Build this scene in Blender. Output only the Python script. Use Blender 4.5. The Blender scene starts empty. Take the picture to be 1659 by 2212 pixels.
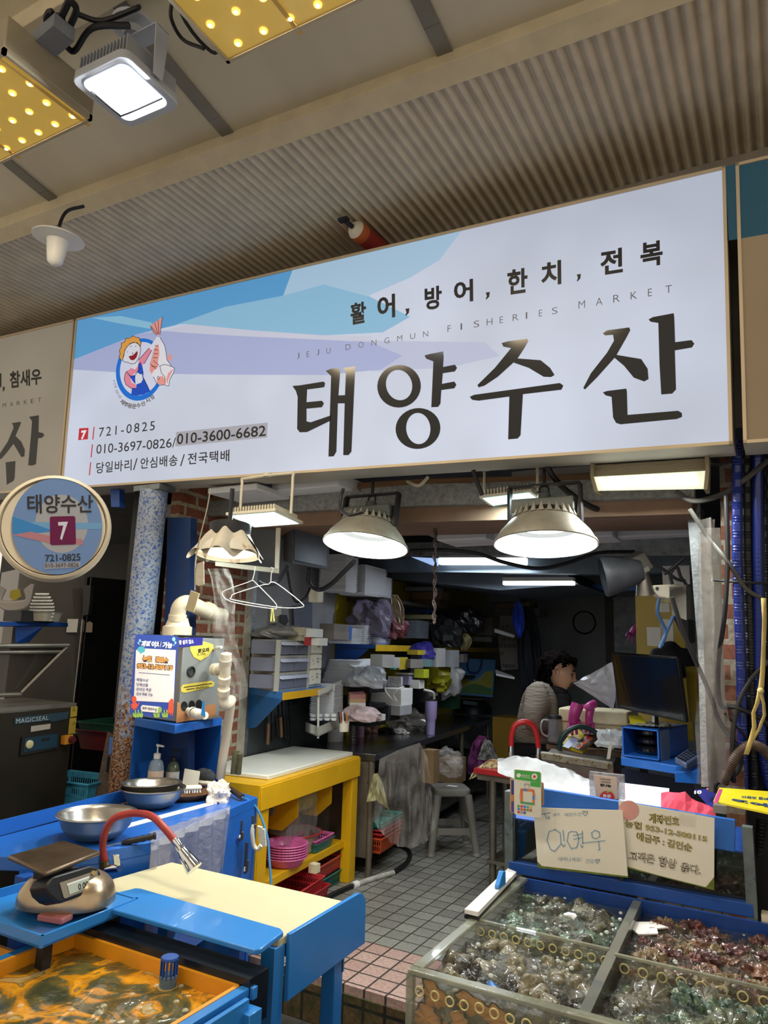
import bpy, bmesh, math, random
from mathutils import Vector, Matrix, noise
from mathutils.geometry import tessellate_polygon
random.seed(7)
V = Vector
SC = bpy.context.scene
COL = SC.collection
# ------------------------------------------------------------------ camera (image frame 1659 x 2212)
IW, IH, FPX = 1659.0, 2212.0, 1550.0
CX, CY = IW/2, IH/2
CAM = V((0, 0, 1.55))
_z = V((1080-CX, -7300-CY, FPX)).normalized()
_x = V((2000+CX, -(1305-CY), -FPX)); _x = (_x - _z*_x.dot(_z)).normalized()
_y = _x.cross(_z)
if _y.z < 0: _y = -_y
def c2w(c): return V((_x.dot(c), _y.dot(c), _z.dot(c)))
cam = bpy.data.cameras.new('camera'); camo = bpy.data.objects.new('camera', cam); COL.objects.link(camo)
r_, u_, f_ = c2w(V((1,0,0))), c2w(V((0,-1,0))), c2w(V((0,0,1)))
camo.matrix_world = Matrix(((r_.x,u_.x,-f_.x,CAM.x),(r_.y,u_.y,-f_.y,CAM.y),(r_.z,u_.z,-f_.z,CAM.z),(0,0,0,1)))
cam.sensor_fit = 'HORIZONTAL'; cam.sensor_width = 36; cam.lens = 36*FPX/IW; cam.clip_start = .05; cam.clip_end = 100
SC.camera = camo
# ------------------------------------------------------------------ light of the surroundings and exposure
SC.view_settings.view_transform = 'Standard'; SC.view_settings.look = 'None'
SC.view_settings.gamma = 1; SC.view_settings.use_curve_mapping = False; SC.view_settings.exposure = 0.0
wd = bpy.data.worlds.new('market_night'); SC.world = wd; wd.use_nodes = True
wd.node_tree.nodes['Background'].inputs[0].default_value = (.98, .86, .70, 1)
wd.node_tree.nodes['Background'].inputs[1].default_value = 1.0
# ------------------------------------------------------------------ where a photographed point lies
def ray(px, py): return c2w(V((px-CX, py-CY, FPX)))
def Z(px, py, h): r = ray(px, py); return CAM + r*((h-CAM.z)/r.z)
def Y(px, py, d): r = ray(px, py); return CAM + r*(d/r.y)
def X(px, py, d): r = ray(px, py); return CAM + r*(d/r.x)
def D(px, py, d): return CAM + ray(px, py)*(d/FPX)
def depth(p): return (p-CAM).dot(f_)
UP = V((0,0,1))
WN = V((.996,.087,0)).normalized(); WD = V((-.087,.996,0)).normalized(); W0 = V((-3.17,4.5,0))
def LW(px, py, off):                 # point at a distance off from the shop's left wall
    r = ray(px, py); p0 = W0 + WN*off
    return CAM + r*((p0-CAM).dot(WN)/r.dot(WN))
class Plane:
    def __init__(s, o, u, v):
        s.o = V(o); s.u = V(u).normalized(); v = V(v); s.v = (v - s.u*v.dot(s.u)).normalized(); s.n = s.u.cross(s.v)
        if s.n.dot(CAM-s.o) < 0: s.n = -s.n
    def px(s, px, py):
        r = ray(px, py); t = (s.o-CAM).dot(s.n)/r.dot(s.n); q = CAM + r*t - s.o
        return (q.dot(s.u), q.dot(s.v))
    def at(s, a, b, off=0): return s.o + s.u*a + s.v*b + s.n*off
    def P(s, px, py, off=0):
        a, b = s.px(px, py); return s.at(a, b, off)
# ------------------------------------------------------------------ materials
def lin(h):
    if isinstance(h, tuple): return h
    h = h.lstrip('#'); c = [int(h[i:i+2],16)/255 for i in (0,2,4)]
    return tuple(x/12.92 if x <= .04045 else ((x+.055)/1.055)**2.4 for x in c)
def mul(c, k): return tuple(min(1, x*k) for x in c)
MATS = {}
def mat(name, col, rough=.5, metal=0, var=.12, vs=6, bump=0, bs=60, trans=0, alpha=1, emis=0, coat=0, dirt=None, ior=1.45, ecol=None, aniso=None, spec=.5):
    if name in MATS: return MATS[name]
    m = bpy.data.materials.new(name); m.use_nodes = True; MATS[name] = m
    nt = m.node_tree; N = nt.nodes; L = nt.links; b = N['Principled BSDF']
    c = lin(col)
    tc = N.new('ShaderNodeTexCoord'); src = tc.outputs['Object']
    if aniso:
        mp = N.new('ShaderNodeMapping'); mp.inputs['Scale'].default_value = aniso; L.new(src, mp.inputs[0]); src = mp.outputs[0]
    no = N.new('ShaderNodeTexNoise'); no.inputs['Scale'].default_value = vs; no.inputs['Detail'].default_value = 5; L.new(src, no.inputs['Vector'])
    cr = N.new('ShaderNodeValToRGB'); cr.color_ramp.elements[0].position = .3; cr.color_ramp.elements[1].position = .7
    cr.color_ramp.elements[0].color = (*mul(c, 1-var), 1); cr.color_ramp.elements[1].color = (*mul(c, 1+var), 1)
    L.new(no.outputs['Fac'], cr.inputs[0]); out = cr.outputs[0]
    if dirt:
        dc, amt, ds = dirt
        n2 = N.new('ShaderNodeTexNoise'); n2.inputs['Scale'].default_value = ds; n2.inputs['Detail'].default_value = 8; n2.inputs['Roughness'].default_value = .7
        L.new(src, n2.inputs['Vector'])
        r2 = N.new('ShaderNodeValToRGB'); r2.color_ramp.elements[0].position = 1-amt-.04; r2.color_ramp.elements[1].position = 1-amt+.04
        L.new(n2.outputs['Fac'], r2.inputs[0])
        mx = N.new('ShaderNodeMix'); mx.data_type = 'RGBA'; L.new(r2.outputs[0], mx.inputs['Factor']); L.new(out, mx.inputs['A']); mx.inputs['B'].default_value = (*lin(dc), 1)
        out = mx.outputs['Result']
    L.new(out, b.inputs['Base Color'])
    b.inputs['Roughness'].default_value = rough; b.inputs['Metallic'].default_value = metal
    b.inputs['IOR'].default_value = ior; b.inputs['Specular IOR Level'].default_value = spec
    if trans: b.inputs['Transmission Weight'].default_value = trans
    if alpha < 1: b.inputs['Alpha'].default_value = alpha
    if coat: b.inputs['Coat Weight'].default_value = coat
    if emis:
        b.inputs['Emission Strength'].default_value = emis; b.inputs['Emission Color'].default_value = (*(lin(ecol) if ecol else c), 1)
    if bump:
        n3 = N.new('ShaderNodeTexNoise'); n3.inputs['Scale'].default_value = bs; n3.inputs['Detail'].default_value = 4; L.new(src, n3.inputs['Vector'])
        bp = N.new('ShaderNodeBump'); bp.inputs['Strength'].default_value = bump; bp.inputs['Distance'].default_value = .01
        L.new(n3.outputs['Fac'], bp.inputs['Height']); L.new(bp.outputs[0], b.inputs['Normal'])
    return m
# ------------------------------------------------------------------ mesh builder
class MB:
    def __init__(s): s.v = []; s.f = []; s.m = []; s.mi = 0
    def mat(s, i): s.mi = i; return s
    def add(s, vs, fs):
        b = len(s.v); s.v += [V(p) for p in vs]
        for f in fs: s.f.append([b+i for i in f]); s.m.append(s.mi)
        return s
    def hexa(s, p): return s.add(p, [(0,3,2,1),(4,5,6,7),(0,1,5,4),(1,2,6,5),(2,3,7,6),(3,0,4,7)])
    def box(s, c, d, R=None, rz=0):
        M = R if R else Matrix.Rotation(rz, 3, 'Z'); c = V(c); x, y, z = d[0]/2, d[1]/2, d[2]/2
        return s.hexa([c + M@V(q) for q in ((-x,-y,-z),(x,-y,-z),(x,y,-z),(-x,y,-z),(-x,-y,z),(x,-y,z),(x,y,z),(-x,y,z))])
    def slab(s, poly, ext):          # convex or concave outline pushed along ext
        poly = [V(p) for p in poly]; n = len(poly); e = V(ext)
        tri = tessellate_polygon([poly])
        s.add(poly+[p+e for p in poly], [tuple(t) for t in tri]+[tuple(n+i for i in reversed(t)) for t in tri]+[(i,(i+1)%n,n+(i+1)%n,n+i) for i in range(n)])
        return s
    def face(s, poly):
        poly = [V(p) for p in poly]; return s.add(poly, [tuple(t) for t in tessellate_polygon([poly])])
    def cyl(s, a, b, r, r2=None, n=16, caps=True):
        a, b = V(a), V(b); r2 = r if r2 is None else r2; d = (b-a).normalized()
        x = d.orthogonal().normalized(); y = d.cross(x); vs = []
        for c, rr in ((a,r),(b,r2)): vs += [c + (x*math.cos(t)+y*math.sin(t))*rr for t in [2*math.pi*i/n for i in range(n)]]
        fs = [(i,(i+1)%n,n+(i+1)%n,n+i) for i in range(n)]
        if caps: fs += [tuple(range(n))[::-1], tuple(range(n,2*n))]
        return s.add(vs, fs)
    def lathe(s, prof, c, ax=(0,0,1), n=28, sq=0):     # prof: (radius, height along ax)
        c = V(c); d = V(ax).normalized(); x = V((1,0,0)) if abs(d.z) > .9 else d.cross(UP).normalized(); x = (x-d*x.dot(d)).normalized(); y = d.cross(x); vs = []; fs = []
        for (r, h) in prof:
            for i in range(n):
                t = 2*math.pi*i/n; vs.append(c + d*h + (x*math.cos(t)+y*math.sin(t))*r)
        for k in range(len(prof)-1):
            for i in range(n): fs.append((k*n+i, k*n+(i+1)%n, (k+1)*n+(i+1)%n, (k+1)*n+i))
        return s.add(vs, fs)
    def tube(s, pts, r, n=8, sub=6, closed=False):
        P = [V(p) for p in pts]
        if sub > 1 and len(P) > 2:
            Q = []; m = len(P)
            for i in range(m if closed else m-1):
                p1, p2 = P[i], P[(i+1)%m]; p0 = P[i-1] if (i or closed) else p1*2-p2; p3 = P[(i+2)%m] if (i+2 < m or closed) else p2*2-p1
                for k in range(sub):
                    t = k/sub; Q.append(.5*((2*p1)+(p2-p0)*t+(2*p0-5*p1+4*p2-p3)*t*t+(3*p1-p0-3*p2+p3)*t**3))
            if not closed: Q.append(P[-1])
            P = Q
        m = len(P); vs = []; x = None; rr = r if callable(r) else (lambda t: r)
        for i, p in enumerate(P):
            d = (P[(i+1)%m]-P[i-1]) if closed else (P[min(i+1,m-1)]-P[max(i-1,0)])
            if d.length < 1e-9: d = V((0,0,1))
            d.normalize()
            x = d.orthogonal().normalized() if x is None else (x-d*x.dot(d)).normalized()
            y = d.cross(x); q = rr(i/max(1,m-1))
            vs += [p+(x*math.cos(2*math.pi*k/n)+y*math.sin(2*math.pi*k/n))*q for k in range(n)]
        fs = [(i*n+k, i*n+(k+1)%n, ((i+1)%m)*n+(k+1)%n, ((i+1)%m)*n+k) for i in range(m if closed else m-1) for k in range(n)]
        if not closed: fs += [tuple(range(n))[::-1], tuple(range((m-1)*n, m*n))]
        return s.add(vs, fs)
    def ball(s, c, r, nu=16, nv=10, jit=0, seed=0):
        c = V(c); r = (r,r,r) if not isinstance(r,(tuple,list,Vector)) else r; vs = []; fs = []
        for j in range(nv+1):
            ph = math.pi*j/nv
            for i in range(nu):
                t = 2*math.pi*i/nu; q = V((math.sin(ph)*math.cos(t), math.sin(ph)*math.sin(t), math.cos(ph)))
                k = 1+jit*noise.noise(q*2.2+V((seed*3.1,seed,0)))
                vs.append(c+V((q.x*r[0]*k, q.y*r[1]*k, q.z*r[2]*k)))
        for j in range(nv):
            for i in range(nu): fs.append((j*nu+i, (j+1)*nu+i, (j+1)*nu+(i+1)%nu, j*nu+(i+1)%nu))
        return s.add(vs, fs)
    def sheet(s, fn, nu, nv, th=0):
        vs = [V(fn(i/nu, j/nv)) for j in range(nv+1) for i in range(nu+1)]
        fs = [(j*(nu+1)+i, j*(nu+1)+i+1, (j+1)*(nu+1)+i+1, (j+1)*(nu+1)+i) for j in range(nv) for i in range(nu)]
        return s.add(vs, fs)
    def rrect(s, pl, a0, b0, a1, b1, r, off, th, n=4):     # rounded rectangle slab in a plane
        pts = []
        for (cx, cy, s0) in ((a1-r,b1-r,0),(a0+r,b1-r,90),(a0+r,b0+r,180),(a1-r,b0+r,270)):
            for k in range(n+1):
                t = math.radians(s0+90*k/n); pts.append(pl.at(cx+r*math.cos(t), cy+r*math.sin(t), off))
        return s.slab(pts, pl.n*th)
    def build(s, name, mats, parent=None, bevel=0, smooth=True, mods=()):
        mats = mats if isinstance(mats, (list,tuple)) else [mats]
        o0 = parent_world(parent) if parent else None
        if o0 is None:
            xs = [p.x for p in s.v]; ys = [p.y for p in s.v]; zs = [p.z for p in s.v]
            o0 = V(((min(xs)+max(xs))/2, (min(ys)+max(ys))/2, min(zs)))
        me = bpy.data.meshes.new(name); me.from_pydata([p-o0 for p in s.v], [], s.f)
        for m in mats: me.materials.append(m)
        me.polygons.foreach_set('material_index', s.m)
        me.validate(); bm = bmesh.new(); bm.from_mesh(me); bmesh.ops.remove_doubles(bm, verts=bm.verts, dist=1e-6); bmesh.ops.recalc_face_normals(bm, faces=bm.faces); bm.to_mesh(me); bm.free()
        if smooth: me.shade_smooth(); me.set_sharp_from_angle(angle=math.radians(38))
        o = bpy.data.objects.new(name, me); COL.objects.link(o)
        if parent: o.parent = parent
        else: o.location = o0
        if bevel:
            b = o.modifiers.new('bevel','BEVEL'); b.width = bevel; b.segments = 2; b.limit_method = 'ANGLE'; b.angle_limit = math.radians(40)
        for k, kw in mods:
            q = o.modifiers.new(k.lower(), k)
            for a, v in kw.items(): setattr(q, a, v)
        return o
def parent_world(p):
    w = V((0,0,0))
    while p: w = w + p.location; p = p.parent
    return w
def tag(o, label, cat, group=None):
    o['label'] = label; o['category'] = cat
    if group: o['group'] = group
    return o
def thing(name, label, cat, loc, group=None):
    o = bpy.data.objects.new(name, None); o.empty_display_size = .05; COL.objects.link(o); o.location = V(loc)
    return tag(o, label, cat, group)
def struct(name, mb, m, **k):
    o = mb.build(name, m, **k); o['kind'] = 'structure'; return o
def stuff(o): o['kind'] = 'stuff'; return o
def copy_thing(root, loc, label=None, scale=None, rz=None):
    r = root.copy(); COL.objects.link(r); r.location = loc
    if label: r['label'] = label
    if scale: r.scale = scale
    if rz is not None: r.rotation_euler.z = rz
    for ch in list(root.children):
        c = ch.copy(); COL.objects.link(c); c.parent = r
        for g in list(ch.children):
            d = g.copy(); COL.objects.link(d); d.parent = c
    return r
# ------------------------------------------------------------------ printing on surfaces
def text_mesh(s, bold=0, space=1.0, shear=0):
    cu = bpy.data.curves.new('text','FONT'); cu.body = s; cu.offset = bold; cu.space_character = space; cu.shear = shear; cu.resolution_u = 3
    o = bpy.data.objects.new('text', cu); me = bpy.data.meshes.new_from_object(o)
    vs = [v.co.copy() for v in me.vertices]; fs = [tuple(p.vertices) for p in me.polygons]
    bpy.data.objects.remove(o); bpy.data.meshes.remove(me); bpy.data.curves.remove(cu)
    if not vs: return [], []
    x0 = min(v.x for v in vs); x1 = max(v.x for v in vs); y0 = min(v.y for v in vs); y1 = max(v.y for v in vs)
    return [((v.x-x0)/(x1-x0+1e-9), (v.y-y0)/(y1-y0+1e-9)) for v in vs], fs
def put_text(mb, pl, s, quad, off=.0012, bold=0, space=1.0):   # quad: photographed corners BL, BR, TR, TL of the lettering
    vs, fs = text_mesh(s, bold, space)
    q = [pl.px(*p) for p in quad]
    out = []
    for (a, b) in vs:
        x = (q[0][0]*(1-a)+q[1][0]*a)*(1-b)+(q[3][0]*(1-a)+q[2][0]*a)*b
        y = (q[0][1]*(1-a)+q[1][1]*a)*(1-b)+(q[3][1]*(1-a)+q[2][1]*a)*b
        out.append(pl.at(x, y, off))
    mb.add(out, fs)
def line_text(mb, pl, s, p0, p1, h, off=.0012, bold=0, space=1.0, hv=None):   # baseline p0 -> p1, cap height h in pixels upward
    hv = hv or (0, -1)
    put_text(mb, pl, s, [p0, p1, (p1[0]+hv[0]*h, p1[1]+hv[1]*h), (p0[0]+hv[0]*h, p0[1]+hv[1]*h)], off, bold, space)
def tr(pts, sx, ox, oy): return [(ox+a/sx, oy+b/sx) for a, b in pts]
def put_poly(mb, pl, pts, off=.001): mb.face([pl.P(a, b, off) for a, b in pts])
def ell(cx, cy, rx, ry, n=28, rot=0, a0=0, a1=360):
    r = math.radians(rot); out = []
    for i in range(n):
        t = math.radians(a0+(a1-a0)*i/(n if a1-a0 == 360 else n-1)); x, y = rx*math.cos(t), ry*math.sin(t)
        out.append((cx+x*math.cos(r)-y*math.sin(r), cy+x*math.sin(r)+y*math.cos(r)))
    return out
def put_ring(mb, pl, outer, inner, off=.001):
    n = len(outer); vs = [pl.P(a,b,off) for a,b in outer]+[pl.P(a,b,off) for a,b in inner]
    mb.add(vs, [(i,(i+1)%n,n+(i+1)%n,n+i) for i in range(n)])
def put_line(mb, pl, pts, w, off=.0014, closed=False):     # stroke of width w pixels
    n = len(pts)
    for i in range(n if closed else n-1):
        (x0,y0),(x1,y1) = pts[i], pts[(i+1)%n]; dx, dy = x1-x0, y1-y0; l = math.hypot(dx,dy) or 1; a, b = -dy/l*w/2, dx/l*w/2
        ex, ey = dx/l*w*.2, dy/l*w*.2
        mb.face([pl.P(x0+a-ex,y0+b-ey,off), pl.P(x1+a+ex,y1+b+ey,off), pl.P(x1-a+ex,y1-b+ey,off), pl.P(x0-a-ex,y0-b-ey,off)])
def area(name, loc, target, size, power, col, parent=None, spot=None, sy=None):
    l = bpy.data.lights.new(name, 'SPOT' if spot else 'AREA'); l.energy = power; l.color = col
    if spot: l.spot_size = math.radians(spot); l.shadow_soft_size = size; l.spot_blend = .6
    else:
        l.shape = 'RECTANGLE' if sy else 'DISK'; l.size = size
        if sy: l.size_y = sy
    o = bpy.data.objects.new(name, l); COL.objects.link(o); loc = V(loc)
    o.rotation_euler = (V(target)-loc).to_track_quat('-Z','Y').to_euler()
    if parent: o.parent = parent; loc = loc-parent_world(parent)
    o.location = loc; return o
# ------------------------------------------------------------------ shared materials
blk = mat('black_print','#17171a',.4,0,.05)
m_dark = mat('dark_metal','#2a2b2e',.5,.3,.2)
m_galv = mat('galvanised_steel','#7d8387',.42,.75,.28,22,.12,80,dirt=('#4b4540',.36,14))
m_galvlight = mat('scuffed_galvanised_channel','#8b8d8c',.6,.35,.3,40,.25,90,dirt=('#5a4436',.38,20))
m_blue = mat('blue_painted_steel','#2160b4',.34,.05,.10,5,.03,120,dirt=('#16335f',.30,16),coat=.25)
m_blue2 = mat('light_blue_acrylic','#2b7cc6',.28,0,.06,5,dirt=('#1d4d80',.27,18),coat=.3)
m_bluedark = mat('deep_blue_steel','#1d4a97',.4,.05,.12,6)
m_yel = mat('yellow_painted_steel','#d8a412',.42,.05,.07,5,.03,90,dirt=('#5f4310',.31,34))
m_white = mat('white_plastic','#d9d9d6',.42,0,.05,8)
m_cream = mat('cream_plastic','#d8d2bf',.45,0,.06,8,dirt=('#8d7b5c',.27,40))
m_black = mat('black_rubber','#141416',.45,0,.1)
m_cable = mat('black_cable','#1b1b1e',.5,0,.1)
m_steel = mat('brushed_stainless','#a09b92',.30,.92,.12,9,.04,120)
m_steeldull = mat('dull_stainless','#807b72',.42,.8,.2,7,.05,90,dirt=('#3e3226',.32,12))
m_chrome = mat('chrome','#d7d9dc',.1,1,.04)
m_foam = mat('white_styrofoam','#dcdee2',.7,0,.04,30,.12,220)
m_foamy = mat('aged_styrofoam','#d8cba6',.75,0,.07,20,.2,200)
m_paper = mat('white_paper','#d6d5d0',.7,0,.05)
m_wood = mat('plywood_edge','#8a6a4c',.65,0,.22,5,.08,60,aniso=(1,1,14))
m_card = mat('brown_cardboard','#7e6647',.8,0,.08)
m_red = mat('red_plastic','#a8242a',.36,0,.08,coat=.2)
m_pink = mat('pink_plastic','#d9749f',.38,0,.06,coat=.2)
m_teal = mat('teal_plastic','#14695f',.4,0,.08,coat=.2)
m_orange = mat('orange_plastic','#c2502a',.4,0,.08,coat=.2)
m_mag = mat('magenta_rubber','#b83a86',.35,0,.1,10,.2,40,coat=.3)
m_grey = mat('grey_plastic','#77746c',.5,0,.08,6,.02,100)
def film(name, col, alpha, rough=.18, bump=.9, bs=26):
    return mat(name, col, rough, 0, .15, 9, bump, bs, alpha=alpha, coat=.6)
m_film = film('clear_plastic_film','#b9b3ae',.26)
m_filmw = film('milky_plastic_film','#d9dadc',.8,.3,.6,14)
def brick_mat(name, c1, c2, mort, sc, w, h, ms, rough=.8, off=.5, var=.5, rot=None, grime=None, bump=.6):
    m = bpy.data.materials.new(name); m.use_nodes = True; nt = m.node_tree; N = nt.nodes; L = nt.links; b = N['Principled BSDF']
    tc = N.new('ShaderNodeTexCoord'); mp = N.new('ShaderNodeMapping')
    sx = N.new('ShaderNodeSeparateXYZ'); cx = N.new('ShaderNodeCombineXYZ'); L.new(tc.outputs['Object'], sx.inputs[0])
    L.new(sx.outputs['Y' if rot == 'YZ' else 'X'], cx.inputs['X']); L.new(sx.outputs['Z' if rot else 'Y'], cx.inputs['Y'])
    L.new(cx.outputs[0], mp.inputs[0])
    br = N.new('ShaderNodeTexBrick'); L.new(mp.outputs[0], br.inputs['Vector'])
    br.inputs['Color1'].default_value = (*lin(c1),1); br.inputs['Color2'].default_value = (*lin(c2),1); br.inputs['Mortar'].default_value = (*lin(mort),1)
    br.inputs['Scale'].default_value = sc; br.inputs['Brick Width'].default_value = w; br.inputs['Row Height'].default_value = h; br.inputs['Mortar Size'].default_value = ms
    br.offset = off; br.inputs['Bias'].default_value = 0; br.inputs['Mortar Smooth'].default_value = .1
    no = N.new('ShaderNodeTexNoise'); no.inputs['Scale'].default_value = 60; no.inputs['Detail'].default_value = 6; L.new(tc.outputs['Object'], no.inputs['Vector'])
    mr = N.new('ShaderNodeMapRange'); mr.inputs['From Min'].default_value = .3; mr.inputs['From Max'].default_value = .7; mr.inputs['To Min'].default_value = 1-var; mr.inputs['To Max'].default_value = 1+var*.5
    L.new(no.outputs['Fac'], mr.inputs['Value'])
    mx = N.new('ShaderNodeMix'); mx.data_type = 'RGBA'; mx.blend_type = 'MULTIPLY'; mx.inputs['Factor'].default_value = 1
    L.new(br.outputs['Color'], mx.inputs['A']); L.new(mr.outputs[0], mx.inputs['B']); out = mx.outputs['Result']
    if grime:
        n2 = N.new('ShaderNodeTexNoise'); n2.inputs['Scale'].default_value = grime[2]; n2.inputs['Detail'].default_value = 6; L.new(tc.outputs['Object'], n2.inputs['Vector'])
        r2 = N.new('ShaderNodeValToRGB'); r2.color_ramp.elements[0].position = 1-grime[1]-.1; r2.color_ramp.elements[1].position = 1-grime[1]+.15; L.new(n2.outputs['Fac'], r2.inputs[0])
        m2 = N.new('ShaderNodeMix'); m2.data_type = 'RGBA'; L.new(r2.outputs[0], m2.inputs['Factor']); L.new(out, m2.inputs['A']); m2.inputs['B'].default_value = (*lin(grime[0]),1); out = m2.outputs['Result']
    L.new(out, b.inputs['Base Color']); b.inputs['Roughness'].default_value = rough
    bp = N.new('ShaderNodeBump'); bp.inputs['Strength'].default_value = bump; bp.inputs['Distance'].default_value = .006; bp.invert = True
    L.new(br.outputs['Fac'], bp.inputs['Height']); L.new(bp.outputs[0], b.inputs['Normal'])
    return m
# ------------------------------------------------------------------ floor: tiled shop floor on a step, wet lane in front
T = .1115
m_tile = brick_mat('grey_floor_tiles','#8b897f','#75736b','#2a2622',1,T,T,.0038,.42,0,.28,grime=('#3b332a',.25,1.7))
m_pinkt = brick_mat('pink_step_tiles','#b29488','#a38478','#3a332b',1,T,T,.0055,.5,0,.3)
# tile grid phase: a grout crossing lies at (-1.893, 3.612)
fx, fy = -1.893-T*20, 3.612
def tiled(name, x0, x1, y0, y1, z0, z1, m):
    o = bpy.data.objects.new
    mb = MB().box(((x0+x1)/2,(y0+y1)/2,(z0+z1)/2),(x1-x0,y1-y0,z1-z0))
    ob = struct(name, mb, m, smooth=False)
    me = ob.data; sh = ob.location - V((fx, fy, 0))
    for v in me.vertices: v.co += sh
    ob.location = V((fx, fy, 0)); return ob
tiled('floor', -8, 4.0, 3.612, 12, -.2, 0, m_tile)
tiled('floor_step', -8, 4.0, 3.612-4.25*T, 3.612, -.2, 0, m_pinkt)
m_riser = brick_mat('mossy_riser_tiles','#5d4a2a','#4a3a20','#15120d',1,.1115,.13,.008,.7,0,.5,rot='XZ',grime=('#2c3310',.45,16))
mb = MB().box((-2,3.612-4.25*T-.006,-.1-.02),(12,.012,.17)); struct('trim_step_riser', mb, m_riser, smooth=False)
m_lane = mat('wet_lane_concrete','#3a3733',.35,0,.3,14,.4,50)
struct('floor_lane', MB().box((-2,-.2,-.24),(14,9,.08)), m_lane)
# ------------------------------------------------------------------ sign plane and canopy
SBL = V((-3.804,2.780,2.42)); SBR = V((-.125,2.804,2.30)); SUP = V((-3.7785,2.7237,3.4976))-SBL
SP = Plane(SBL, SBR-SBL, SUP)
SL = (SBR-SBL).length; SH = 1.08
m_corr = mat('corrugated_cream_sheet','#cabda6',.6,0,.10,9,.1,140,dirt=('#9a8b74',.27,24))
ZC = 3.60
def slope_z(x): return ZC+.0 + (-.0)*x
def corr(u, v):
    x = -6.5 + 8.5*u; y0 = Y0c(x); y1 = Y1c(x); return (x, y0+(y1-y0)*v, ZC - .0 + .011*math.sin(2*math.pi*x/.046))
def Y0c(x): return 2.10+.028*(x+2)
def Y1c(x): return 3.06
mb = MB().sheet(corr, 1480, 1); struct('ceiling_corrugated', mb, m_corr)
m_trimc = mat('painted_roof_channel','#cdbf9f',.5,0,.08,12,.05,80,dirt=('#8a7758',.28,30))
a, b = -6.5, 2.0
mb = MB()
mb.hexa([(a,Y0c(a)-.075,ZC+.03),(b,Y0c(b)-.075,ZC+.03),(b,Y0c(b)-.07,ZC+.03),(a,Y0c(a)-.07,ZC+.03),(a,Y0c(a)-.075,ZC+.12),(b,Y0c(b)-.075,ZC+.12),(b,Y0c(b)-.07,ZC+.12),(a,Y0c(a)-.07,ZC+.12)])
mb.hexa([(a,Y0c(a)-.075,ZC+.02),(b,Y0c(b)-.075,ZC+.02),(b,Y0c(b),ZC-.012),(a,Y0c(a),ZC-.012),(a,Y0c(a)-.075,ZC+.03),(b,Y0c(b)-.075,ZC+.03),(b,Y0c(b),ZC+.02),(a,Y0c(a),ZC+.02)])
struct('trim_1', mb, m_trimc, bevel=.003)
mb = MB(); mb.box((-2.25,3.04,ZC-.04),(8.5,.05,.07)); mb.box((-2.25,3.1,ZC-.6),(8.5,.04,1.1)); struct('trim_2', mb, mat('shaded_channel','#8e857a',.5), bevel=.003)
# arcade vault above the lane: bent translucent sheets on ribs
m_vault = mat('twinwall_vault_sheet','#cfc5ab',.45,0,.16,1.6,.25,3,aniso=(1,.12,.12))
def vault(u, v):
    x = -7+10*u; t = v; y = 2.35-4.9*t; z = ZC+.045+1.3*t**1.3; return (x, y, z)
mb = MB().sheet(vault, 40, 24); struct('ceiling_vault', mb, m_vault, mods=(('SOLIDIFY',dict(thickness=.01)),))
mb = MB()
for xr in (-4.35,-3.05,-1.95,-.95,-.25,.7):
    pts = [vault((xr+7)/10, t/12) for t in range(13)]
    for i in range(12):
        p, q = V(pts[i]), V(pts[i+1]); d = (q-p).normalized(); n_ = V((1,0,0)).cross(d)
        if n_.z > 0: n_ = -n_
        w = V((.03,0,0)); mb.hexa([p-w,p+w,q+w,q-w,p-w+n_*.02,p+w+n_*.02,q+w+n_*.02,q-w+n_*.02])
struct('trim_3', mb, mat('vault_rib','#7c786c',.5), smooth=False)
# joint beam above the lamps
mb = MB().box((-2.2,1.36,3.78),(5.5,.10,.09)); struct('trim_4', mb, m_trimc, bevel=.004)
# ------------------------------------------------------------------ shop shell
m_wallw = mat('painted_white_wall','#8f9094',.55,0,.12,3,.1,20,dirt=('#55504a',.3,7))
m_yelwall = mat('yellow_wall_panel','#a0901c',.5,0,.12,3)
m_dgrey = mat('grey_steel_panel','#4b5054',.4,.5,.15,5)
m_back = mat('grey_cold_room_panel','#8d949a',.45,.2,.1,2)
def wallseg(name, y0, y1, z0, z1, m, off=0, th=.06):
    k0 = (y0-4.5)/.996; k1 = (y1-4.5)/.996; p = W0+WD*k0+WN*off; q = W0+WD*k1+WN*off
    mb = MB().hexa([V((p.x,p.y,z0)),V((q.x,q.y,z0)),V((q.x,q.y,z0))-WN*th,V((p.x,p.y,z0))-WN*th,V((p.x,p.y,z1)),V((q.x,q.y,z1)),V((q.x,q.y,z1))-WN*th,V((p.x,p.y,z1))-WN*th])
    return struct(name, mb, m, smooth=False)
m_brick = brick_mat('brick_slip_wall','#6a3826','#6f4c38','#857b6c',1,.6,.082,.012,.85,.5,.4,rot='XZ',grime=('#6d655c',.22,5))
m_brickl = brick_mat('brick_slip_wall_side','#7d3f2a','#8f5a41','#a39883',1,.2,.075,.012,.85,.5,.4,rot='YZ',grime=('#6d655c',.22,5))
wallseg('wall_left', 3.84, 10.9, 0, 2.75, m_wallw)
wallseg('wall_left_brick', 3.0, 3.72, 0, 2.75, m_brickl)
wallseg('trim_6', 3.72, 3.80, 0, 2.7, mat('cream_tile_edge','#a29a88',.5,0,.2,14,dirt=('#6d4f33',.38,14)), off=.006)
wallseg('trim_7', 3.80, 3.84, 0, 2.7, m_galv, off=.004)
wallseg('wall_left_panel', 3.84, 4.95, 0, 1.22, m_dgrey, off=.01, th=.012)
wallseg('wall_left_yellow', 4.98, 10.8, .8, 2.62, m_yelwall, off=.012, th=.014)
struct('wall_back', MB().box((-1.9,9.4,1.3),(4.6,.1,3.2)), m_back)
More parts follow.
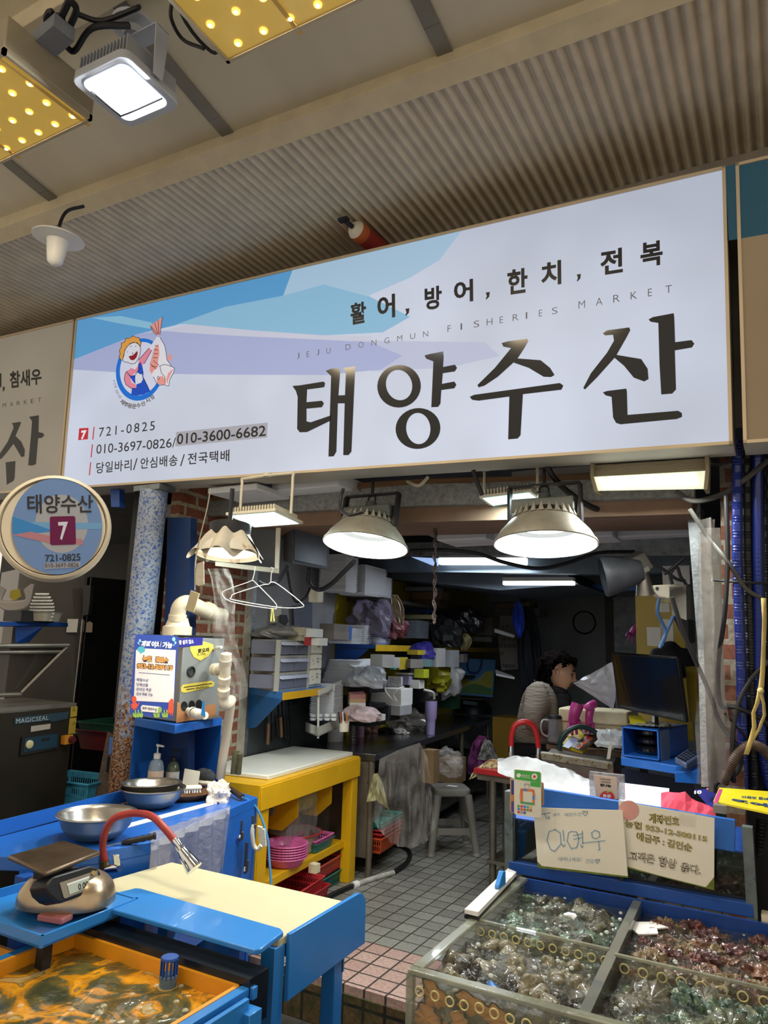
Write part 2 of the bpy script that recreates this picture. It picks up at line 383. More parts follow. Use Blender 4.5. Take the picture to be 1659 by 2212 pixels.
struct('wall_right', MB().box((.42,6.2,1.2),(.1,6.5,3.2)), m_wallw)
struct('wall_left_shop_back', MB().box((-6.0,5.6,1.3),(5.2,.1,3.2)), mat('black_back_wall','#1a1a1b',.7))
struct('ceiling_shop', MB().box((-1.55,6.7,2.84),(4.6,6.9,.06)), mat('dark_loft_boards','#3d3f44',.7,0,.3,4))
struct('ceiling_left_shop', MB().box((-5.4,4.4,2.6),(4.0,2.6,.06)), mat('dark_loft_boards2','#2a2a2c',.7,0,.3,4))
struct('wall_partition', MB().box((-3.55,4.4,1.3),(.08,2.5,2.8)), mat('black_partition','#161718',.5))
# ------------------------------------------------------------------ main sign
def emis_print(name, col, k=1.0, rough=.25):
    c = lin(col)
    m = mat(name, tuple(x*.35 for x in c), rough+.25, 0, .03, 3, emis=k, ecol=c, spec=.12); return m
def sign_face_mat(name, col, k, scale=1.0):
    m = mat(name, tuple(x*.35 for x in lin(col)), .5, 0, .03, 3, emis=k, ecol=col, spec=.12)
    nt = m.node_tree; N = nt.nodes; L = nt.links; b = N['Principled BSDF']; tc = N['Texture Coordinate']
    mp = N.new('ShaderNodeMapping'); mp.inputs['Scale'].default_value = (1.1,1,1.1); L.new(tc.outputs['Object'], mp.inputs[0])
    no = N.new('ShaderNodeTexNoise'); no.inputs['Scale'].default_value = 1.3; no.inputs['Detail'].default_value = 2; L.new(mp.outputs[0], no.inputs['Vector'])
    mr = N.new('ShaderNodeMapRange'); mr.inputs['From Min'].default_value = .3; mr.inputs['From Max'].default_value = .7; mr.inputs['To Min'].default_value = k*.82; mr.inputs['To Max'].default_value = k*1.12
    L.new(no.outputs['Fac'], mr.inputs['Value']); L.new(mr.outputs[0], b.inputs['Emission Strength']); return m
m_sface = sign_face_mat('sign_face_vinyl','#ccd5ea',.68)
m_sframe = mat('sign_frame','#c9b79a',.4,.1,.06)
m_sbox = mat('sign_box_white','#b7b4aa',.5,0,.08,6,dirt=('#6f6655',.27,20))
SG = thing('shop_sign','long backlit white sign in black Korean lettering over the shop opening','sign', SP.at(SL/2,0,-.1))
mb = MB().hexa([SP.at(0,0,-.012),SP.at(SL,0,-.012),SP.at(SL,0,-.22),SP.at(0,0,-.22),SP.at(0,SH,-.012),SP.at(SL,SH,-.012),SP.at(SL,SH,-.22),SP.at(0,SH,-.22)])
mb.build('sign_box', m_sbox, SG)
mb = MB().hexa([SP.at(.012,.012,-.011),SP.at(SL-.012,.012,-.011),SP.at(SL-.012,.012,0),SP.at(.012,.012,0),SP.at(.012,SH-.012,-.011),SP.at(SL-.012,SH-.012,-.011),SP.at(SL-.012,SH-.012,0),SP.at(.012,SH-.012,0)])
mb.build('sign_face', m_sface, SG)
mb = MB()
for (a0,b0,a1,b1) in ((0,0,SL,.012),(0,SH-.012,SL,SH),(0,0,.012,SH),(SL-.012,0,SL,SH)):
    mb.hexa([SP.at(a0,b0,-.012),SP.at(a1,b0,-.012),SP.at(a1,b1,-.012),SP.at(a0,b1,-.012),SP.at(a0,b0,.008),SP.at(a1,b0,.008),SP.at(a1,b1,.008),SP.at(a0,b1,.008)])
mb.build('sign_frame', m_sframe, SG)
# colour sweeps printed on the face (photo crop coordinates / 2.37 scale at 0,600)
def c3(p): return tr(p, 2.37, 0, 600)
k = .68
for nm, col, off, pts in (
    ('blue_sweep','#5fa2d8',.0006,[(391,221),(1500,-43),(1659,-81),(1659,35),(1450,92),(1150,150),(920,238),(700,290),(376,420)]),
    ('light_sweep','#8fbfe0',.0009,[(900,240),(1150,150),(1450,92),(1659,35),(1880,90),(2100,200),(1960,280),(1659,295),(1300,272),(960,238)]),
    ('upper_sweep','#abcbe6',.0010,[(1500,-43),(1800,-115),(2370,-250),(2250,-90),(2100,0),(1880,95),(1659,35),(1450,92)]),
    ('cyan_band','#8cc3e0',.0011,[(470,205),(620,196),(780,230),(770,262),(600,232)]),
    ('lilac_sweep','#a9b3dc',.0008,[(371,470),(378,420),(700,290),(800,272),(1000,275),(1659,318),(1900,330),(2060,400),(1950,470),(1659,498),(1100,496),(700,490)]),
    ('pale_lilac','#bcc4e0',.0007,[(1800,322),(2480,330),(2560,400),(2300,460),(1900,480)]),
    ('white_sweep','#c9cde2',.0013,[(840,272),(960,238),(1300,270),(1659,295),(1900,300),(1900,325),(1659,318),(1250,300),(960,283)])):
    mb = MB(); put_poly(mb, SP, c3(pts), off); mb.build(nm, emis_print(nm, col, k), SG)
# the large name in brushed letters
S4 = lambda p: tr(p, 1.5666, 600, 500)
gl = mat('letter_black_gloss','#101012',.12,0,.05,30,dirt=('#3a3a3e',.2,60))
def letters(name, polys, rings=()):
    mb = MB()
    for p in polys: put_poly(mb, SP, S4(p), .0015)
    for (o_, i_) in rings: put_ring(mb, SP, S4(o_), S4(i_), .0015)
    mb.build(name, gl, SG)
letters('large_letter', [
 [(50,523),(75,521),(155,508),(161,514),(158,527),(140,530),(100,535),(98,578),(150,573),(157,582),(150,595),(98,600),(98,643),(112,646),(182,622),(180,640),(100,679),(75,680),(66,668),(68,560),(62,540)],
 [(163,472),(180,465),(207,462),(212,472),(206,555),(228,554),(231,480),(222,462),(263,457),(262,475),(250,745),(240,757),(222,757),(227,582),(204,582),(199,745),(190,761),(172,762),(181,490)]])
letters('large_letter', [
 [(497,420),(515,415),(560,406),(562,425),(560,459),(600,451),(607,462),(600,474),(559,480),(556,516),(598,508),(605,519),(598,531),(554,537),(551,583),(543,594),(520,595),(527,440),(503,431)]],
 [(ell(411,524,74,72,32,-20), ell(411,520,44,52,32,-15)), (ell(475,667,76,69,32,-10), ell(476,667,41,53,32,-5))])
letters('large_letter', [
 [(758,378),(780,372),(844,363),(848,371),(835,395),(812,430),(890,436),(922,462),(937,486),(925,493),(900,492),(850,462),(798,444),(745,492),(700,522),(680,528),(676,520),(735,462),(790,395),(764,390)],
 [(650,560),(665,553),(955,513),(967,522),(960,536),(830,551),(822,690),(812,701),(780,704),(784,559),(680,573),(658,570)]])
letters('large_letter', [
 [(1100,345),(1115,335),(1190,325),(1193,335),(1180,360),(1147,418),(1230,432),(1252,465),(1255,500),(1240,508),(1205,495),(1172,455),(1140,428),(1080,495),(1040,535),(1034,530),(1060,480),(1115,410),(1138,370),(1135,350),(1108,352)],
 [(1255,298),(1270,290),(1340,277),(1342,290),(1345,375),(1400,368),(1410,380),(1402,393),(1344,403),(1348,535),(1335,549),(1298,552),(1292,450),(1288,310),(1262,306)],
 [(1100,545),(1115,540),(1180,532),(1182,545),(1184,621),(1355,607),(1368,615),(1368,628),(1350,635),(1160,653),(1145,648),(1135,630),(1130,560),(1110,555)]])
# goods line
mb = MB()
for s, x0, yb, x1, yb1, h in (('활',247,318,300,308,73),('어',338,300,398,290,80),('방',498,268,556,260,78),('어',597,245,662,236,76),('한',778,216,846,206,84),('치',892,190,960,178,82),('전',1092,150,1168,138,84),('복',1228,125,1303,112,84)):
    q = S4([(x0,yb),(x1,yb1),(x1-1,yb1-h),(x0-1,yb-h)]); mq = MB(); put_text(mq, SP, s, q, .0013, .03); mq.build('goods_letter', blk, SG)
for x, y in ((432,262),(704,207),(1012,146)): put_poly(mb, SP, S4([(x,y),(x+14,y-2),(x+12,y+14),(x+2,y+24),(x,y+22),(x+4,y+12)]), .0013)
mb.build('goods_commas', blk, SG)
gp = mat('grey_print','#55565e',.4)
EN_ = lambda s, p0, p1, h: line_text(mb, SP, s, S4([p0])[0], S4([p1])[0], h/1.5666, .0012, -.012, 2.3)
def spaced(s, p0, p1, h, w):
    n = len(s); mb = MB()
    for i, ch in enumerate(s):
        t = i/(n-1) if n > 1 else 0; x = p0[0]+(p1[0]-p0[0])*t; y = p0[1]+(p1[1]-p0[1])*t
        cw = w*(.25 if ch in 'I' else (.6 if ch in 'JEF' else 1)); sl = (p1[1]-p0[1])/(p1[0]-p0[0])
        q = S4([(x,y),(x+cw,y+cw*sl),(x+cw,y+cw*sl-h),(x,y-h)]); put_text(mb, SP, ch, q, .0012, -.012)
    mb.build('english_lettering', gp, SG)
spaced('JEJU', (65,431), (165,414), 19, 14); spaced('DONGMUN', (230,402), (492,358), 19, 17)
spaced('FISHERIES', (575,341), (928,281), 22, 19); spaced('MARKET', (1018,262), (1312,210), 25, 22)
# phone numbers
S7 = lambda p: tr(p, 3.53, 130, 650)
mb = MB(); put_poly(mb, SP, S7([(885,1000),(1583,928),(1578,1042),(880,1110)]), .0008); mb.build('number_sticker', emis_print('sticker_grey','#a5a6b2',.7), SG)
def L7(s, p0, p1, h, bold=0, space=1.0): q = S7([p0, p1, (p1[0]+2,p1[1]-h), (p0[0]+4,p0[1]-h)]); mb = MB(); put_text(mb, SP, s, q, .0014, bold, space); mb.build('contact_lettering', blk, SG)
L7('721-0825', (296,1038), (722,985), 70, 0, 1.3); L7('010-3697-0826/', (276,1168), (882,1115), 72)
L7('010-3600-6682', (890,1096), (1568,1030), 82, .012); L7('당일바리', (275,1318), (545,1292), 85, .01, 1.1); L7('/', (556,1290), (590,1288), 88)
L7('안심배송', (612,1283), (895,1256), 85, .01, 1.1); L7('/', (915,1260), (950,1258), 88); L7('전국택배', (972,1250), (1290,1222), 88, .01, 1.1)
mb = MB()
for y0, y1, x in ((962,1056,256),(1096,1192,243),(1232,1328,230)): put_line(mb, SP, S7([(x+4,y0),(x-6,y1)]), 2.2)
mr_ = emis_print('sign_red','#c2313c',.7); a_ = S7([(138,1062),(212,1055),(217,968),(146,972)])
put_poly(mb, SP, a_, .0010); mb.build('red_marks', mr_, SG)
mb = MB(); put_text(mb, SP, '7', S7([(158,1058),(198,1054),(204,985),(163,990)]), .0018, .05); mb.build('stall_number', emis_print('sign_white','#e0e0ea',.8), SG)
# round market emblem: ring, stallholder holding up a red sea bream
def emb(name, col, polys, off, k=.68, lines=None, w=1.2):
    mb = MB()
    for p in polys: put_poly(mb, SP, S7(p), off)
    if lines:
        for p in lines: put_line(mb, SP, S7(p), w, off)
    return mb.build(name, emis_print('emb_'+name+col, col, k), SG)
mb = MB(); put_ring(mb, SP, S7(ell(612,524,182,240,48,12)), S7(ell(615,518,155,206,48,12)), .0022); mb.build('emblem_ring', emis_print('emb_ring','#1f6fd0',.75), SG)
mb = MB(); put_poly(mb, SP, S7(ell(615,518,155,206,40,12)), .0020); mb.build('emblem_ground', emis_print('emb_ground','#c7cbe2',.78), SG)
hair = [(470,455),(452,430),(462,405),(455,380),(470,355),(470,325),(495,315),(505,288),(535,285),(560,268),(582,280),(602,280),(612,300),(622,325),(615,350),(590,320),(560,318),(530,335),(515,350),(498,375),(490,410),(482,440)]
emb('hair','#e0a050',[hair],.0032)
face = [(485,430),(480,455),(498,468),(520,470),(545,482),(575,478),(600,445),(612,410),(618,370),(610,340),(580,318),(540,325),(510,355),(495,385),(490,420)]
emb('figure_face','#d9dbe8',[face,[(550,478),(592,470),(590,505),(575,522),(548,512)],[(683,362),(722,300),(745,285),(775,292),(772,318),(745,335),(712,372),(700,376)],[(578,560),(592,545),(610,560),(628,560),(634,600),(620,625),(600,632),(580,640),(575,600)]],.0034)
emb('pink_sleeves','#e08aa0',[[(515,535),(545,512),(575,525),(598,492),(602,450),(682,362),(702,378),(645,480),(620,496),(600,540),(560,560),(540,600),(548,625),(582,640),(580,668),(545,668),(505,640),(492,600),(500,555)]],.0030)
emb('blue_apron','#2450c0',[[(512,545),(540,575),(575,570),(600,530),(603,480),(615,465),(630,500),(637,540),(635,580),(665,640),(688,690),(640,715),(590,722),(545,718),(550,670),(582,668),(585,640),(560,618),(545,595)]],.0032)
emb('open_mouth','#8e2030',[[(525,425),(560,415),(592,382),(596,400),(585,435),(562,455),(540,450)]],.0038)
emb('outline','#1a1c28',[],.0040,.3,[face+[face[0]],hair,[(515,535),(500,555),(492,600),(505,640),(545,668),(582,668)],[(602,450),(682,362)],[(645,480),(702,378)],[(512,545),(540,575),(575,570),(600,530),(603,480)],[(538,350),(548,347)],[(512,392),(520,389)],[(575,350),(582,346)],[(552,395),(560,410)],[(637,540),(635,580),(665,640),(688,690)]],1.1)
emb('fish_body','#dfe0ea',[[(735,275),(765,280),(800,340),(812,400),(818,450),(852,500),(875,515),(868,550),(850,560),(838,605),(832,650),(815,650),(800,640),(760,645),(735,620),(715,580),(695,560),(682,520),(700,450),(715,380),(725,320)]],.0026)
emb('fish_scales','#e39a94',[[(735,310),(752,330),(760,400),(748,470),(725,520),(700,560),(684,530),(690,470),(712,390)],[(690,190),(783,122),(765,260),(740,262),(715,240)],[(820,440),(835,395),(856,430),(850,450),(826,458)],[(690,480),(715,455),(755,490),(735,520),(695,545)],[(738,615),(760,640),(803,643),(805,600),(780,570),(750,590)],[(868,520),(845,560),(828,600),(820,640),(812,600),(825,555),(850,530)]],.0029)
emb('fish_lines','#23181c',[],.0040,.3,[[(765,280),(800,340),(812,400),(818,450),(852,500),(875,515),(868,550),(840,600),(832,650),(812,648),(800,640),(760,645),(735,620),(715,580)],[(690,190),(715,240),(740,262)],[(783,122),(765,260)],[(700,200),(745,255)],[(725,172),(750,255)],[(750,150),(757,255)],[(765,500),(775,550),(802,580),(806,630)],[(760,500),(800,485),(850,500)],[(718,400),(728,408),(738,402),(748,408)],[(712,430),(722,438),(732,432),(746,438)],[(722,370),(730,378),(740,372),(750,378)],[(726,340),(734,348),(744,342),(750,346)],[(690,480),(735,520)],[(715,455),(755,490)],[(700,500),(745,505)]]+[ell(752,588,8,12,10)+[ell(752,588,8,12,10)[0]]],1.0)
mb = MB(); 
cs = '제주동문수산시장'
for i, ch in enumerate(cs):
    t = math.radians(118-i*12.2); 
    x = [465,495,530,565,602,640,678,715][i]; y = [785,808,818,822,815,800,775,748][i]; rot = math.radians([38,26,12,2,-8,-20,-30,-38][i]); s_ = 34
    qd = [(x+ (a*math.cos(rot)-b*math.sin(rot)), y+(a*math.sin(rot)+b*math.cos(rot))) for a,b in ((-s_/2,0),(s_/2,0),(s_/2,-s_*1.05),(-s_/2,-s_*1.05))]
    put_text(mb, SP, ch, S7(qd), .0016, .02)
for i, ch in enumerate('수산물전문시장'):
    x = [404,410,416,422,430,440,452][i]; y = [612,634,656,688,706,724,740][i]; rot = math.radians([82,80,76,70,64,58,52][i]); s_ = 17
    qd = [(x+ (a*math.cos(rot)-b*math.sin(rot)), y+(a*math.sin(rot)+b*math.cos(rot))) for a,b in ((-s_/2,0),(s_/2,0),(s_/2,-s_*1.05),(-s_/2,-s_*1.05))]
    put_text(mb, SP, ch, S7(qd), .0016, 0)
mb.build('emblem_lettering', mat('bronze_print','#5a4a3a',.4), SG)
# ------------------------------------------------------------------ neighbouring signs
gap = .014
def sidesign(name, a0, a1, facem, label):
    t = thing(name, label, 'sign', SP.at((a0+a1)/2, 0, -.1))
    MB().hexa([SP.at(a0,0,-.01),SP.at(a1,0,-.01),SP.at(a1,0,-.22),SP.at(a0,0,-.22),SP.at(a0,SH,-.01),SP.at(a1,SH,-.01),SP.at(a1,SH,-.22),SP.at(a0,SH,-.22)]).build('sign_box', m_sbox, t)
    MB().hexa([SP.at(a0+.012,.012,-.009),SP.at(a1-.012,.012,-.009),SP.at(a1-.012,.012,0),SP.at(a0+.012,.012,0),SP.at(a0+.012,SH-.012,-.009),SP.at(a1-.012,SH-.012,-.009),SP.at(a1-.012,SH-.012,0),SP.at(a0+.012,SH-.012,0)]).build('sign_face', facem, t)
    mb = MB()
    for (p0,q0,p1,q1) in ((a0,0,a1,.012),(a0,SH-.012,a1,SH),(a0,0,a0+.012,SH),(a1-.012,0,a1,SH)):
        mb.hexa([SP.at(p0,q0,-.01),SP.at(p1,q0,-.01),SP.at(p1,q1,-.01),SP.at(p0,q1,-.01),SP.at(p0,q0,.008),SP.at(p1,q0,.008),SP.at(p1,q1,.008),SP.at(p0,q1,.008)])
    mb.build('sign_frame', m_sframe, t); return t
NS = sidesign('shop_sign', -1.9, -gap, sign_face_mat('cream_face_added_glow','#c3b9a6',.30), 'unlit cream neighbouring sign with an added faint glow, left of the white sign, behind the round sign')  # no lamp inside; weak emission in the face imitates light falling on it
mb = MB(); S3 = lambda p: tr(p, 2.37, 0, 600)
put_text(mb, SP, '참새우', S3([(52,568),(214,545),(212,462),(50,480)]), .0013, .03)
mb.build('lettering', blk, NS); mb = MB(); put_poly(mb, SP, S3([(0,490),(8,489),(8,560),(0,562)]), .0013); put_poly(mb, SP, S3([(14,560),(26,558),(24,575),(16,585)]), .0013)
mb.build('lettering', blk, NS); mb = MB()
for i, ch in enumerate('MARKET'): x = 15+i*36; y = 665-i*5.4; put_text(mb, SP, ch, S3([(x,y),(x+17,y-3),(x+17,y-24),(x,y-22)]), .0012, -.01)
mb.build('lettering', blk, NS); mb = MB()
put_poly(mb, SP, S3([(60,745),(105,737),(108,745),(95,775),(80,810),(110,840),(128,880),(126,915),(110,918),(70,850),(40,890),(10,925),(0,930),(0,900),(40,840),(70,770),(68,755)]), .0014)
put_poly(mb, SP, S3([(150,712),(200,704),(198,790),(222,796),(228,806),(215,820),(196,822),(185,955),(165,962),(145,960),(160,800),(165,735)]), .0014)
put_poly(mb, SP, S3([(30,945),(80,938),(76,1025),(70,1040),(35,1060)]), .0014)
mb.build('lettering', blk, NS)
RS = sidesign('shop_sign', SL+gap+.02, SL+1.6, sign_face_mat('cream_face_added_glow2','#b79f7e',.22), 'unlit tan sign with an added faint glow, cut off at the right edge with blue top')  # not backlit; faint face emission stands in for light received
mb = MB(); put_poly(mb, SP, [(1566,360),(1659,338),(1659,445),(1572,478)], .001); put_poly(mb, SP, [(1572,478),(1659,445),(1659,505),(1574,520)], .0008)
mb.build('blue_sweep', [emis_print('dull_blue','#3c6272',.3)], RS)  # printed blue, also given emission to imitate light on it
# ------------------------------------------------------------------ round projecting sign
pc = D(118,1138,2.75); ax = (CAM-pc); ax.z = 0; ax.normalize(); ax = (ax + V((.10,-.12,-.08))).normalized()
# face towards the lane, drum runs back to the left
RP = Plane(pc, UP.cross(ax), UP)
rd = 108*2.75/FPX*1.02
RN = thing('round_sign','round double-skinned light box reading 7 beside the main sign','sign', pc)
mb = MB(); mb.lathe([(0,-.005),(rd*.93,-.005),(rd*.93,-.02),(rd*.97,.004),(rd*1.02,0),(rd*1.05,-.02),(rd*1.05,-.05),(rd,-.06),(rd,-.075)], pc, RP.n, 56)
mb.build('front_shell', mat('cream_sign_shell','#c8bda6',.4,0,.06,8,dirt=('#7e6f58',.25,30)), RN)
mb = MB(); mb.lathe([(rd*.98,-.075),(rd*.98,-.10),(rd*1.02,-.11),(rd*1.04,-.15),(rd*1.0,-.19),(rd*.6,-.2),(0,-.2)], pc, RP.n, 56); mb.build('rear_shell', MATS['cream_sign_shell'], RN)
S5 = lambda p: tr(p, 3.16, 0, 1000)
def disc(name, col, pts, off, k=.25): mb = MB(); put_poly(mb, RP, pts, off); mb.build(name, emis_print('rs_'+name, col, k, .35), RN)
disc('face_disc','#7f9cc8', ell(123,1137,98,104,48), .002)
disc('face_circle','#b7b6b4', ell(133,1132,57,63,40), .0026)
disc('blue_band','#4a93cf', S5([(86,365),(340,455),(340,470),(180,488),(88,480)]), .0032)
disc('pale_band','#7fb0d6', S5([(100,402),(700,410),(692,452),(345,455)]), .003)
disc('red_band','#c88a8e', S5([(88,492),(210,470),(345,500),(560,520),(570,560),(345,550)]), .0034)
mb = MB(); put_poly(mb, RP, S5([(340,375),(350,367),(503,363),(514,372),(519,548),(508,558),(352,563),(342,552)]), .004); mb.build('number_square', emis_print('plum','#7c2a55',.2), RN)
mb = MB(); put_text(mb, RP, '7', S5([(408,528),(450,527),(464,402),(396,405)]), .0048, .03); mb.build('number', emis_print('rs_white','#d8d6d8',.35), RN)
mb = MB()
put_text(mb, RP, '태양수산', S5([(188,348),(635,342),(635,220),(185,215)]), .0048, .02)
put_text(mb, RP, '721-0825', S5([(310,675),(550,668),(548,618),(306,628)]), .0048, .02)
put_text(mb, RP, '010-3697-0826', S5([(308,716),(538,710),(536,682),(306,688)]), .0054, .01)
mb.build('lettering', blk, RN)
mb = MB(); put_poly(mb, RP, S5([(303,685),(550,676),(548,712),(302,726)]), .0050); mb.build('number_strip', emis_print('strip','#a9a5a6',.3), RN)
mb = MB().cyl(pc-RP.n*.13+V((-.3,0,.05)), pc-RP.n*.13+V((-.55,.1,.05)), .02); mb.build('bracket', m_bluedark, RN)
# ------------------------------------------------------------------ placement helpers for boxes seen at a known depth
VH = V((f_.x, f_.y, 0)).normalized(); VR = V((VH.y, -VH.x, 0))        # camera heading on the ground and its right
HEAD = math.atan2(-VH.x, VH.y)
def bx(mb, x0, x1, y0, y1, dist, th, rz=0.0):
    """box whose front face spans the given picture rectangle at that depth; rz turns it from the shop front direction"""
    c = D((x0+x1)/2, (y0+y1)/2, dist); k = dist/FPX; w = (x1-x0)*k; h = (y1-y0)*k
    a = rz; ux = V((math.cos(a), math.sin(a), 0)); uy = V((-math.sin(a), math.cos(a), 0))
    ca = abs(ux.dot(VR)); sa = abs(uy.dot(VR)); w2 = max(.4*w, (w-0*th*sa)/max(.5,ca))
    mb.box(c+uy*th/2, (w2, th, h), rz=a); return mb
def quad_slab(mb, pts, th):           # pts world, pushed th along -normal (away from camera)
    p = [V(q) for q in pts]; n = (p[1]-p[0]).cross(p[2]-p[0]).normalized()
    if n.dot(CAM-p[0]) > 0: n = -n
    mb.slab(p, n*th); return mb
def fslab(mb, poly, d, th): mb.slab([Y(a, b, d) for a, b in poly], V((0, th, 0))); return mb
def dslab(mb, poly, dist, th): mb.slab([D(a, b, dist) for a, b in poly], VH*th); return mb
def one(name, mb, m, label, cat, group=None, **k):
    o = mb.build(name, m, **k); return tag(o, label, cat, group)
def glow(name, col, k, base=None): return mat(name, base or col, .3, 0, .02, 3, emis=k, ecol=col)
white_glow = glow('lamp_white_glow','#f4fbff',6); cool_glow = glow('lamp_cool_glow','#cdf6f2',3.2)
# ------------------------------------------------------------------ amber LED panels over the lane
m_amberglass = mat('amber_lit_cover','#a98a48',.15,0,.12,6,emis=.42,ecol='#d4b052')
m_led = glow('amber_led','#ffe08a',7); m_leds = glow('amber_led_ring','#ffcf62',1.3)
m_alu = mat('cream_aluminium','#b9ad93',.35,.4,.08)
def ledpanel(x0, x1, y0, y1, z, label, nx, ny):
    t = thing('led_panel_light', label, 'ceiling light', ((x0+x1)/2,(y0+y1)/2,z+.02), 'amber LED panels over the lane')
    mb = MB().box(((x0+x1)/2,(y0+y1)/2,z+.075),(x1-x0,y1-y0,.12)); mb.build('housing', m_alu, t, bevel=.004)
    mb = MB()
    for (a,b,c,d) in ((x0,y0,x1,y0+.012),(x0,y1-.012,x1,y1),(x0,y0,x0+.012,y1),(x1-.012,y0,x1,y1)): mb.box(((a+c)/2,(b+d)/2,z+.004),(c-a,d-b,.022))
    mb.build('cover_rim', m_alu, t)
    MB().box(((x0+x1)/2,(y0+y1)/2,z+.008),(x1-x0-.02,y1-y0-.02,.012)).build('cover', m_amberglass, t)
    for i in range(nx):
        for j in range(ny):
            x = x0+.05+(x1-x0-.1)*(i+.5*(j%2)*.6)/(nx-.7); y = y0+.045+(y1-y0-.09)*j/(ny-1)
            mb = MB().lathe([(.013,0),(.013,.004),(.004,.006)], (x,y,z+.001), (0,0,-1), 12); mb.mat(1); mb.ball((x,y,z-.004), (.0075,.0075,.005), 8, 6); mb.build('led', [m_leds, m_led], t)
    for f in (.38,.95):
        MB().box((x0+(x1-x0)*f,(y0+y1)/2,z-.004),(.014,y1-y0+.03,.003)).build('strap', mat('yellowed_strap','#d9b25a',.5), t)
    MB().tube([(x0+.02,y1-.03,z+.06),(x0-.06,y1-.02,z+.05),(x0-.1,y1-.15,z+.16),(x0-.02,y1-.25,z+.45)], .006).build('cable', m_cable, t)
    area('lamp', ((x0+x1)/2,(y0+y1)/2,z-.012), ((x0+x1)/2,(y0+y1)/2+.15,0), (x1-x0)*.9, 17, (1,.82,.55), t, sy=(y1-y0)*.9)
    return t
ledpanel(-1.475,-.74,1.14,1.51,3.40,'amber LED panel light cut off by the top edge of the photo',7,4)
ledpanel(-2.80,-2.095,1.14,1.485,3.40,'amber LED panel light at the left edge under the vault',7,4)
# ------------------------------------------------------------------ big white floodlight with its bracket
fz = 3.38; q = [Z(*p, fz) for p in ((165,200),(262,262),(378,212),(290,130))]
fc = sum(q, V())/4; fu = (q[2]-q[1]); fl = fu.length; fu.normalize(); fv = (q[0]-q[1]); fv = (fv-fu*fv.dot(fu)).normalized(); 
FL = Plane(fc, fu, fv)
if FL.n.z > 0: FL.n = -FL.n
t = thing('floodlight','large square white floodlight shining between the amber panels','floodlight', fc+V((0,0,.03)))
s = fl/2
mb = MB().rrect(FL,-s,-s,s,s,.035,0,-.03); mb.build('bezel', mat('light_grey_cast','#b8bcc2',.4,.2,.05), t, bevel=.003)
mb = MB().rrect(FL,-s*.8,-s*.78,s*.8,s*.82,.03,.0015,.001); mb.build('reflector', glow('flood_reflector','#e9f1ff',1.6), t)
mb = MB().rrect(FL,-s*.52,-s*.30,s*.72,s*.78,.02,.003,.003); mb.build('led_board', glow('flood_led','#ffffff',30), t)
mb = MB()
mb.tube([FL.at(-s*.75,s*.5,.005),FL.at(-s*.75,-s*.38,.005),FL.at(-s*.6,-s*.5,.005),FL.at(s*.78,-s*.5,.005)], .003, 6); mb.build('seal_wire', m_cable, t)
mb = MB()
for i in range(15):
    a = -s*.85+i*s*1.7/14; mb.box(FL.at(a,0,-.03-.035),(.004,s*1.7,.07),Matrix((fu,fv,-FL.n)).transposed())
mb.build('heat_sink', mat('flood_fins','#a9adb4',.4,.4,.05), t)
mb = MB()
for sg in (-1,1): mb.slab([FL.at(sg*(s+.012),-.02,-.01),FL.at(sg*(s+.012),.02,-.01),FL.at(sg*(s+.012),.03,-.2),FL.at(sg*(s+.012),-.03,-.2)], FL.u*.004)
mb.slab([FL.at(-s-.012,-.03,-.2),FL.at(s+.016,-.03,-.2),FL.at(s+.016,.03,-.2),FL.at(-s-.012,.03,-.2)], FL.n*.004); mb.build('bracket', mat('white_bracket','#b9bdc4',.4), t)
mb = MB().lathe([(0,-.01),(.03,-.01),(.04,.01),(.075,.02),(.075,.035),(0,.035)], FL.at(0,0,-.24), -FL.n, 24); mb.build('ceiling_rose', MATS['white_bracket'], t)
area('lamp', FL.at(0,0,.02), FL.at(.25,1.1,2.2), fl*.7, 21, (.90,.95,1.0), t)
mb = MB().tube([Z(165,30,3.6),Z(220,45,3.6),Z(290,20,3.62),Z(300,15,3.65)], .009); one('power_cable', mb, m_cable, 'thick black cable looping to the beam above the white floodlight','cable')
mb = MB().tube([Z(372,0,3.55),Z(370,40,3.5),Z(395,85,3.48),Z(440,105,3.42)], .006); one('power_cable', mb, m_cable, 'thin black cable curving beside the cut off amber panel','cable')
mb = MB()
for pts in ([(60,110),(90,95),(120,60),(150,0)],[(120,62),(100,45),(110,25),(120,55)],[(75,95),(130,90),(160,110),(200,60),(280,55)],[(150,60),(165,20),(150,0)],[(110,40),(130,35),(140,60)]):
    mb.tube([Z(a,b,3.58) for a,b in pts], .011, 6)
one('tape_wrapped_splice', mb, m_cable, 'black taped wire joints sticking out left of the white floodlight','cable')
mb = MB().slab([Z(a,b,3.52) for a,b in ((28,130),(115,55),(160,90),(60,175))], V((0,0,.05))); one('driver_case', mb, mat('ribbed_grey_case','#8f949e',.5,.2,.05,6,.6,8,aniso=(60,1,1)), 'ribbed grey driver case above the left amber panel','lamp driver')
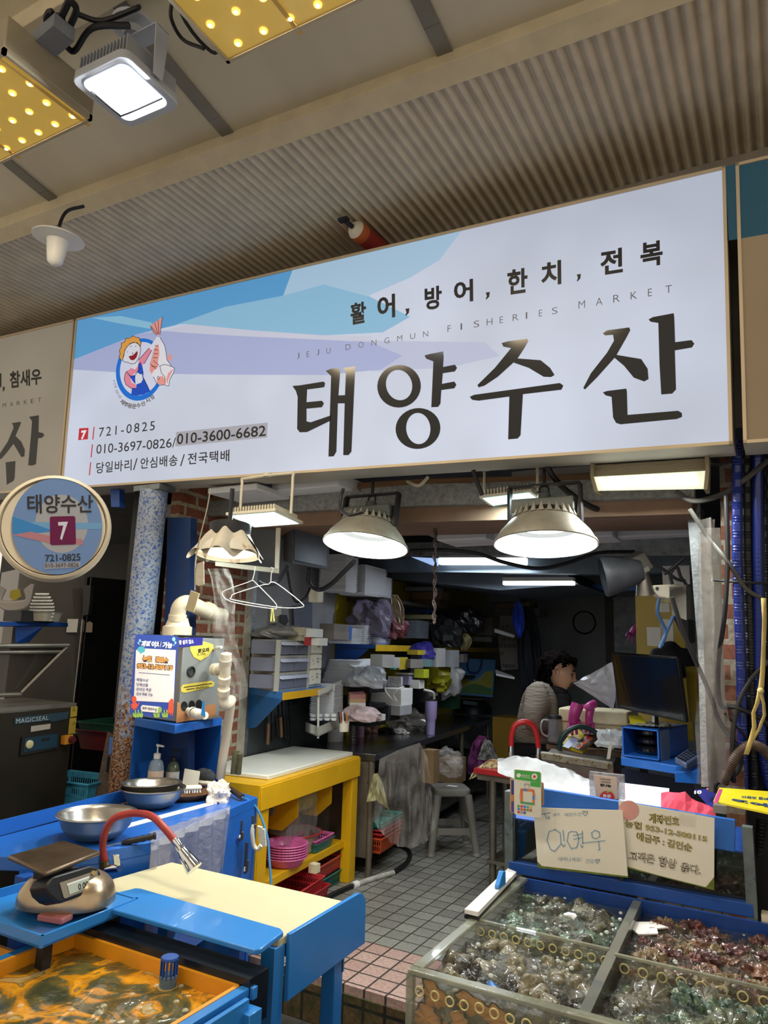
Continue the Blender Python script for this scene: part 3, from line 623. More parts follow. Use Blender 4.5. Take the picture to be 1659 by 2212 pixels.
# ------------------------------------------------------------------ wireless unit and extinguisher
ac = Z(126,515,3.38); t = thing('wireless_antenna','white disc antenna with a cone hanging under the roof channel','antenna', ac)
ra = 53*depth(ac)/FPX
mb = MB().lathe([(0,.012),(ra*.9,.010),(ra,.002),(ra,-.004),(ra*.5,-.012),(0,-.012)], ac, (.08,-.02,1), 36); mb.build('disc', m_white, t)
mb = MB().lathe([(ra*.45,-.008),(ra*.42,-.02),(ra*.35,-.085),(ra*.29,-.12),(ra*.12,-.137),(0,-.14)], ac, (.04,0,1), 28); mb.build('cone', m_white, t)
mb = MB().tube([ac+V((0,0,.01)),ac+V((0,0,.08)),ac+V((.0,.03,.16)),ac+V((.05,.08,.2))], .008); mb.build('cable', m_cable, t)
a0 = Z(752,495,3.52); a1 = a0+V((.06,.42,-.02)); dd = (a1-a0).normalized(); a0=a0+V((0,0,.03)); t = thing('fire_extinguisher','small red extinguisher canister lying on top of the white sign','fire extinguisher', a0)
m_ext = mat('extinguisher_red','#a03a36',.35,.1,.08)
mb = MB().lathe([(.0,.03),(.024,.03),(.038,.045),(.046,.06)], a0, dd, 20); mb.build('shoulder', m_cream, t)
mb = MB().lathe([(.046,.06),(.048,.075),(.048,.11)], a0, dd, 20); mb.build('orange_band', mat('orange_band','#c7683e',.4), t)
mb = MB().lathe([(.048,.11),(.048,.5),(.04,.53),(0,.535)], a0, dd, 20); mb.build('cylinder', m_ext, t)
mb = MB().cyl(a0-dd*.02, a0+dd*.04, .012, n=10); mb.box(a0-dd*.02+V((-.012,0,.012)),(.05,.03,.014)); mb.build('valve', m_dark, t)
# ------------------------------------------------------------------ beams and boards behind the sign
def band(name, L, d, th, m, label=None, cat=None, st=True):     # L: top-left, top-right, bottom-right, bottom-left pixels
    mb = fslab(MB(), L, d, th); return struct(name, mb, m) if st else one(name, mb, m, label, cat)
band('trim_8', [(338,1092),(900,1046),(1500,1030),(1500,1072),(900,1092),(345,1118)], 3.25, .05, m_galvlight)
band('trim_9', [(375,1068),(900,1035),(1480,1018),(1480,1036),(900,1052),(375,1088)], 3.3, .4, m_wood)
band('trim_10', [(400,1150),(850,1128),(1500,1105),(1500,1132),(850,1150),(400,1178)], 3.75, .05, m_galv)
band('ceiling_plywood', [(560,1095),(1500,1068),(1490,1110),(540,1140)], 3.30, .44, mat('ceiling_plywood','#7d6350',.7,0,.2,4,aniso=(1,6,1)))
band('trim_11', [(640,1178),(900,1172),(1510,1162),(1510,1200),(900,1200),(640,1210)], 4.7, .06, m_galv)
band('trim_12', [(650,1206),(1510,1200),(1510,1235),(1300,1240),(650,1232)], 5.3, .1, mat('blue_grey_lintel','#5d6a76',.5,.2,.2,8,dirt=('#33302f',.33,10)))
band('trim_13', [(1080,1258),(1400,1264),(1400,1276),(1080,1270)], 6.5, .05, mat('blue_tarp_strip','#3d6bc0',.5))
lv = one('ceiling_duct', fslab(MB(), [(640,1215),(1200,1222),(1250,1262),(1080,1275),(640,1228)], 5.7, 1.2), mat('blue_grey_duct','#56616d',.5,.2,.15,4), 'dull blue grey duct under the loft behind the tube lights','duct')
# posts, brick pillar
struct('trim_14', fslab(MB(), [(1483,1085),(1512,1085),(1528,1410),(1508,1410)], 3.45, .05), m_galv)
struct('wall_pillar', fslab(MB(), [(1553,955),(1592,955),(1615,1990),(1575,1990)], 3.30, .14), m_brick)
struct('wall_pillar_side', fslab(MB(), [(1590,955),(1800,955),(1800,1990),(1612,1990)], 3.42, .1), mat('dark_backing','#1c1c20',.7))
struct('trim_15', fslab(MB(), [(1512,1140),(1556,1140),(1580,1710),(1530,1710)], 3.36, .1), mat('cream_tile_jamb','#4e4a42',.5,0,.2,12,dirt=('#6f5a40',.36,16)))
struct('trim_16', fslab(MB(), [(1508,1404),(1530,1404),(1545,1700),(1515,1700)], 3.44, .05), m_galvlight)
# ------------------------------------------------------------------ foam boxes stored on the loft beams
for (x0,x1,y0,y1,d,lab) in ((580,735,1028,1056,3.9,'white foam box in the gap directly above the flat square lamp'),(945,1045,1138,1166,4.4,'white foam box on the loft, left of the hanging chain group'),
    (1050,1090,1138,1168,4.45,'narrow white foam box on the loft behind the right bell lamp'),(1255,1318,1130,1160,4.4,'small white foam box end right of the right bell lamp'),(1322,1472,1122,1158,4.4,'longest white foam box on the loft beside the galvanised post'),
    (1112,1270,1010,1030,3.8,'grey white foam box above the small cyan lamp'),(440,560,1048,1062,3.9,'pale foam slab above the left end of the galvanised beam')):
    one('foam_box', bx(MB(), x0,x1,y0,y1,d,.3), m_foam, lab, 'foam box', 'foam boxes on the loft beams', bevel=.008)
# ------------------------------------------------------------------ bell lamps
m_bell = mat('dusty_bell_outside','#8f8b7f',.5,.3,.15,20,dirt=('#5f5545',.3,40)); m_bellin = mat('white_bell_inside','#d3d5d3',.4,0,.04,40,dirt=('#6b6b68',.17,120))
def bell(px, py, d, rpx, lab, tilt, kx):
    c = Y(px, py, d); r = rpx*depth(c)/FPX; ax = V(tilt).normalized()
    t = thing('bell_lamp', lab, 'lamp', c, 'bell lamps under the sign')
    mb = MB().lathe([(r,0),(r*.99,.012),(r*.88,.055),(r*.70,.10),(r*.60,.125)], c, ax, 40); mb.lathe([(r,0),(r*1.015,.004),(r*1.0,.014)], c, ax, 40); mb.build('shade', m_bell, t)
    mb = MB().lathe([(r*.985,.003),(r*.86,.052),(r*.68,.092),(r*.55,.10)], c, ax, 40); mb.build('shade_inside', m_bellin, t)
    mb = MB().lathe([(0,.082),(r*.48,.082),(r*.56,.09),(r*.56,.11),(0,.11)], c, ax, 32); mb.build('lens', glow('bell_lens','#fbffff',5), t)
    x = ax.orthogonal().normalized(); y = ax.cross(x)
    mb = MB()
    for i in range(26):
        a = 2*math.pi*i/26; e = x*math.cos(a)+y*math.sin(a); g = ax.cross(e)
        p = c+e*r*.60+ax*.115; mb.slab([p-g*r*.055+e*r*.02, p+g*r*.055+e*r*.02, p-e*r*.06+ax*.045], e*.01)
    mb.build('heat_sink_teeth', m_bell, t)
    mb = MB().lathe([(r*.60,.12),(r*.52,.135),(r*.5,.15),(0,.15)], c, ax, 24); mb.build('heat_sink', m_dark, t)
    mb = MB().box(c+ax*.178,(r*1.25,.09,.06)); mb.cyl(c+ax*.15,c+ax*.235,.035,.028,14); mb.build('driver_box', mat('driver_grey','#5e625f',.5,.4,.15), t, bevel=.004)
    mb = MB().tube([c+ax*.235+V((-.02,0,0)),c+ax*.262+V((-.018,0,0)),c+ax*.27,c+ax*.262+V((.018,0,0)),c+ax*.235+V((.02,0,0))],.005,6); mb.build('hanging_loop', m_dark, t)
    mb = MB()
    for sg in (-1,1): mb.hexa([c+ax*.10+V((sg*r*.72-.006,-.02,0)),c+ax*.10+V((sg*r*.72+.006,-.02,0)),c+ax*.10+V((sg*r*.72+.006,.02,0)),c+ax*.10+V((sg*r*.72-.006,.02,0)),c+ax*.27+V((sg*r*.72-.006,-.02,0)),c+ax*.27+V((sg*r*.72+.006,-.02,0)),c+ax*.27+V((sg*r*.72+.006,.02,0)),c+ax*.27+V((sg*r*.72-.006,.02,0))])
    mb.box(c+ax*.275,(r*1.44,.04,.008)); mb.build('bracket', m_dark, t)
    MB().cyl(c+ax*.27, c+ax*.27+UP*.13, .008, n=8).build('hanging_rod', m_dark, t)
    area('lamp', c+ax*.079, c-ax, r*.96, kx, (.95,.98,1), t)
    return t
bell(789,1180,3.05,92,'left white bell lamp hanging under the sign',VH*.16+VR*.10+UP,13)
bell(1178,1178,3.00,110,'right white bell lamp, the largest, hanging below the small cyan lamp',VH*.13+VR*.02+UP,16)
# ------------------------------------------------------------------ flat square lamp with yoke, small cyan lamp, LED bar
def flatlamp(quad, z, lab, gm, fins, hang, pw, col, toph):
    q = [Z(*p, z) for p in quad]; c = sum(q, V())/4; pl = Plane(c, q[1]-q[0], q[3]-q[0]); 
    t = thing('flat_floodlight', lab, 'floodlight', c)
    if pl.n.z > 0: pl.n = -pl.n
    P2 = [((p-c).dot(pl.u), (p-c).dot(pl.v)) for p in q]; up = V((0,0,1))
    mb = MB().slab([p for p in q], up*.014); mb.build('bezel', m_cream, t, bevel=.002)
    mb = MB().slab([c+(p-c)*.88-up*.0015 for p in q], up*.001); mb.build('glass', gm, t)
    mb = MB()
    for i in range(fins):
        s = (i+.5)/fins; p = q[0].lerp(q[1], .06+.88*s); r = q[3].lerp(q[2], .06+.88*s); w = (q[1]-q[0]).normalized()*.003
        a, b = p.lerp(r,.08)+up*.014, p.lerp(r,.92)+up*.014; mb.hexa([a-w,a+w,b+w,b-w,a-w+up*.028,a+w+up*.028,b+w+up*.028,b-w+up*.028])
    mb.build('heat_sink', m_cream, t)
    mb = MB(); l, r = q[0].lerp(q[3],.5), q[1].lerp(q[2],.5); e = (r-l).normalized()
    l2, r2 = l-e*.004, r+e*.004; mb.tube([l2+up*.02,l2+up*(toph-.02),l2+up*toph+e*.02,r2+up*toph-e*.02,r2+up*(toph-.02),r2+up*.02], .007, 6, 3); mb.build('yoke', m_cream, t)
    mb = MB().lathe([(.008,0),(.022,.01),(.03,.03),(.055,.045),(.055,.055),(0,.055)] if hang else [(0,0),(.02,0),(.02,.02),(0,.02)], (l2+r2)/2+up*(toph-.004), UP, 20); mb.build('ceiling_mount', m_cream, t)
    area('lamp', c-up*.01, c-up, min((q[1]-q[0]).length,(q[3]-q[0]).length)*.8, pw, col, t)
    return t
flatlamp([(487,1113),(595,1104),(655,1132),(548,1140)], 2.13, 'flat square white floodlight on a yoke, leftmost under the sign', cool_glow, 16, False, 10, (.86,1,.98), .22)
flatlamp([(1035,1076),(1148,1062),(1170,1078),(1060,1094)], 2.24, 'small flat cyan floodlight mounted under the sign above the right bell lamp', glow('cyan_glass','#a9eef0',2.2), 14, True, 8, (.8,1,1), .16)
lz = [Y(*p, 2.98) for p in ((1283,1030),(1524,1017),(1520,1056),(1292,1060))]
c = sum(lz, V())/4; t = thing('led_bar_light','long LED bar light in a ribbed cream housing under the right of the sign','floodlight', c)
up = UP; L0, L1 = lz[0], lz[1]; B0, B1 = lz[3], lz[2]
mb = MB().slab([L0,L1,B1,B0], V((0,.004,0))); mb.build('lens', mat('led_bar_lens','#e7ecd8',.2,0,.3,40,emis=.75,ecol='#dfe4c4'), t)
mb = MB()
for i in range(11):
    for j in range(2):
        p = L0.lerp(L1,.06+.88*(i+.3*j)/10.5).lerp(B0.lerp(B1,.06+.88*(i+.3*j)/10.5), .25+.4*j); mb.ball(p-V((0,.004,0)), .008, 8, 6)
mb.build('led_row', glow('led_bar_dot','#fbfff4',5), t)
mb = MB().hexa([L0+V((0,.005,0)),L1+V((0,.005,0)),L1+V((0,.1,0)),L0+V((0,.1,0)),L0+V((0,.02,.055)),L1+V((0,.02,.055)),L1+V((0,.09,.055)),L0+V((0,.09,.055))])
mb.build('ribbed_housing', mat('ribbed_cream','#9c8f78',.4,.3,.05,6,1.0,10,aniso=(1,1,30)), t)
for p, b, s in ((L0,B0,-1),(L1,B1,1)): MB().slab([p+V((0,0,.06)),p+V((0,.1,.06)),b+V((0,.1,0)),b+V((0,-.006,-.004)),p+V((0,-.006,0))], V((s*.014,0,0))).build('end_cap', mat('end_cap_tan','#8f8468',.4,.2), t)
mb = MB().tube([L0+V((0,.05,.04)),L0+V((0,.05,.12)),L1+V((0,.05,.12)),L1+V((0,.05,.04))], .006, 6, 1); mb.build('hanger_bar', m_galvlight, t)
area('lamp', c+V((0,.03,-.055)), c+V((0,.03,-1)), .5, 9, (1,1,.93), t, sy=.02)
# ------------------------------------------------------------------ ceiling tubes inside the shop
def tube_light(x0,x1,yt,yb,d,lab):
    a, b = Y(x0,(yt+yb)/2,d), Y(x1,(yt+yb)/2+ (0),d); h = (yb-yt)*depth(a)/FPX; c = (a+b)/2
    t = thing('tube_light', lab, 'ceiling light', c, 'tube lights inside the shop')
    MB().hexa([a+V((0,-.03,-h/2)),b+V((0,-.03,-h/2)),b+V((0,.03,-h/2)),a+V((0,.03,-h/2)),a+V((0,-.03,h/2)),b+V((0,-.03,h/2)),b+V((0,.03,h/2)),a+V((0,.03,h/2))]).build('diffuser', glow('tube_glow','#eef8ff',4), t, bevel=.008)
    MB().hexa([a+V((0,-.04,h/2)),b+V((0,-.04,h/2)),b+V((0,.04,h/2)),a+V((0,.04,h/2)),a+V((0,-.03,h/2+.03)),b+V((0,-.03,h/2+.03)),b+V((0,.03,h/2+.03)),a+V((0,.03,h/2+.03))]).build('housing', m_white, t)
    return t, c, (b-a).length
t, c, l = tube_light(950,1138,1206,1220,5.2,'near white tube light behind the hanging chain'); area('lamp', c-UP*.05, c-UP, l, 11, (.82,.9,1), t, sy=.06)
t, c, l = tube_light(1088,1241,1256,1264,5.62,'far white tube light deeper inside the shop'); area('lamp', c-UP*.05, c-UP, l, 5, (.82,.9,1), t, sy=.06)
mb = fslab(MB(), [(888,1203),(945,1206),(945,1222),(935,1222)], 5.24, .02); one('skylight_pane', mb, glow('pane_blue','#9db9e8',.9), 'small bright blue pane left of the near tube light', 'window')
# ================================================================== LEFT SIDE OF THE FRONT
ZL = .78
def bowl(name_r, c, r, h, lab, tiltv=(0,0,1), group=None):
    c = V(c); rb = r*.42
    prof = [(0,.004),(rb,.004),(r*.66,h*.22),(r*.86,h*.55),(r*.95,h*.88),(r*1.0,h),(r*1.03,h+.002),(r*1.03,h-.003),(r*.97,h*.88),(r*.88,h*.52),(r*.68,h*.17),(rb,0),(0,0)]
    t = thing('mixing_bowl', lab, 'bowl', c, group); MB().lathe(prof, c, tiltv, 48).build('bowl', m_steel, t)
    mb = MB(); a = V(tiltv).normalized(); x = a.orthogonal().normalized(); y = a.cross(x)
    mb.tube([c+a*h+(x*math.cos(k/24*2*math.pi)+y*math.sin(k/24*2*math.pi))*r*1.025 for k in range(24)], .0035, 6, 2, True); mb.build('rolled_rim', m_steel, t); return t
# round rusty pole
m_pole = mat('blue_pole_flaking_paint','#97a0ac',.6,.1,.15,10,.2,60,dirt=('#2c56a3',.46,70))
nt = m_pole.node_tree; b = nt.nodes['Principled BSDF']
tc = nt.nodes['Texture Coordinate']; sp = nt.nodes.new('ShaderNodeSeparateXYZ'); nt.links.new(tc.outputs['Object'], sp.inputs[0])
mr = nt.nodes.new('ShaderNodeMapRange'); mr.inputs['From Min'].default_value = 1.0; mr.inputs['From Max'].default_value = 1.95; mr.inputs['To Min'].default_value = .62; mr.inputs['To Max'].default_value = .12
nt.links.new(sp.outputs['Z'], mr.inputs['Value'])
nz = nt.nodes.new('ShaderNodeTexNoise'); nz.inputs['Scale'].default_value = 60; nz.inputs['Detail'].default_value = 7; nt.links.new(tc.outputs['Object'], nz.inputs['Vector'])
ad = nt.nodes.new('ShaderNodeMath'); ad.operation = 'ADD'; nt.links.new(nz.outputs['Fac'], ad.inputs[0]); nt.links.new(mr.outputs[0], ad.inputs[1])
rp = nt.nodes.new('ShaderNodeValToRGB'); rp.color_ramp.elements[0].position = .92; rp.color_ramp.elements[1].position = .97; nt.links.new(ad.outputs[0], rp.inputs[0])
rust = nt.nodes.new('ShaderNodeValToRGB'); rust.color_ramp.elements[0].color = (*lin('#4a2412'),1); rust.color_ramp.elements[1].color = (*lin('#b08a66'),1); rust.color_ramp.elements[0].position = .42; rust.color_ramp.elements[1].position = .62
n5 = nt.nodes.new('ShaderNodeTexNoise'); n5.inputs['Scale'].default_value = 120; nt.links.new(tc.outputs['Object'], n5.inputs['Vector']); nt.links.new(n5.outputs['Fac'], rust.inputs[0])
mx = nt.nodes.new('ShaderNodeMix'); mx.data_type = 'RGBA'; nt.links.new(rp.outputs[0], mx.inputs['Factor']); nt.links.new(b.inputs['Base Color'].links[0].from_socket, mx.inputs['A']); nt.links.new(rust.outputs[0], mx.inputs['B']); nt.links.new(mx.outputs['Result'], b.inputs['Base Color'])
pb, pt = D(265,1700,3.78), D(328,1110,4.02); e = (pt-pb)/(pt.z-pb.z)
t = thing('support_pole','round pole with flaking blue paint and rust behind the blue corner shelf','pole', pb-e*(pb.z+.2))
MB().cyl(pb-e*(pb.z+.2), pb+e*(2.36-pb.z), .076, n=32).build('pole', m_pole, t)
MB().box(pb+e*(2.37-pb.z),(.2,.12,.03)).build('top_bracket', m_galv, t)
band('trim_17', [(362,1118),(412,1118),(405,1700),(345,1700)], 2.93, .05, mat('dark_blue_jamb','#16305c',.45,.1,.15))
one('drop_bracket', fslab(MB(), [(238,1057),(258,1057),(258,1095),(240,1095)], 2.87, .04), m_bluedark, 'short blue steel tab sticking down under the sign left end','bracket')
# blue counter with low back rim
bl, bk, fr, fm, fl_, fa = Z(-120,1838,ZL), Z(445,1690,ZL), Z(557,1722,ZL), Z(330,1818,ZL), Z(225,1838,ZL), Z(45,1852,ZL)
fz_ = Z(-150,1845,ZL)
t = thing('blue_counter','long blue steel counter holding the three steel bowls','counter', (-2.5,2.3,-.2))
top = [bl, bk, fr, fm, fl_, fa, fz_]
MB().slab([p-UP*.045 for p in top], UP*.045).build('worktop', m_blue, t, bevel=.003)
mb = MB(); 
for p, q in ((fr,fm),(fm,fl_),(fl_,fa)): 
    n_ = (q-p).cross(UP).normalized()*.015
    mb.hexa([p-UP*.5,q-UP*.5,q-UP*.5+n_,p-UP*.5+n_,p-UP*.045,q-UP*.045,q-UP*.045+n_,p-UP*.045+n_])
mb.build('front_apron', m_blue, t)
r0, r1 = Z(-120,1838,ZL), Z(285,1729,ZL)
w = V((-.015,0,0)); MB().hexa([r0,r1,r1+w,r0+w,r0+UP*.055,r1+UP*.055,r1+w+UP*.055,r0+w+UP*.055]).build('back_rim', m_blue, t)
bk2, fr2 = bk-UP*.03, fr; n_ = V((0,-.02,0))
mb = MB().hexa([bk2-UP*.95,fr2-UP*.95,fr2-UP*.95+n_,bk2-UP*.95+n_,bk2-UP*.02,fr2-UP*.045,fr2-UP*.045+n_,bk2-UP*.02+n_]); mb.build('end_panel', m_blue, t)
for p in (fr+V((-.03,-.04,0)), V((-2.75,1.8,ZL)), V((-2.35,1.75,ZL)), bk+V((.03,-.05,0))): MB().box((p.x,p.y,.27),(.05,.05,.92)).build('leg', m_bluedark, t)
# tape strip and clear cover over the front edge
def onz(pts, z): return [Z(a,b,z) for a,b in pts]
one('paper_tape', MB().slab(onz([(258,1793),(262,1783),(452,1733),(462,1738)],ZL+.001), UP*.0008), m_paper, 'printed white tape stuck across the blue counter','tape')
f0, f1 = Z(322,1800,ZL+.002), Z(498,1743,ZL+.002)
e0 = Z(430,1762,ZL); e0.z = 0
def cov(u, v):
    p = f0.lerp(f1, u); q = Z(325+172*u, 1822-75*u, ZL+.003)
    if v < .22: a = p.lerp(q, v/.22); return a+UP*(.003+.002*math.sin(u*40))
    w = (v-.22)/.78; d_ = V((.02+.03*math.sin(u*11)*w+.012*math.sin(u*37), -.015, -.36*w)); return q+V((.012,-.012,0))+d_
t = tag(MB().sheet(cov, 60, 24).build('plastic_cover', m_film, mods=(('SOLIDIFY',dict(thickness=.0008)),)), 'crinkled clear plastic sheet taped over the blue counter edge','plastic sheet')
# bowls
c = Z(205,1812,ZL); r = 80*depth(c)/FPX; bowl('b', c, r, r*.66, 'single steel bowl alone on the blue counter, nearest of the bowls', group=None)
c = Z(328,1744,ZL); r = 66*depth(c)/FPX; bowl('b', c, r, r*.62, 'lower steel bowl of the stacked pair under the corner shelf')
bowl('b', c+V((-.015,0,r*.20)), r*.93, r*.56, 'upper steel bowl nested in the pair under the corner shelf', (-.03,.02,1))
# tray with brushes
c = Z(395,1722,ZL+.001)
t = thing('wicker_tray','brown woven tray with brushes right of the stacked bowls','tray', c)
mb = MB().lathe([(0,.002),(.10,.002),(.14,.03),(.146,.03),(.105,-.0005),(0,-.0005)], c, UP, 32); mb.build('tray', mat('woven_brown','#6d4a30',.7,0,.3,60,.8,40), t)
def brush(c, rz, body, bris, lab, l=.15):
    t = thing('scrub_brush', lab, 'brush', c); M = Matrix.Rotation(rz,3,'Z')
    MB().box(V(c)+UP*.022,(l,.045,.016),M).build('handle', body, t, bevel=.006)
    mb = MB(); rr = random.Random(3)
    for i in range(12):
        for j in range(3):
            p = V(c)+M@V((-l*.44+l*.88*i/11,-.016+.016*j,.014)); mb.cyl(p, p+V((rr.uniform(-.003,.003),rr.uniform(-.003,.003),-.014)), .004, n=5)
    mb.build('bristles', bris, t); return t
m_bris = mat('grey_bristle','#3c3d3e',.8,0,.3,60); m_brw = mat('white_bristle','#dcdad0',.8)
brush(Z(400,1712,ZL+.045)+UP*.0, .9, m_cream, m_brw, 'cream scrub brush lying in the woven tray')
c = Z(440,1697,ZL+.03); t = thing('wire_brush','oval brush with dark grey bristles at the back of the woven tray','brush', c)
MB().ball(c+UP*.02, (.075,.04,.018), 20, 10).build('back', m_cream, t); MB().ball(c+UP*.045, (.068,.034,.04), 24, 12, .12).build('bristles', mat('dark_bristle','#3a3d40',.9,0,.4,90,1,160), t)
one('sponge_card', quad_slab(MB(), [D(393,1698,3.62),D(427,1702,3.62),D(432,1666,3.66),D(399,1660,3.66)], .008), mat('stained_white_card','#c9c5b5',.8,0,.06,8,dirt=('#8e8465',.33,30)), 'stained white square pad leaning on the cream brush','pad')
def crumple(name, c, r, m, lab, cat, seed=0, jit=.55, n=28, base=None, sc=(1,1,1)):
    mb = MB(); vs = []; nu, nv = n, n//2; c = V(c)
    def fn(u, v):
        t = 2*math.pi*u; ph = math.pi*v; q = V((math.sin(ph)*math.cos(t), math.sin(ph)*math.sin(t), math.cos(ph)))
        k = 1+jit*noise.noise(q*1.9+V((seed,0,0)))+jit*.6*abs(noise.noise(q*5+V((0,seed,0))))
        return (c.x+q.x*r*k*sc[0], c.y+q.y*r*k*sc[1], c.z+max(-.55,q.z)*r*k*sc[2])
    mb.sheet(fn, nu, nv); return one(name, mb, m, lab, cat, smooth=False)
crumple('crumpled_tissue', Z(470,1718,ZL+.028), .052, mat('stained_tissue','#d8cfc4',.9,0,.12,12,.3,30), 'crumpled stained tissue right of the brush tray','tissue', 3, .7, 40)
t = thing('gas_torch','rusty torch handle with pale blue hose, end of the blue counter','torch', Z(505,1715,ZL))
MB().cyl(Z(487,1697,ZL+.04), Z(523,1722,ZL+.02), .012, .014).build('handle', mat('rusty_grip','#3d2d20',.6,.2,.3,30), t)
MB().tube([Z(523,1722,ZL+.02),D(545,1735,3.55),D(562,1760,3.55),D(578,1810,3.5),D(582,1860,3.45),D(586,1910,3.4)], .006).build('hose', mat('pale_blue_hose','#3f7fa8',.4), t)
# water circulation unit on the corner shelf
m_unit = mat('grey_steel_unit','#8a8d8b',.4,.3,.06,4)
E_, R_, L_ = D(383,1563,3.50), D(474,1549,3.73), D(296,1553,3.70)
E_.z = R_.z = L_.z = 1.146; BK = R_+L_-E_
t = thing('water_cooler_unit','grey water circulation unit with yellow labels on the blue corner shelf','machine', (E_+BK)/2)
MB().hexa([E_,R_,BK,L_]+[p+UP*.41 for p in (E_,R_,BK,L_)]).build('body', m_unit, t, bevel=.006)
MB().hexa([p+UP*.411 for p in (E_,R_,BK,L_)]+[p+UP*.42 for p in (E_,R_,BK,L_)]).build('top_gasket', m_black, t)
UF = Plane(E_, R_-E_, UP)
m_lab = mat('yellow_label','#cdbb52',.4); m_brown = mat('tan_panel','#a9744a',.4)
S6 = lambda p: tr(p, 5.53, 250, 1350)
mb = MB(); put_poly(mb, UF, S6([(735,920),(760,925),(800,1000),(860,1005),(1000,975),(1190,940),(1190,1085),(720,1170)]), .001); mb.build('tan_panel', m_brown, t)
mb = MB(); put_poly(mb, UF, S6([(885,240),(1030,190),(1165,235),(1150,310),(1100,375),(1010,428),(930,385),(885,300)]), .002); mb.build('badge', m_lab, t)
mb = MB(); put_poly(mb, UF, S6([(775,745),(800,712),(1140,665),(1175,690),(1165,735),(820,812),(780,800)]), .002); mb.build('notice_label', m_lab, t)
mb = MB(); put_text(mb, UF, '회오리', S6([(978,345),(1112,318),(1110,268),(976,285)]), .003, .05); put_text(mb, UF, 'SL-2000', S6([(968,366),(1066,356),(1064,332),(968,340)]), .003); mb.build('badge_lettering', blk, t)
mb = MB(); put_text(mb, UF, '070-8730-3222', S6([(950,772),(1112,748),(1110,722),(950,745)]), .003, .02); put_line(mb, UF, S6([(810,745),(1145,698)]), 1.6, .003); put_line(mb, UF, S6([(840,772),(935,758)]), 1.6, .003); mb.build('notice_lettering', blk, t)
for cx in (815,905,992):
    mb = MB(); put_poly(mb, UF, S6(ell(cx,970-(cx-815)*.12,40,58,20)), .003); mb.build('round_badge', blk, t)
mb = MB(); put_poly(mb, UF, S6([(750,155),(1035,148),(1032,238),(748,268)]), .0035); mb.build('blue_strip', mat('navy_strip','#2b2a80',.4), t)
mb = MB(); put_text(mb, UF, '템 설치 업소', S6([(750,235),(925,222),(922,170),(750,182)]), .0042, .03); mb.build('strip_lettering', mat('print_white','#dcdce4',.5), t)
c = UF.P(*S6([(895,555)])[0], .001); mb = MB().lathe([(.026,0),(.026,.006),(.022,.008),(.019,-.001),(0,-.001)], c, UF.n, 24); mb.build('sight_hole', m_dark, t)
def valve(parent, a, b, r):
    MB().cyl(a, b, r*.85, n=20).build('valve_pipe', m_cream, parent); d_ = (b-a).normalized(); c = a.lerp(b,.3); MB().lathe([(r*1.2,-.012),(r*1.25,0),(r*1.2,.012)], c, d_, 20).build('valve_collar', m_cream, parent)
    c2 = a.lerp(b,.55); MB().lathe([(r*1.1,-.03),(r*1.15,0),(r*1.1,.03),(r*.8,.04)], c2, d_, 20).build('valve_body', m_cream, parent)
a_ = UF.P(406,1536,.0); valve(t, a_, D(443,1546,3.400), .021)
MB().hexa([D(434,1545,3.380),D(444,1547,3.380),D(444,1547,3.410),D(434,1545,3.410),D(437,1514,3.380),D(441,1514,3.380),D(441,1514,3.410),D(437,1514,3.410)]).build('valve_handle', mat('sky_plastic','#2f86cf',.4), t)
valve(t, UF.P(462,1402,0), D(478,1398,3.530), .008)
# pvc pipes
m_pvc = mat('cream_pvc','#cfc4ac',.4,0,.06,6,dirt=('#7d6f5c',.24,60))
t = thing('drain_pipe','cream drain pipe rising from the grey unit and bending right into the wall','pipe', D(382,1370,3.680))
MB().tube([D(382,1368,3.700),D(383,1345,3.700),D(384,1325,3.700),D(390,1308,3.700),D(405,1302,3.720),D(425,1310,3.780),D(450,1322,3.880),D(480,1330,4.030)], .040, 20).build('pipe', m_pvc, t)
MB().lathe([(.074,0),(.074,.045),(.062,.05),(.048,.09)], D(382,1373,3.700), UP, 24).build('pipe_flange', m_pvc, t)
mb = MB(); mb.cyl(D(383,1340,3.700), D(384,1328,3.700), .046, n=24); mb.build('pipe_collar', m_pvc, t)
mb = MB(); mb.cyl(D(446,1318,3.865), D(455,1322,3.900), .047, n=24); mb.build('pipe_collar', m_pvc, t)
t = thing('waste_pipe','white plastic waste pipe with tee and elbow beside the grey unit','pipe', D(480,1670,3.780)+V((0,0,-.05)))
MB().cyl(D(489,1412,3.580), D(483,1502,3.600), .027, n=20).build('riser', m_pvc, t); 
MB().cyl(D(470,1446,3.640), D(484,1446,3.590), .024, n=20).build('tee_branch', m_pvc, t)
MB().cyl(D(462,1446,3.660), D(471,1446,3.640), .031, n=20).build('tee_socket', m_pvc, t)
for y0,y1 in ((1424,1438),(1462,1474),(1488,1500)): MB().cyl(D(488-(y0-1412)*.06,y0,3.580), D(488-(y1-1412)*.06,y1,3.590), .031, n=20).build('coupling', m_pvc, t)
MB().tube([D(483,1500,3.600),D(482,1512,3.600),D(487,1522,3.610),D(495,1520,3.640),D(499,1512,3.680)], .027, 20).build('elbow', m_pvc, t)
MB().tube([D(497,1514,3.680),D(497,1530,3.700),D(490,1580,3.730),D(481,1640,3.750),D(476,1680,3.760)], .024, 18).build('down_pipe', m_pvc, t)
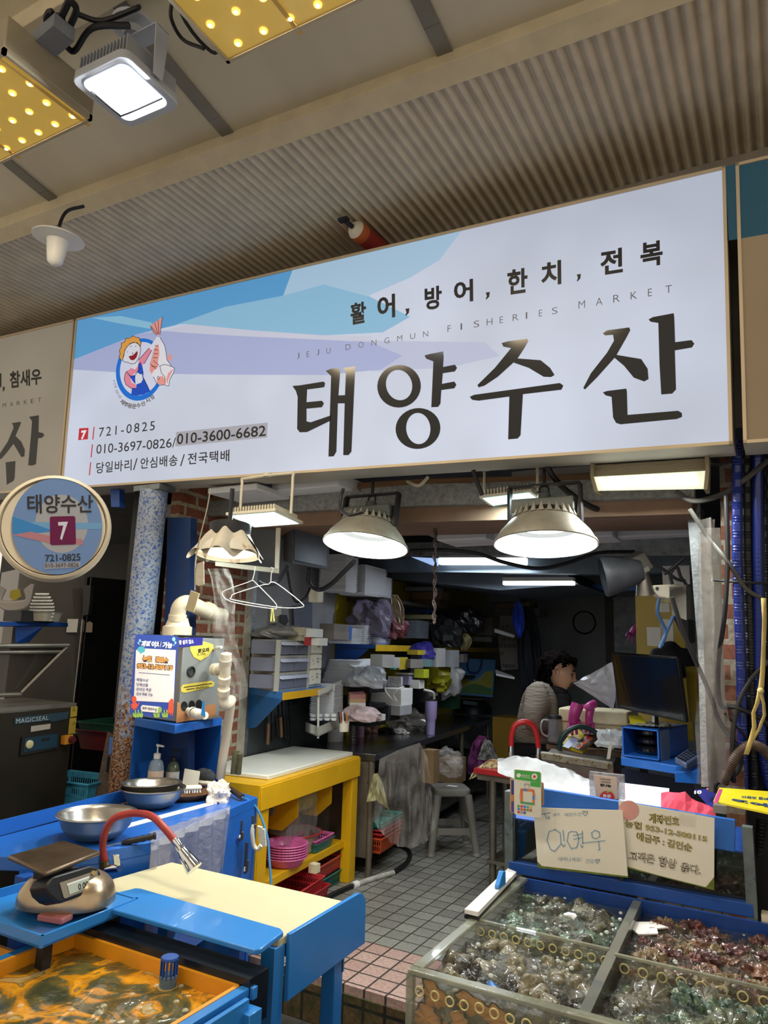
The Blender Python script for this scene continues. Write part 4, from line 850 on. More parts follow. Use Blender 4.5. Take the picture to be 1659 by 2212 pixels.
# corner shelf
C0, Lp, Rp, Fv = D(396,1640,4.05), D(283,1640,3.66), D(474,1640,3.80), D(373,1640,3.40)
t = thing('corner_shelf','blue steel corner shelf standing on the counter under the grey unit','shelf', V((C0.x,C0.y,ZL)))
def wallp(p, q, z0, z1, th):
    n_ = (q-p).cross(UP).normalized()*th; p0, q0 = V((p.x,p.y,z0)), V((q.x,q.y,z0)); p1, q1 = V((p.x,p.y,z1)), V((q.x,q.y,z1)); return [p0,q0,q0+n_,p0+n_,p1,q1,q1+n_,p1+n_]
MB().hexa(wallp(Lp,C0,ZL,1.10,.004)).build('left_panel', m_blue, t); MB().hexa(wallp(C0,Rp,ZL,1.10,.004)).build('right_panel', m_blue, t)
MB().slab([V((p.x,p.y,1.10)) for p in (Lp,Fv,Rp,C0)], UP*.042).build('top_plate', m_blue, t, bevel=.003)
def bottle(c, r, h, body, capm, lab, kind='pump', nm='pump_bottle', label=None):
    c = V(c); t = thing(nm, lab, 'bottle', c)
    MB().lathe([(0,0),(r,0),(r*1.02,h*.03),(r,h*.52),(r*.8,h*.64),(r*.36,h*.70),(r*.36,h*.74)], c, UP, 24).build('bottle', body, t)
    if label: MB().lathe([(r*1.03,h*.10),(r*1.03,h*.46)], c, UP, 24).build('label', label, t)
    MB().lathe([(r*.46,h*.70),(r*.46,h*.80),(r*.15,h*.82)], c, UP, 16).build('cap', capm, t)
    if kind == 'pump':
        MB().cyl(c+UP*h*.8, c+UP*h*.97, r*.1, n=8).build('pump_stem', capm, t); MB().hexa([c+UP*h*.95+V(q) for q in ((-r*.2,-r*.12,0),(r*1.1,-r*.1,.0),(r*1.1,r*.1,.0),(-r*.2,r*.12,0),(-r*.2,-r*.12,.012),(r*1.0,-r*.08,.008),(r*1.0,r*.08,.008),(-r*.2,r*.12,.012))]).build('pump_head', capm, t)
    else:
        MB().slab([c+UP*h*.80+V(q) for q in ((-r*.3,-.008,0),(-r*1.3,-.008,.03),(-r*1.1,-.008,.055),(r*1.1,-.008,.052),(r*1.3,-.008,.02),(r*.3,-.008,.01))], V((0,.016,0))).build('spray_head', capm, t)
        MB().tube([c+UP*(h*.8+.03)+V((-r*.8,0,0)), c+UP*h*.72+V((-r*1.2,0,0)), c+UP*h*.66+V((-r*1.0,0,0))], .004, 6).build('trigger', capm, t)
    return t
m_clear = mat('clear_bottle','#9fb2c4',.15,0,.05,alpha=.55,coat=.3); m_lab1 = mat('white_orange_label','#d8c0b0',.5,0,.05,30)
bottle(Z(333,1712,ZL+.001), .038, .235, m_clear, m_white, 'clear bottle with white pump, leftmost under the corner shelf', label=m_lab1)
bottle(Z(370,1706,ZL+.001), .034, .20, mat('olive_liquid','#5a6250',.2,0,.1,alpha=.85,coat=.3), m_black, 'bottle with black pump between the clear and the purple bottles', label=m_paper)
bottle(Z(395,1702,ZL+.001)+VH*.03, .034, .215, mat('purple_liquid','#2f3390',.2,0,.1,coat=.3), mat('frosted_spray','#8fa3c6',.3,alpha=.7), 'purple spray bottle with frosted trigger, rightmost under the corner shelf','spray','spray_bottle')
# account placard
PP_ = Plane(D(332,1460,3.37), D(385,1380,3.40)-D(295,1371,3.34), UP)
t = thing('account_placard','blue framed white placard with octopus leaning on the grey unit','sign board', PP_.P(332,1547,0))
def prect(mb, pl, pts, off, th): mb.slab([pl.P(a,b,off) for a,b in pts], pl.n*th)
mb = MB(); prect(mb, PP_, S6([(240,125),(265,110),(735,130),(752,150),(750,180),(680,1100),(655,1120),(190,1072),(168,1050),(172,1000),(228,160)]), 0, .004); mb.build('board', mat('placard_blue','#26449a',.35,coat=.3), t)
def pp(name, m, pts, off): mb = MB(); put_poly(mb, PP_, S6(pts), off); mb.build(name, m, t)
mw = mat('placard_white','#dcd6d4',.4)
pp('white_area', mw, [(242,300),(290,278),(718,300),(690,945),(635,925),(215,905)], .0048)
mo = mat('placard_orange','#d2513a',.5); mt_ = mat('placard_teal','#4aa3b5',.5); mg = mat('placard_green','#8db04a',.5)
pp('fish', mt_, [(255,285),(280,258),(330,255),(352,290),(345,320),(310,335),(285,345),(290,325),(262,310)], .0052)
for q in ((692,170,20,26),(712,212,12,18),(288,188,12,20),(268,214,8,12),(694,240,7,10),(280,230,6,8)): pp('bubble', mat('bubble_blue','#8fc7dc',.5), ell(*q,16), .0052)
pp('octopus', mo, [(190,900),(190,865),(215,845),(240,855),(250,885),(238,920),(262,950),(280,915),(285,925),(265,970),(250,975),(258,1000),(235,990),(238,1030),(222,1000),(205,1025),(205,985),(180,1000),(192,960),(172,960),(205,930)], .0056)
pp('squid', mo, [(632,915),(665,875),(688,890),(690,1010),(675,1090),(660,1040),(650,1095),(640,1045),(615,1080),(625,1040),(595,1050),(625,1000)], .0056)
for x in (225,260,300,470,500,570,600): pp('seaweed', mg, [(x-12,1100),(x-22,1060),(x-14,1040),(x,1070),(x+4,1010),(x+16,1015),(x+14,1060),(x+26,1050),(x+20,1105)], .0060)
pp('name_pill', mw, [(300,975),(318,955),(520,975),(530,1000),(525,1035),(505,1050),(312,1030),(298,1005)], .0060)
pp('search_mark', mg, ell(526,1012,24,36,20), .0064)
pt_ = lambda s, q, m, nm, bold=0, off=.0064: (lambda mb: (put_text(mb, PP_, s, S6(q), off, bold), mb.build(nm, m, t)))(MB())
mpw = MATS['print_white']; mpn = mat('navy_print','#29307a',.5); mpo = mat('orange_print','#e09a50',.5)
pt_('계좌이체 가능', [(300,262),(672,282),(680,205),(306,185)], mpw, 'heading', .06)
pt_('농협', [(322,432),(425,440),(428,375),(325,362)], mpo, 'bank_name', .07, .0068); pt_('농협', [(318,438),(430,446),(433,370),(321,356)], blk, 'bank_name', .10, .0056)
pt_('김인순', [(472,440),(620,455),(625,390),(476,375)], mpo, 'account_holder', .07, .0068); pt_('김인순', [(467,446),(626,460),(630,384),(471,369)], blk, 'account_holder', .10, .0056)
pt_('953-12-500115', [(255,515),(675,540),(680,488),(258,460)], mpo, 'account_number', .05, .0068); pt_('953-12-500115', [(249,522),(680,548),(686,481),(252,452)], blk, 'account_number', .12, .0056)
for i, s in enumerate(('·제철수산','·단체선물','·온라인 주문','·전국 택배 가능')): y = 668+i*57; pt_(s, [(238,y),(([390,385,425,440][i]),y+14),([392,387,427,442][i],y-24),(240,y-38)], mpn, 'bullet_line', .01)
pt_('제주 태양수산', [(315,1010),(488,1025),(490,992),(317,975)], blk, 'shop_name', .02)
mb = MB(); put_line(mb, PP_, S6([(275,568),(648,598)]), 1, .0056); mb.build('dotted_rule', mpn, t)
# ------------------------------------------------------------------ front cutting table
XB = -1.342
t = thing('cutting_table','blue steel front table with cream cutting board beside the yellow tank','table', (-1.7,2.0,-.2))
A, B_, C_, D_ = Z(232,1893,.70), Z(365,1861,.70), Z(745,1946,.70), Z(612,2025,.70)
A.x = B_.x = -2.17; A.y = 1.86; 
MB().slab([V((-2.17,1.80,.675)),V((-2.13,2.215,.675)),V((-1.343,2.225,.675)),V((-1.343,1.855,.675))], UP*.025).build('cutting_board', mat('cream_cutting_board','#bdb592',.45,0,.05,3,.03,90,dirt=('#a8986a',.30,6)), t, bevel=.004)
sp_ = [X(619,2016,XB),X(768,1928,XB),X(777,1929,XB),X(783,1942,XB),X(781,2036,XB),X(766,2046,XB),X(612,2162,XB)]
MB().slab([V((XB,p.y,p.z)) for p in sp_], V((.014,0,0))).build('side_panel', m_blue2, t, bevel=.002)
mb = MB().box((-1.75,2.215,.58),(.82,.015,.18)); mb.build('back_panel', m_blue2, t)
for x, y in ((-1.365,2.19),(-1.365,1.86),(-2.1,2.19)): MB().box((x,y,.24),(.05,.05,.88)).build('leg', m_blue2, t, bevel=.002)
MB().box((-1.72,2.02,.10),(.72,.34,.02)).build('lower_shelf', m_bluedark, t)
q = [Z(p[0],p[1],.715) for p in ((210,1958),(222,1945),(290,1928),(305,1929),(605,2016),(612,2024),(563,2062),(548,2064),(218,1968))]
one('tank_lid', MB().slab(q, UP*.014), m_blue2, 'blue acrylic lid board in front of the cream cutting board','lid', bevel=.003)
one('overflow_trough', MB().box((-1.60,1.69,.62),(.64,.08,.12)), mat('wet_black_trough','#0f1720',.25,0,.3,8), 'dark wet trough under the blue acrylic lid','trough')
# ------------------------------------------------------------------ yellow live fish tank
ZW = .622; zt = .66
i0, i1, i2, i3 = Z(165,2000,zt), Z(518,2118,zt), Z(345,2225,zt), Z(0,2095,zt)
x0 = (i0.x+i1.x*0); yb = (i0.y+i1.y)/2; XL, XR, YB, YF = -1.95, -1.315, 1.645, .85
t = thing('fish_tank','yellow lined fish tank with murky water in a blue frame','fish tank', ((XL+XR)/2,(YB+YF)/2,-.2))
m_yl = mat('yellow_tank_lining','#e0951a',.35,0,.08,5,.03,60,dirt=('#9a6414',.28,9),coat=.3)
mb = MB()
mb.box(((XL+XR)/2,YB,.42),(XR-XL,.012,.48)); mb.box((XL,(YB+YF)/2,.42),(.012,YB-YF,.48)); mb.box((XR,(YB+YF)/2,.56),(.012,YB-YF,.20)); mb.box(((XL+XR)/2,(YB+YF)/2,.19),(XR-XL,YB-YF,.012)); mb.build('lining', m_yl, t)
def framebar(nm, c, d): MB().box(c, d).build(nm, m_blue2, t, bevel=.002)
framebar('back_rim', ((XL+XR)/2,YB+.018,.645),(XR-XL+.09,.02,.03)); framebar('left_rim', (XL-.02,(YB+YF)/2,.645),(.03,YB-YF,.03)); framebar('right_rim', (XR+.020,(YB+YF)/2,.645),(.028,YB-YF+.04,.028))
framebar('outer_rail', (XR+.058,(YB+YF)/2-.03,.63),(.014,YB-YF,.05)); framebar('corner_post', (XR+.062,YB-.03,.30),(.05,.05,.66)); framebar('lower_rail', (XR+.06,(YB+YF)/2,.24),(.03,YB-YF,.06))
MB().box((XR+.05,(YB+YF)/2-.05,.43),(.006,YB-YF-.06,.34)).build('side_glass', mat('greenish_glass','#4b5a38',.1,0,.2,3,coat=.5), t)
m_water = bpy.data.materials.new('murky_amber_water'); m_water.use_nodes = True; nt = m_water.node_tree; N = nt.nodes; L = nt.links; b = N['Principled BSDF']
tc = N.new('ShaderNodeTexCoord'); n1 = N.new('ShaderNodeTexNoise'); n1.inputs['Scale'].default_value = 5.2; n1.inputs['Detail'].default_value = 3; n1.inputs['Distortion'].default_value = 2.2; L.new(tc.outputs['Object'], n1.inputs['Vector'])
r1_ = N.new('ShaderNodeValToRGB'); r1_.color_ramp.interpolation = 'EASE'; els = r1_.color_ramp.elements; els[0].position = .33; els[0].color = (*lin('#3c3d26'),1); els[1].position = .66; els[1].color = (*lin('#b39a63'),1)
for p_, c_ in ((.44,'#5b5228'),(.50,'#b57a14'),(.57,'#d6941c'),(.61,'#8c6a2a')):
    e_ = els.new(p_); e_.color = (*lin(c_),1)
L.new(n1.outputs['Fac'], r1_.inputs[0]); L.new(r1_.outputs[0], b.inputs['Base Color']); b.inputs['Roughness'].default_value = .12; b.inputs['Coat Weight'].default_value = .6; b.inputs['Coat Roughness'].default_value = .03
n3 = N.new('ShaderNodeTexNoise'); n3.inputs['Scale'].default_value = 16; n3.inputs['Distortion'].default_value = 1.5; L.new(tc.outputs['Object'], n3.inputs['Vector']); bp = N.new('ShaderNodeBump'); bp.inputs['Strength'].default_value = .35; bp.inputs['Distance'].default_value = .02; L.new(n3.outputs['Fac'], bp.inputs['Height']); L.new(bp.outputs[0], b.inputs['Normal'])
w_ = MB().sheet(lambda u, v: (XL+.007+(XR-XL-.014)*u, YF+.01+(YB-YF-.017)*v, ZW+.002*math.sin(u*31+v*17)), 40, 40).build('tank_water', m_water); stuff(tag(w_, 'murky amber water with drifting foam in the yellow tank','water'))
m_bub = mat('bubble_skin','#e8e0c0',.05,0,.02,alpha=.35,coat=1)
rr = random.Random(5)
for i, (px_, py_) in enumerate(((702,580),(790,652),(625,678),(672,684),(740,720),(592,620),(465,670),(92,670),(545,742),(830,690),(812,580),(500,742),(320,688),(610,742),(45,706))):
    c = Z(px_/2.074, 1850+py_/2.074, ZW+.002); c.y = min(c.y, YB-.02); one('water_bubble', MB().ball(c, (.0085,.0085,.005), 12, 8), m_bub, 'round bubble floating on the murky amber water','bubble','bubbles on the yellow tank water')
# strainer cage and float
c = Z(378, 2124, ZW)+UP*.05
if c.y > YB-.04: c.y = YB-.04
t = thing('drain_strainer','blue slotted strainer cap sticking out of the yellow tank water','strainer', c-UP*.03)
mb = MB()
for i in range(12):
    a = 2*math.pi*i/12; p = c+V((math.cos(a)*.021,math.sin(a)*.021,-.025)); mb.box(p+UP*.025,(.006,.004,.05),rz=a)
mb.build('bars', m_bluedark, t); MB().lathe([(0,.026),(.022,.026),(.024,.02),(.022,.018),(0,.018)], c, UP, 20).build('cap', m_bluedark, t)
MB().lathe([(.022,-.05),(.024,-.02),(.022,-.018),(0,-.018)], c, UP, 20).build('collar', mat('blue_grey_pipe','#5c6f80',.4), t)
MB().lathe([(.026,-.10),(.026,-.048),(0,-.048)], c, UP, 20).build('pipe_below', mat('tan_pipe','#b89a58',.5), t)
# second tank edge at the far left and tray with the scale
XT = -2.62
t = thing('side_fish_tank','neighbouring amber water tank, mostly cut off at the left edge','fish tank', (-2.3,1.2,-.2))
MB().box((-2.32,1.15,.57),(.56,.75,.01)).build('water', m_water, t)
MB().box((-2.02,1.2,.60),(.02,.9,.06)).build('rim', m_blue2, t); MB().box((-2.3,1.545,.56),(.6,.012,.10)).build('lining', m_yl, t); MB().box((-2.3,1.2,.2),(.6,.8,.70)).build('tank_body', m_bluedark, t)
q = [V(p) for p in ((-2.30,1.44,.70),(-1.845,1.445,.70),(-1.86,1.80,.70),(-2.28,1.81,.70))]
t = thing('scale_tray','shallow blue tray carrying the kitchen scale','tray', V((-2.08,1.6,.69)))
MB().slab(q, UP*.006).build('tray_bottom', m_blue2, t)
mb = MB()
for a, b_ in ((0,1),(1,2),(2,3),(3,0)):
    p, s_ = q[a], q[b_]; n_ = (s_-p).cross(UP).normalized()*.008; mb.hexa([p,s_,s_-n_,p-n_,p+UP*.032,s_+UP*.032,s_-n_+UP*.032,p-n_+UP*.032])
mb.build('tray_rim', m_blue2, t)
for x, y in ((-1.90,1.50),(-1.90,1.74),(-2.2,1.5)): MB().box((x,y,.655),(.03,.03,.08)).build('tray_foot', m_black, t)
one('pink_block', MB().box(Z(100,1988,.72)+V((0,.03,0)),(.09,.05,.018),rz=.2), mat('pink_eraser','#b9706c',.7), 'small pink block wedged under the kitchen scale','block', bevel=.004)
# the scale
sc_ = Z(112,1975,.725)+VH*.10; yaw = .50
M = Matrix.Rotation(yaw,3,'Z')
t = thing('kitchen_scale','worn steel digital scale reading 0.00 on the blue tray','scale', V((sc_.x,sc_.y,.722)))
def sm(u, v):     # domed steel body
    a = 2*math.pi*u; k = math.cos(v*math.pi/2)**.45; x = .145*math.copysign(abs(math.cos(a))**.75,math.cos(a))*k; y = .105*math.copysign(abs(math.sin(a))**.75,math.sin(a))*k
    return V((sc_.x,sc_.y,.728))+M@V((x,y,.088*math.sin(v*math.pi/2)))
MB().sheet(sm, 48, 14).build('body', mat('worn_steel','#a8957a',.3,.9,.25,8,.05,60,dirt=('#4a3a28',.28,16)), t)
MB().slab([V((sc_.x,sc_.y,.722))+M@V((.145*math.cos(a)*1.0,.105*math.sin(a),0)) for a in [i*math.pi/12 for i in range(24)]], UP*.008).build('base', m_black, t)
# platter
pz = .862; P4 = [Z(15,1858,pz),Z(98,1896,pz),Z(217,1848,pz),Z(136,1824,pz)]
PL2 = Plane(sum(P4,V())/4, P4[2]-P4[1], (P4[0]-P4[1]))
mb = MB().slab([p for p in P4], UP*.014); mb.build('platter', mat('rust_stained_platter','#5a4a38',.35,.6,.35,7,.1,60,dirt=('#b9a78a',.30,20)), t, bevel=.006)
mb = MB().box(sum(P4,V())/4-UP*.02,(.09,.07,.06),M); mb.build('load_post', m_dark, t)
# display pod on the front
DP = Plane(D(160,1906,1), D(205,1880,1.0)-D(115,1915,1.0), UP)
fcn = sum(((P4[1]-P4[2]).normalized(),),V()); 
ed = (P4[2]-P4[1]).normalized(); nn_ = ed.cross(UP); nn_ = -nn_ if nn_.dot(CAM-sc_) < 0 else nn_
o_ = (P4[1]+P4[2])/2; o_ = V((o_.x,o_.y,.79)) - nn_*.005
SDp = Plane(o_+nn_*.02, ed, UP*1.0+(-nn_)*.25)
q8 = lambda p: tr(p, 3.318, 0, 1600)
mb = MB(); prect(mb, SDp, q8([(325,1045),(350,1000),(400,965),(640,895),(690,905),(722,950),(725,1000),(705,1050),(670,1080),(440,1165),(395,1150),(345,1105)]), -.06, .062); mb.build('display_pod', m_black, t, bevel=.008)
mb = MB(); prect(mb, SDp, q8([(420,1020),(690,930),(705,1030),(690,1045),(460,1132),(450,1125)]), .002, .002); mb.build('display_bezel', mat('bezel_bronze','#8b8272',.4,.3), t)
mb = MB(); prect(mb, SDp, q8([(475,1040),(625,985),(632,1048),(490,1105)]), .0042, .001); mb.build('display', mat('lcd_grey_green','#a7afa0',.2), t)
mb = MB(); put_text(mb, SDp, '0.00', q8([(552,1075),(625,1048),(620,1005),(548,1030)]), .0056, .02); mb.build('digits', blk, t)
mb = MB(); prect(mb, SDp, q8([(470,1028),(630,972),(632,984),(472,1040)]), .0042, .0008); mb.build('label_strip', m_paper, t)
mb = MB(); prect(mb, SDp, q8(ell(658,950,15,17,16)), .004, .003); mb.build('button', mat('gold_button','#b0935c',.4,.4), t)
mb = MB(); prect(mb, SDp, q8(ell(682,1018,18,18,16)), .004, .003); mb.build('button', mat('blue_button','#4f83b8',.4), t)
# water tap with red hose arch
tb = Z(224,1888,.70); dt = depth(tb)
t = thing('bar_tap','chrome tap with arched worn red hose and cone spray head','tap', tb)
MB().tube([D(226,1858,dt),D(222,1830,dt),D(228,1795,dt),D(247,1768,dt),D(285,1757,dt),D(325,1762,dt-.05),D(352,1785,dt-.1),D(381,1820,dt-.14)], .0125, 14, 8).build('hose', mat('worn_red_hose','#8c2b25',.45,0,.25,12,dirt=('#4a1512',.3,20)), t)
a_, b_ = D(380,1817,dt-.14), D(420,1877,dt-.18); dd = (b_-a_); l = dd.length
MB().lathe([(.010,-.008),(.013,.0),(.014,l*.3),(.017,l*.33),(.028,l*.92),(.029,l),(.026,l),(0,l*.97)], a_, dd.normalized(), 24).build('spray_head', m_chrome, t)
MB().cyl(D(226,1858,dt), tb, .017, n=16).build('tap_stem', mat('old_brass','#5c5038',.4,.7,.3,30), t)
MB().cyl(D(228,1878,dt), D(258,1873,dt-.02), .016, n=16).build('tap_body', m_chrome, t)
MB().hexa([D(245,1870,dt-.02),D(260,1870,dt-.02),D(260,1870,dt-.035),D(245,1870,dt-.035),D(243,1846,dt-.02),D(258,1846,dt-.02),D(258,1846,dt-.035),D(243,1846,dt-.035)]).build('tap_lever', m_chrome, t, bevel=.003)
a_, b_ = Z(338,1805,ZL+.03), Z(267,1820,ZL+.01); k_ = b_+(b_-a_)*.9
t = thing('sharpening_steel','knife sharpening steel with black twisted grip on the blue counter','sharpening steel', b_)
MB().lathe([(0,0),(.013,.002),(.013,.01)]+[(.010+.0025*(i%2),.012+i*.012) for i in range(9)]+[(.007,.125),(0,.125)], a_, (b_-a_).normalized(), 14).build('grip', m_black, t); MB().cyl(b_, k_, .004, n=8).build('rod', m_chrome, t)
# basket, bowl and board seen behind the counter on the left
def basket(name, c, w, d, h, m, lab, rz=0, group=None, th=.006, taper=.9, slots=9, cat='basket'):
    c = V(c); M = Matrix.Rotation(rz,3,'Z'); t = thing(name, lab, cat, c, group)
    B0 = [(-w/2*taper,-d/2*taper),(w/2*taper,-d/2*taper),(w/2*taper,d/2*taper),(-w/2*taper,d/2*taper)]; B1 = [(-w/2,-d/2),(w/2,-d/2),(w/2,d/2),(-w/2,d/2)]
    mb = MB(); mb.slab([c+M@V((x,y,0)) for x,y in B0], UP*th)
    for i in range(4):
        j = (i+1)%4; p0, p1 = V((*B0[i],0)), V((*B0[j],0)); q0, q1 = V((*B1[i],h)), V((*B1[j],h)); L_ = (p1-p0).length; n = max(4, int(L_/.014)); 
        for k in range(n+1):
            s = k/n; a, b = p0.lerp(p1,s), q0.lerp(q1,s); e = (p1-p0).normalized()*(.0025 if 0<k<n else .004)
            nn = V((e.y,-e.x,0)).normalized()*.003
            mb.hexa([c+M@(a-e),c+M@(a+e),c+M@(a+e-nn),c+M@(a-e-nn),c+M@(b-e),c+M@(b+e),c+M@(b+e-nn),c+M@(b-e-nn)])
        for r0_, r1_ in ((0,.16),(.46,.54),(.8,1.0)):
            a, b, a2, b2 = p0.lerp(q0,r0_), p1.lerp(q1,r0_), p0.lerp(q0,r1_), p1.lerp(q1,r1_); e = (p1-p0).normalized(); nn = V((e.y,-e.x,0))*-.003
            mb.hexa([c+M@a,c+M@b,c+M@(b+nn),c+M@(a+nn),c+M@a2,c+M@b2,c+M@(b2+nn),c+M@(a2+nn)])
    mb.build('basket_wall', m, t)
    mb = MB(); R1 = [V((x*1.04,y*1.04,h)) for x,y in B1]
    mb.tube([c+M@p for p in R1], .006, 6, 1, True); mb.build('rim', m, t); return t
basket('plastic_basket', D(165,1738,3.9), .36, .26, .14, mat('cyan_plastic','#3f93b5',.45), 'cyan plastic basket behind the blue counter on the left', .15)
mb = MB().lathe([(0,0),(.13,0),(.17,.08),(.175,.08),(.135,-.004),(0,-.004)], D(120,1745,4.0)-UP*.04, UP, 28); one('red_basin', mb, m_red, 'red basin rim showing under the cyan basket','basin')
t = thing('leaning_plank','dark brown board with an oval hole leaning behind the pole','board', D(225,1720,3.8))
bd = mat('patterned_brown_board','#4d4138',.6,0,.2,60,.5,80)
mb = MB(); o8 = [D(232,1580,3.9),D(248,1588,3.9),D(247,1725,3.8),D(205,1722,3.8)]; quad_slab(mb, o8, .02); mb.build('board', bd, t)
mb = MB(); quad_slab(mb, [D(237,1592,3.85),D(252,1592,3.85),D(248,1628,3.83),D(234,1630,3.83)], .01); mb.build('blue_patch', m_blue, t)
mb = MB(); quad_slab(mb, [D(232,1635,3.8),D(240,1638,3.8),D(238,1670,3.8),D(229,1668,3.8)], .01); mb.build('oval_hole', blk, t)
def tub(c, w, d, h, m, lab, rz=0, group=None, nm='plastic_tub', cat='tub'):
    c = V(c); t = thing(nm, lab, cat, c, group); M = Matrix.Rotation(rz,3,'Z')
    def rr_(s, z, r=.02):
        out = []
        for (cx, cy, a0) in ((w/2*s-r,d/2*s-r,0),(-w/2*s+r,d/2*s-r,90),(-w/2*s+r,-d/2*s+r,180),(w/2*s-r,-d/2*s+r,270)):
            for k in range(5): a = math.radians(a0+22.5*k); out.append(c+M@V((cx+r*math.cos(a),cy+r*math.sin(a),z)))
        return out
    rings = [rr_(.86,0),rr_(.98,h*.93),rr_(1.0,h*.94),rr_(1.04,h*.96),rr_(1.04,h),rr_(1.0,h),rr_(.96,h*.98),rr_(.84,.005)]; n = 20
    mb = MB(); vs = [p for r in rings for p in r]; fs = [(k*n+i,k*n+(i+1)%n,(k+1)*n+(i+1)%n,(k+1)*n+i) for k in range(len(rings)-1) for i in range(n)]+[tuple(range(n))[::-1], tuple(range((len(rings)-1)*n,len(rings)*n))]
    mb.add(vs, fs); mb.build('tub', m, t); return t
tub(D(262,1612,4.2), .30, .45, .11, mat('dark_red_tub','#5a1a20',.4), 'dark red tub with a green one inside, left of the pole', .1)
tub(D(262,1606,4.2)+UP*.035, .29, .44, .10, mat('dark_green_tub','#1d4a3c',.4), 'dark green tub nested in the dark red one, left of the pole', .1)
# ------------------------------------------------------------------ neighbouring stall in the dark
m_fr = mat('grey_fridge_side','#57534f',.35,.4,.06,2); m_fb = mat('black_fridge_door','#141416',.3,.2,.08)
fe = D(168,1420,4.6); fl0 = D(20,1420,4.35); fr0 = D(292,1420,4.9)
t = thing('refrigerator','tall refrigerator with grey side and black doors, left stall','refrigerator', V((fe.x,fe.y,0)))
def pr(p, q, z0, z1, th): n_ = (q-p).cross(UP).normalized()*th; n_ = n_ if n_.dot(VH) > 0 else -n_; return [V((p.x,p.y,z0)),V((q.x,q.y,z0)),V((q.x,q.y,z0))+n_,V((p.x,p.y,z0))+n_,V((p.x,p.y,z1)),V((q.x,q.y,z1)),V((q.x,q.y,z1))+n_,V((p.x,p.y,z1))+n_]
MB().hexa(pr(fl0, fe, 0, 1.95, .5)).build('cabinet', m_fr, t, bevel=.004)
d0 = fe+(fr0-fe).normalized()*.03
MB().hexa(pr(d0, fr0, .95, 1.93, .05)).build('upper_door', m_fb, t, bevel=.006); MB().hexa(pr(d0, fr0, .03, .93, .05)).build('lower_door', m_fb, t, bevel=.006)
MB().slab([D(180,1264,4.55),D(196,1264,4.55),D(194,1300,4.55),D(190,1328,4.55),D(178,1330,4.55)], VH*.05).build('handle', mat('handle_grey','#3e3d3c',.4,.3), t)
MB().cyl(D(180,1338,4.56), D(160,1520,4.56), .010, n=8).build('edge_trim', m_chrome, t)
MB().slab([D(146,1337,4.55),D(169,1337,4.58),D(166,1366,4.58),D(143,1366,4.55)], VH*.002).build('rating_label', m_paper, t)
MB().slab([D(187,1345,4.6),D(194,1342,4.6),D(200,1346,4.6),D(199,1366,4.6),D(185,1366,4.6)], VH*.002).build('energy_label', mat('tan_label','#8d7f6d',.6), t)
# vacuum sealer
sa, sb = D(-30,1560,3.35), D(158,1560,3.75); 
m_seal = mat('dark_bronze_sealer','#2e2a22',.35,.5,.15,3)
t = thing('vacuum_sealer','dark vacuum packing machine with open lid in the left stall','machine', V((sb.x,sb.y,-.0)))
zt_ = D(158,1528,3.75).z
MB().hexa(pr(sa, sb, -.2, zt_, .5)).build('cabinet', m_seal, t, bevel=.004)
VS = Plane(sb, sb-sa, UP); S8 = lambda p: tr(p, 4.423, 0, 1200)
def vq(nm, m, pts, off=.003, th=.002): mb = MB(); mb.slab([VS.P(a,b,off) for a,b in S8(pts)], VS.n*th); mb.build(nm, m, t)
vq('name_plate', mat('teal_plate','#22353f',.4), [(135,1550),(655,1490),(640,1560),(490,1590),(470,1575),(130,1612)])
mb = MB(); put_text(mb, VS, 'MAGICSEAL', S8([(148,1605),(455,1568),(458,1528),(150,1560)]), .0056, .0, 1.1); mb.build('name_lettering', mat('silver_print','#8f9a9c',.4), t)
vq('warning_label', mat('warn_yellow','#8e7a2a',.5), [(672,1445),(735,1440),(728,1535),(665,1545)]); vq('warning_label', MATS['warn_yellow'], [(660,1555),(725,1548),(712,1698),(645,1705)])
for y_ in (1470,1600): 
    mb = MB(); put_line(mb, VS, S8([(700,y_-18),(714,y_+12),(688,y_+14)]), .6, .006, True); mb.build('warning_triangle', blk, t)
vq('serial_label', mat('pale_label','#8f867c',.6), [(292,1630),(478,1606),(474,1655),(288,1685)])
vq('control_panel', m_black, [(200,1735),(560,1680),(545,1840),(182,1912)], .003, .008); vq('panel_face', mat('panel_blue','#14303f',.35), [(225,1745),(540,1700),(528,1825),(212,1878)], .0115, .001)
c = VS.P(*S8([(264,1802)])[0], .012); MB().lathe([(.020,0),(.020,.006),(.017,.008),(0,.008)], c, VS.n, 20).build('gauge', mat('gauge_face','#a9a37e',.3), t)
vq('panel_display', blk, [(382,1742),(458,1732),(456,1760),(380,1772)], .013, .001)
vq('switch_box', mat('switch_yellow','#a8701c',.5), [(580,1722),(660,1708),(655,1790),(575,1802)], .003, .03)
c = VS.P(*S8([(640,1752)])[0], .034); MB().lathe([(.018,0),(.016,.02),(0,.02)], c, VS.n, 18).build('switch_knob', mat('knob_maroon','#4a1218',.4), t)
mb = MB(); Lq = [D(-40,1400,3.5),D(148,1393,3.9),D(140,1404,3.9),D(46,1492,3.7),D(-40,1500,3.5)]
mb.slab(Lq, VH*.01); mb.build('lid_glass', mat('smoky_lid','#3a352f',.15,0,.1,alpha=.6,coat=.4), t)
mb = MB(); mb.tube([D(-40,1396,3.49),D(148,1394,3.88)], .012, 8, 1); mb.tube([D(148,1394,3.88),D(46,1496,3.68)], .008, 8, 1); mb.tube([D(-40,1410,3.48),D(135,1408,3.86)], .010, 8, 1); mb.tube([D(-40,1503,3.48),D(44,1500,3.68)], .012, 8, 1); mb.build('lid_frame', m_steeldull, t)
MB().hexa(pr(sa+VH*.02, sb+VH*.02, zt_, zt_+.02, .45)).build('chamber_rim', m_steeldull, t)
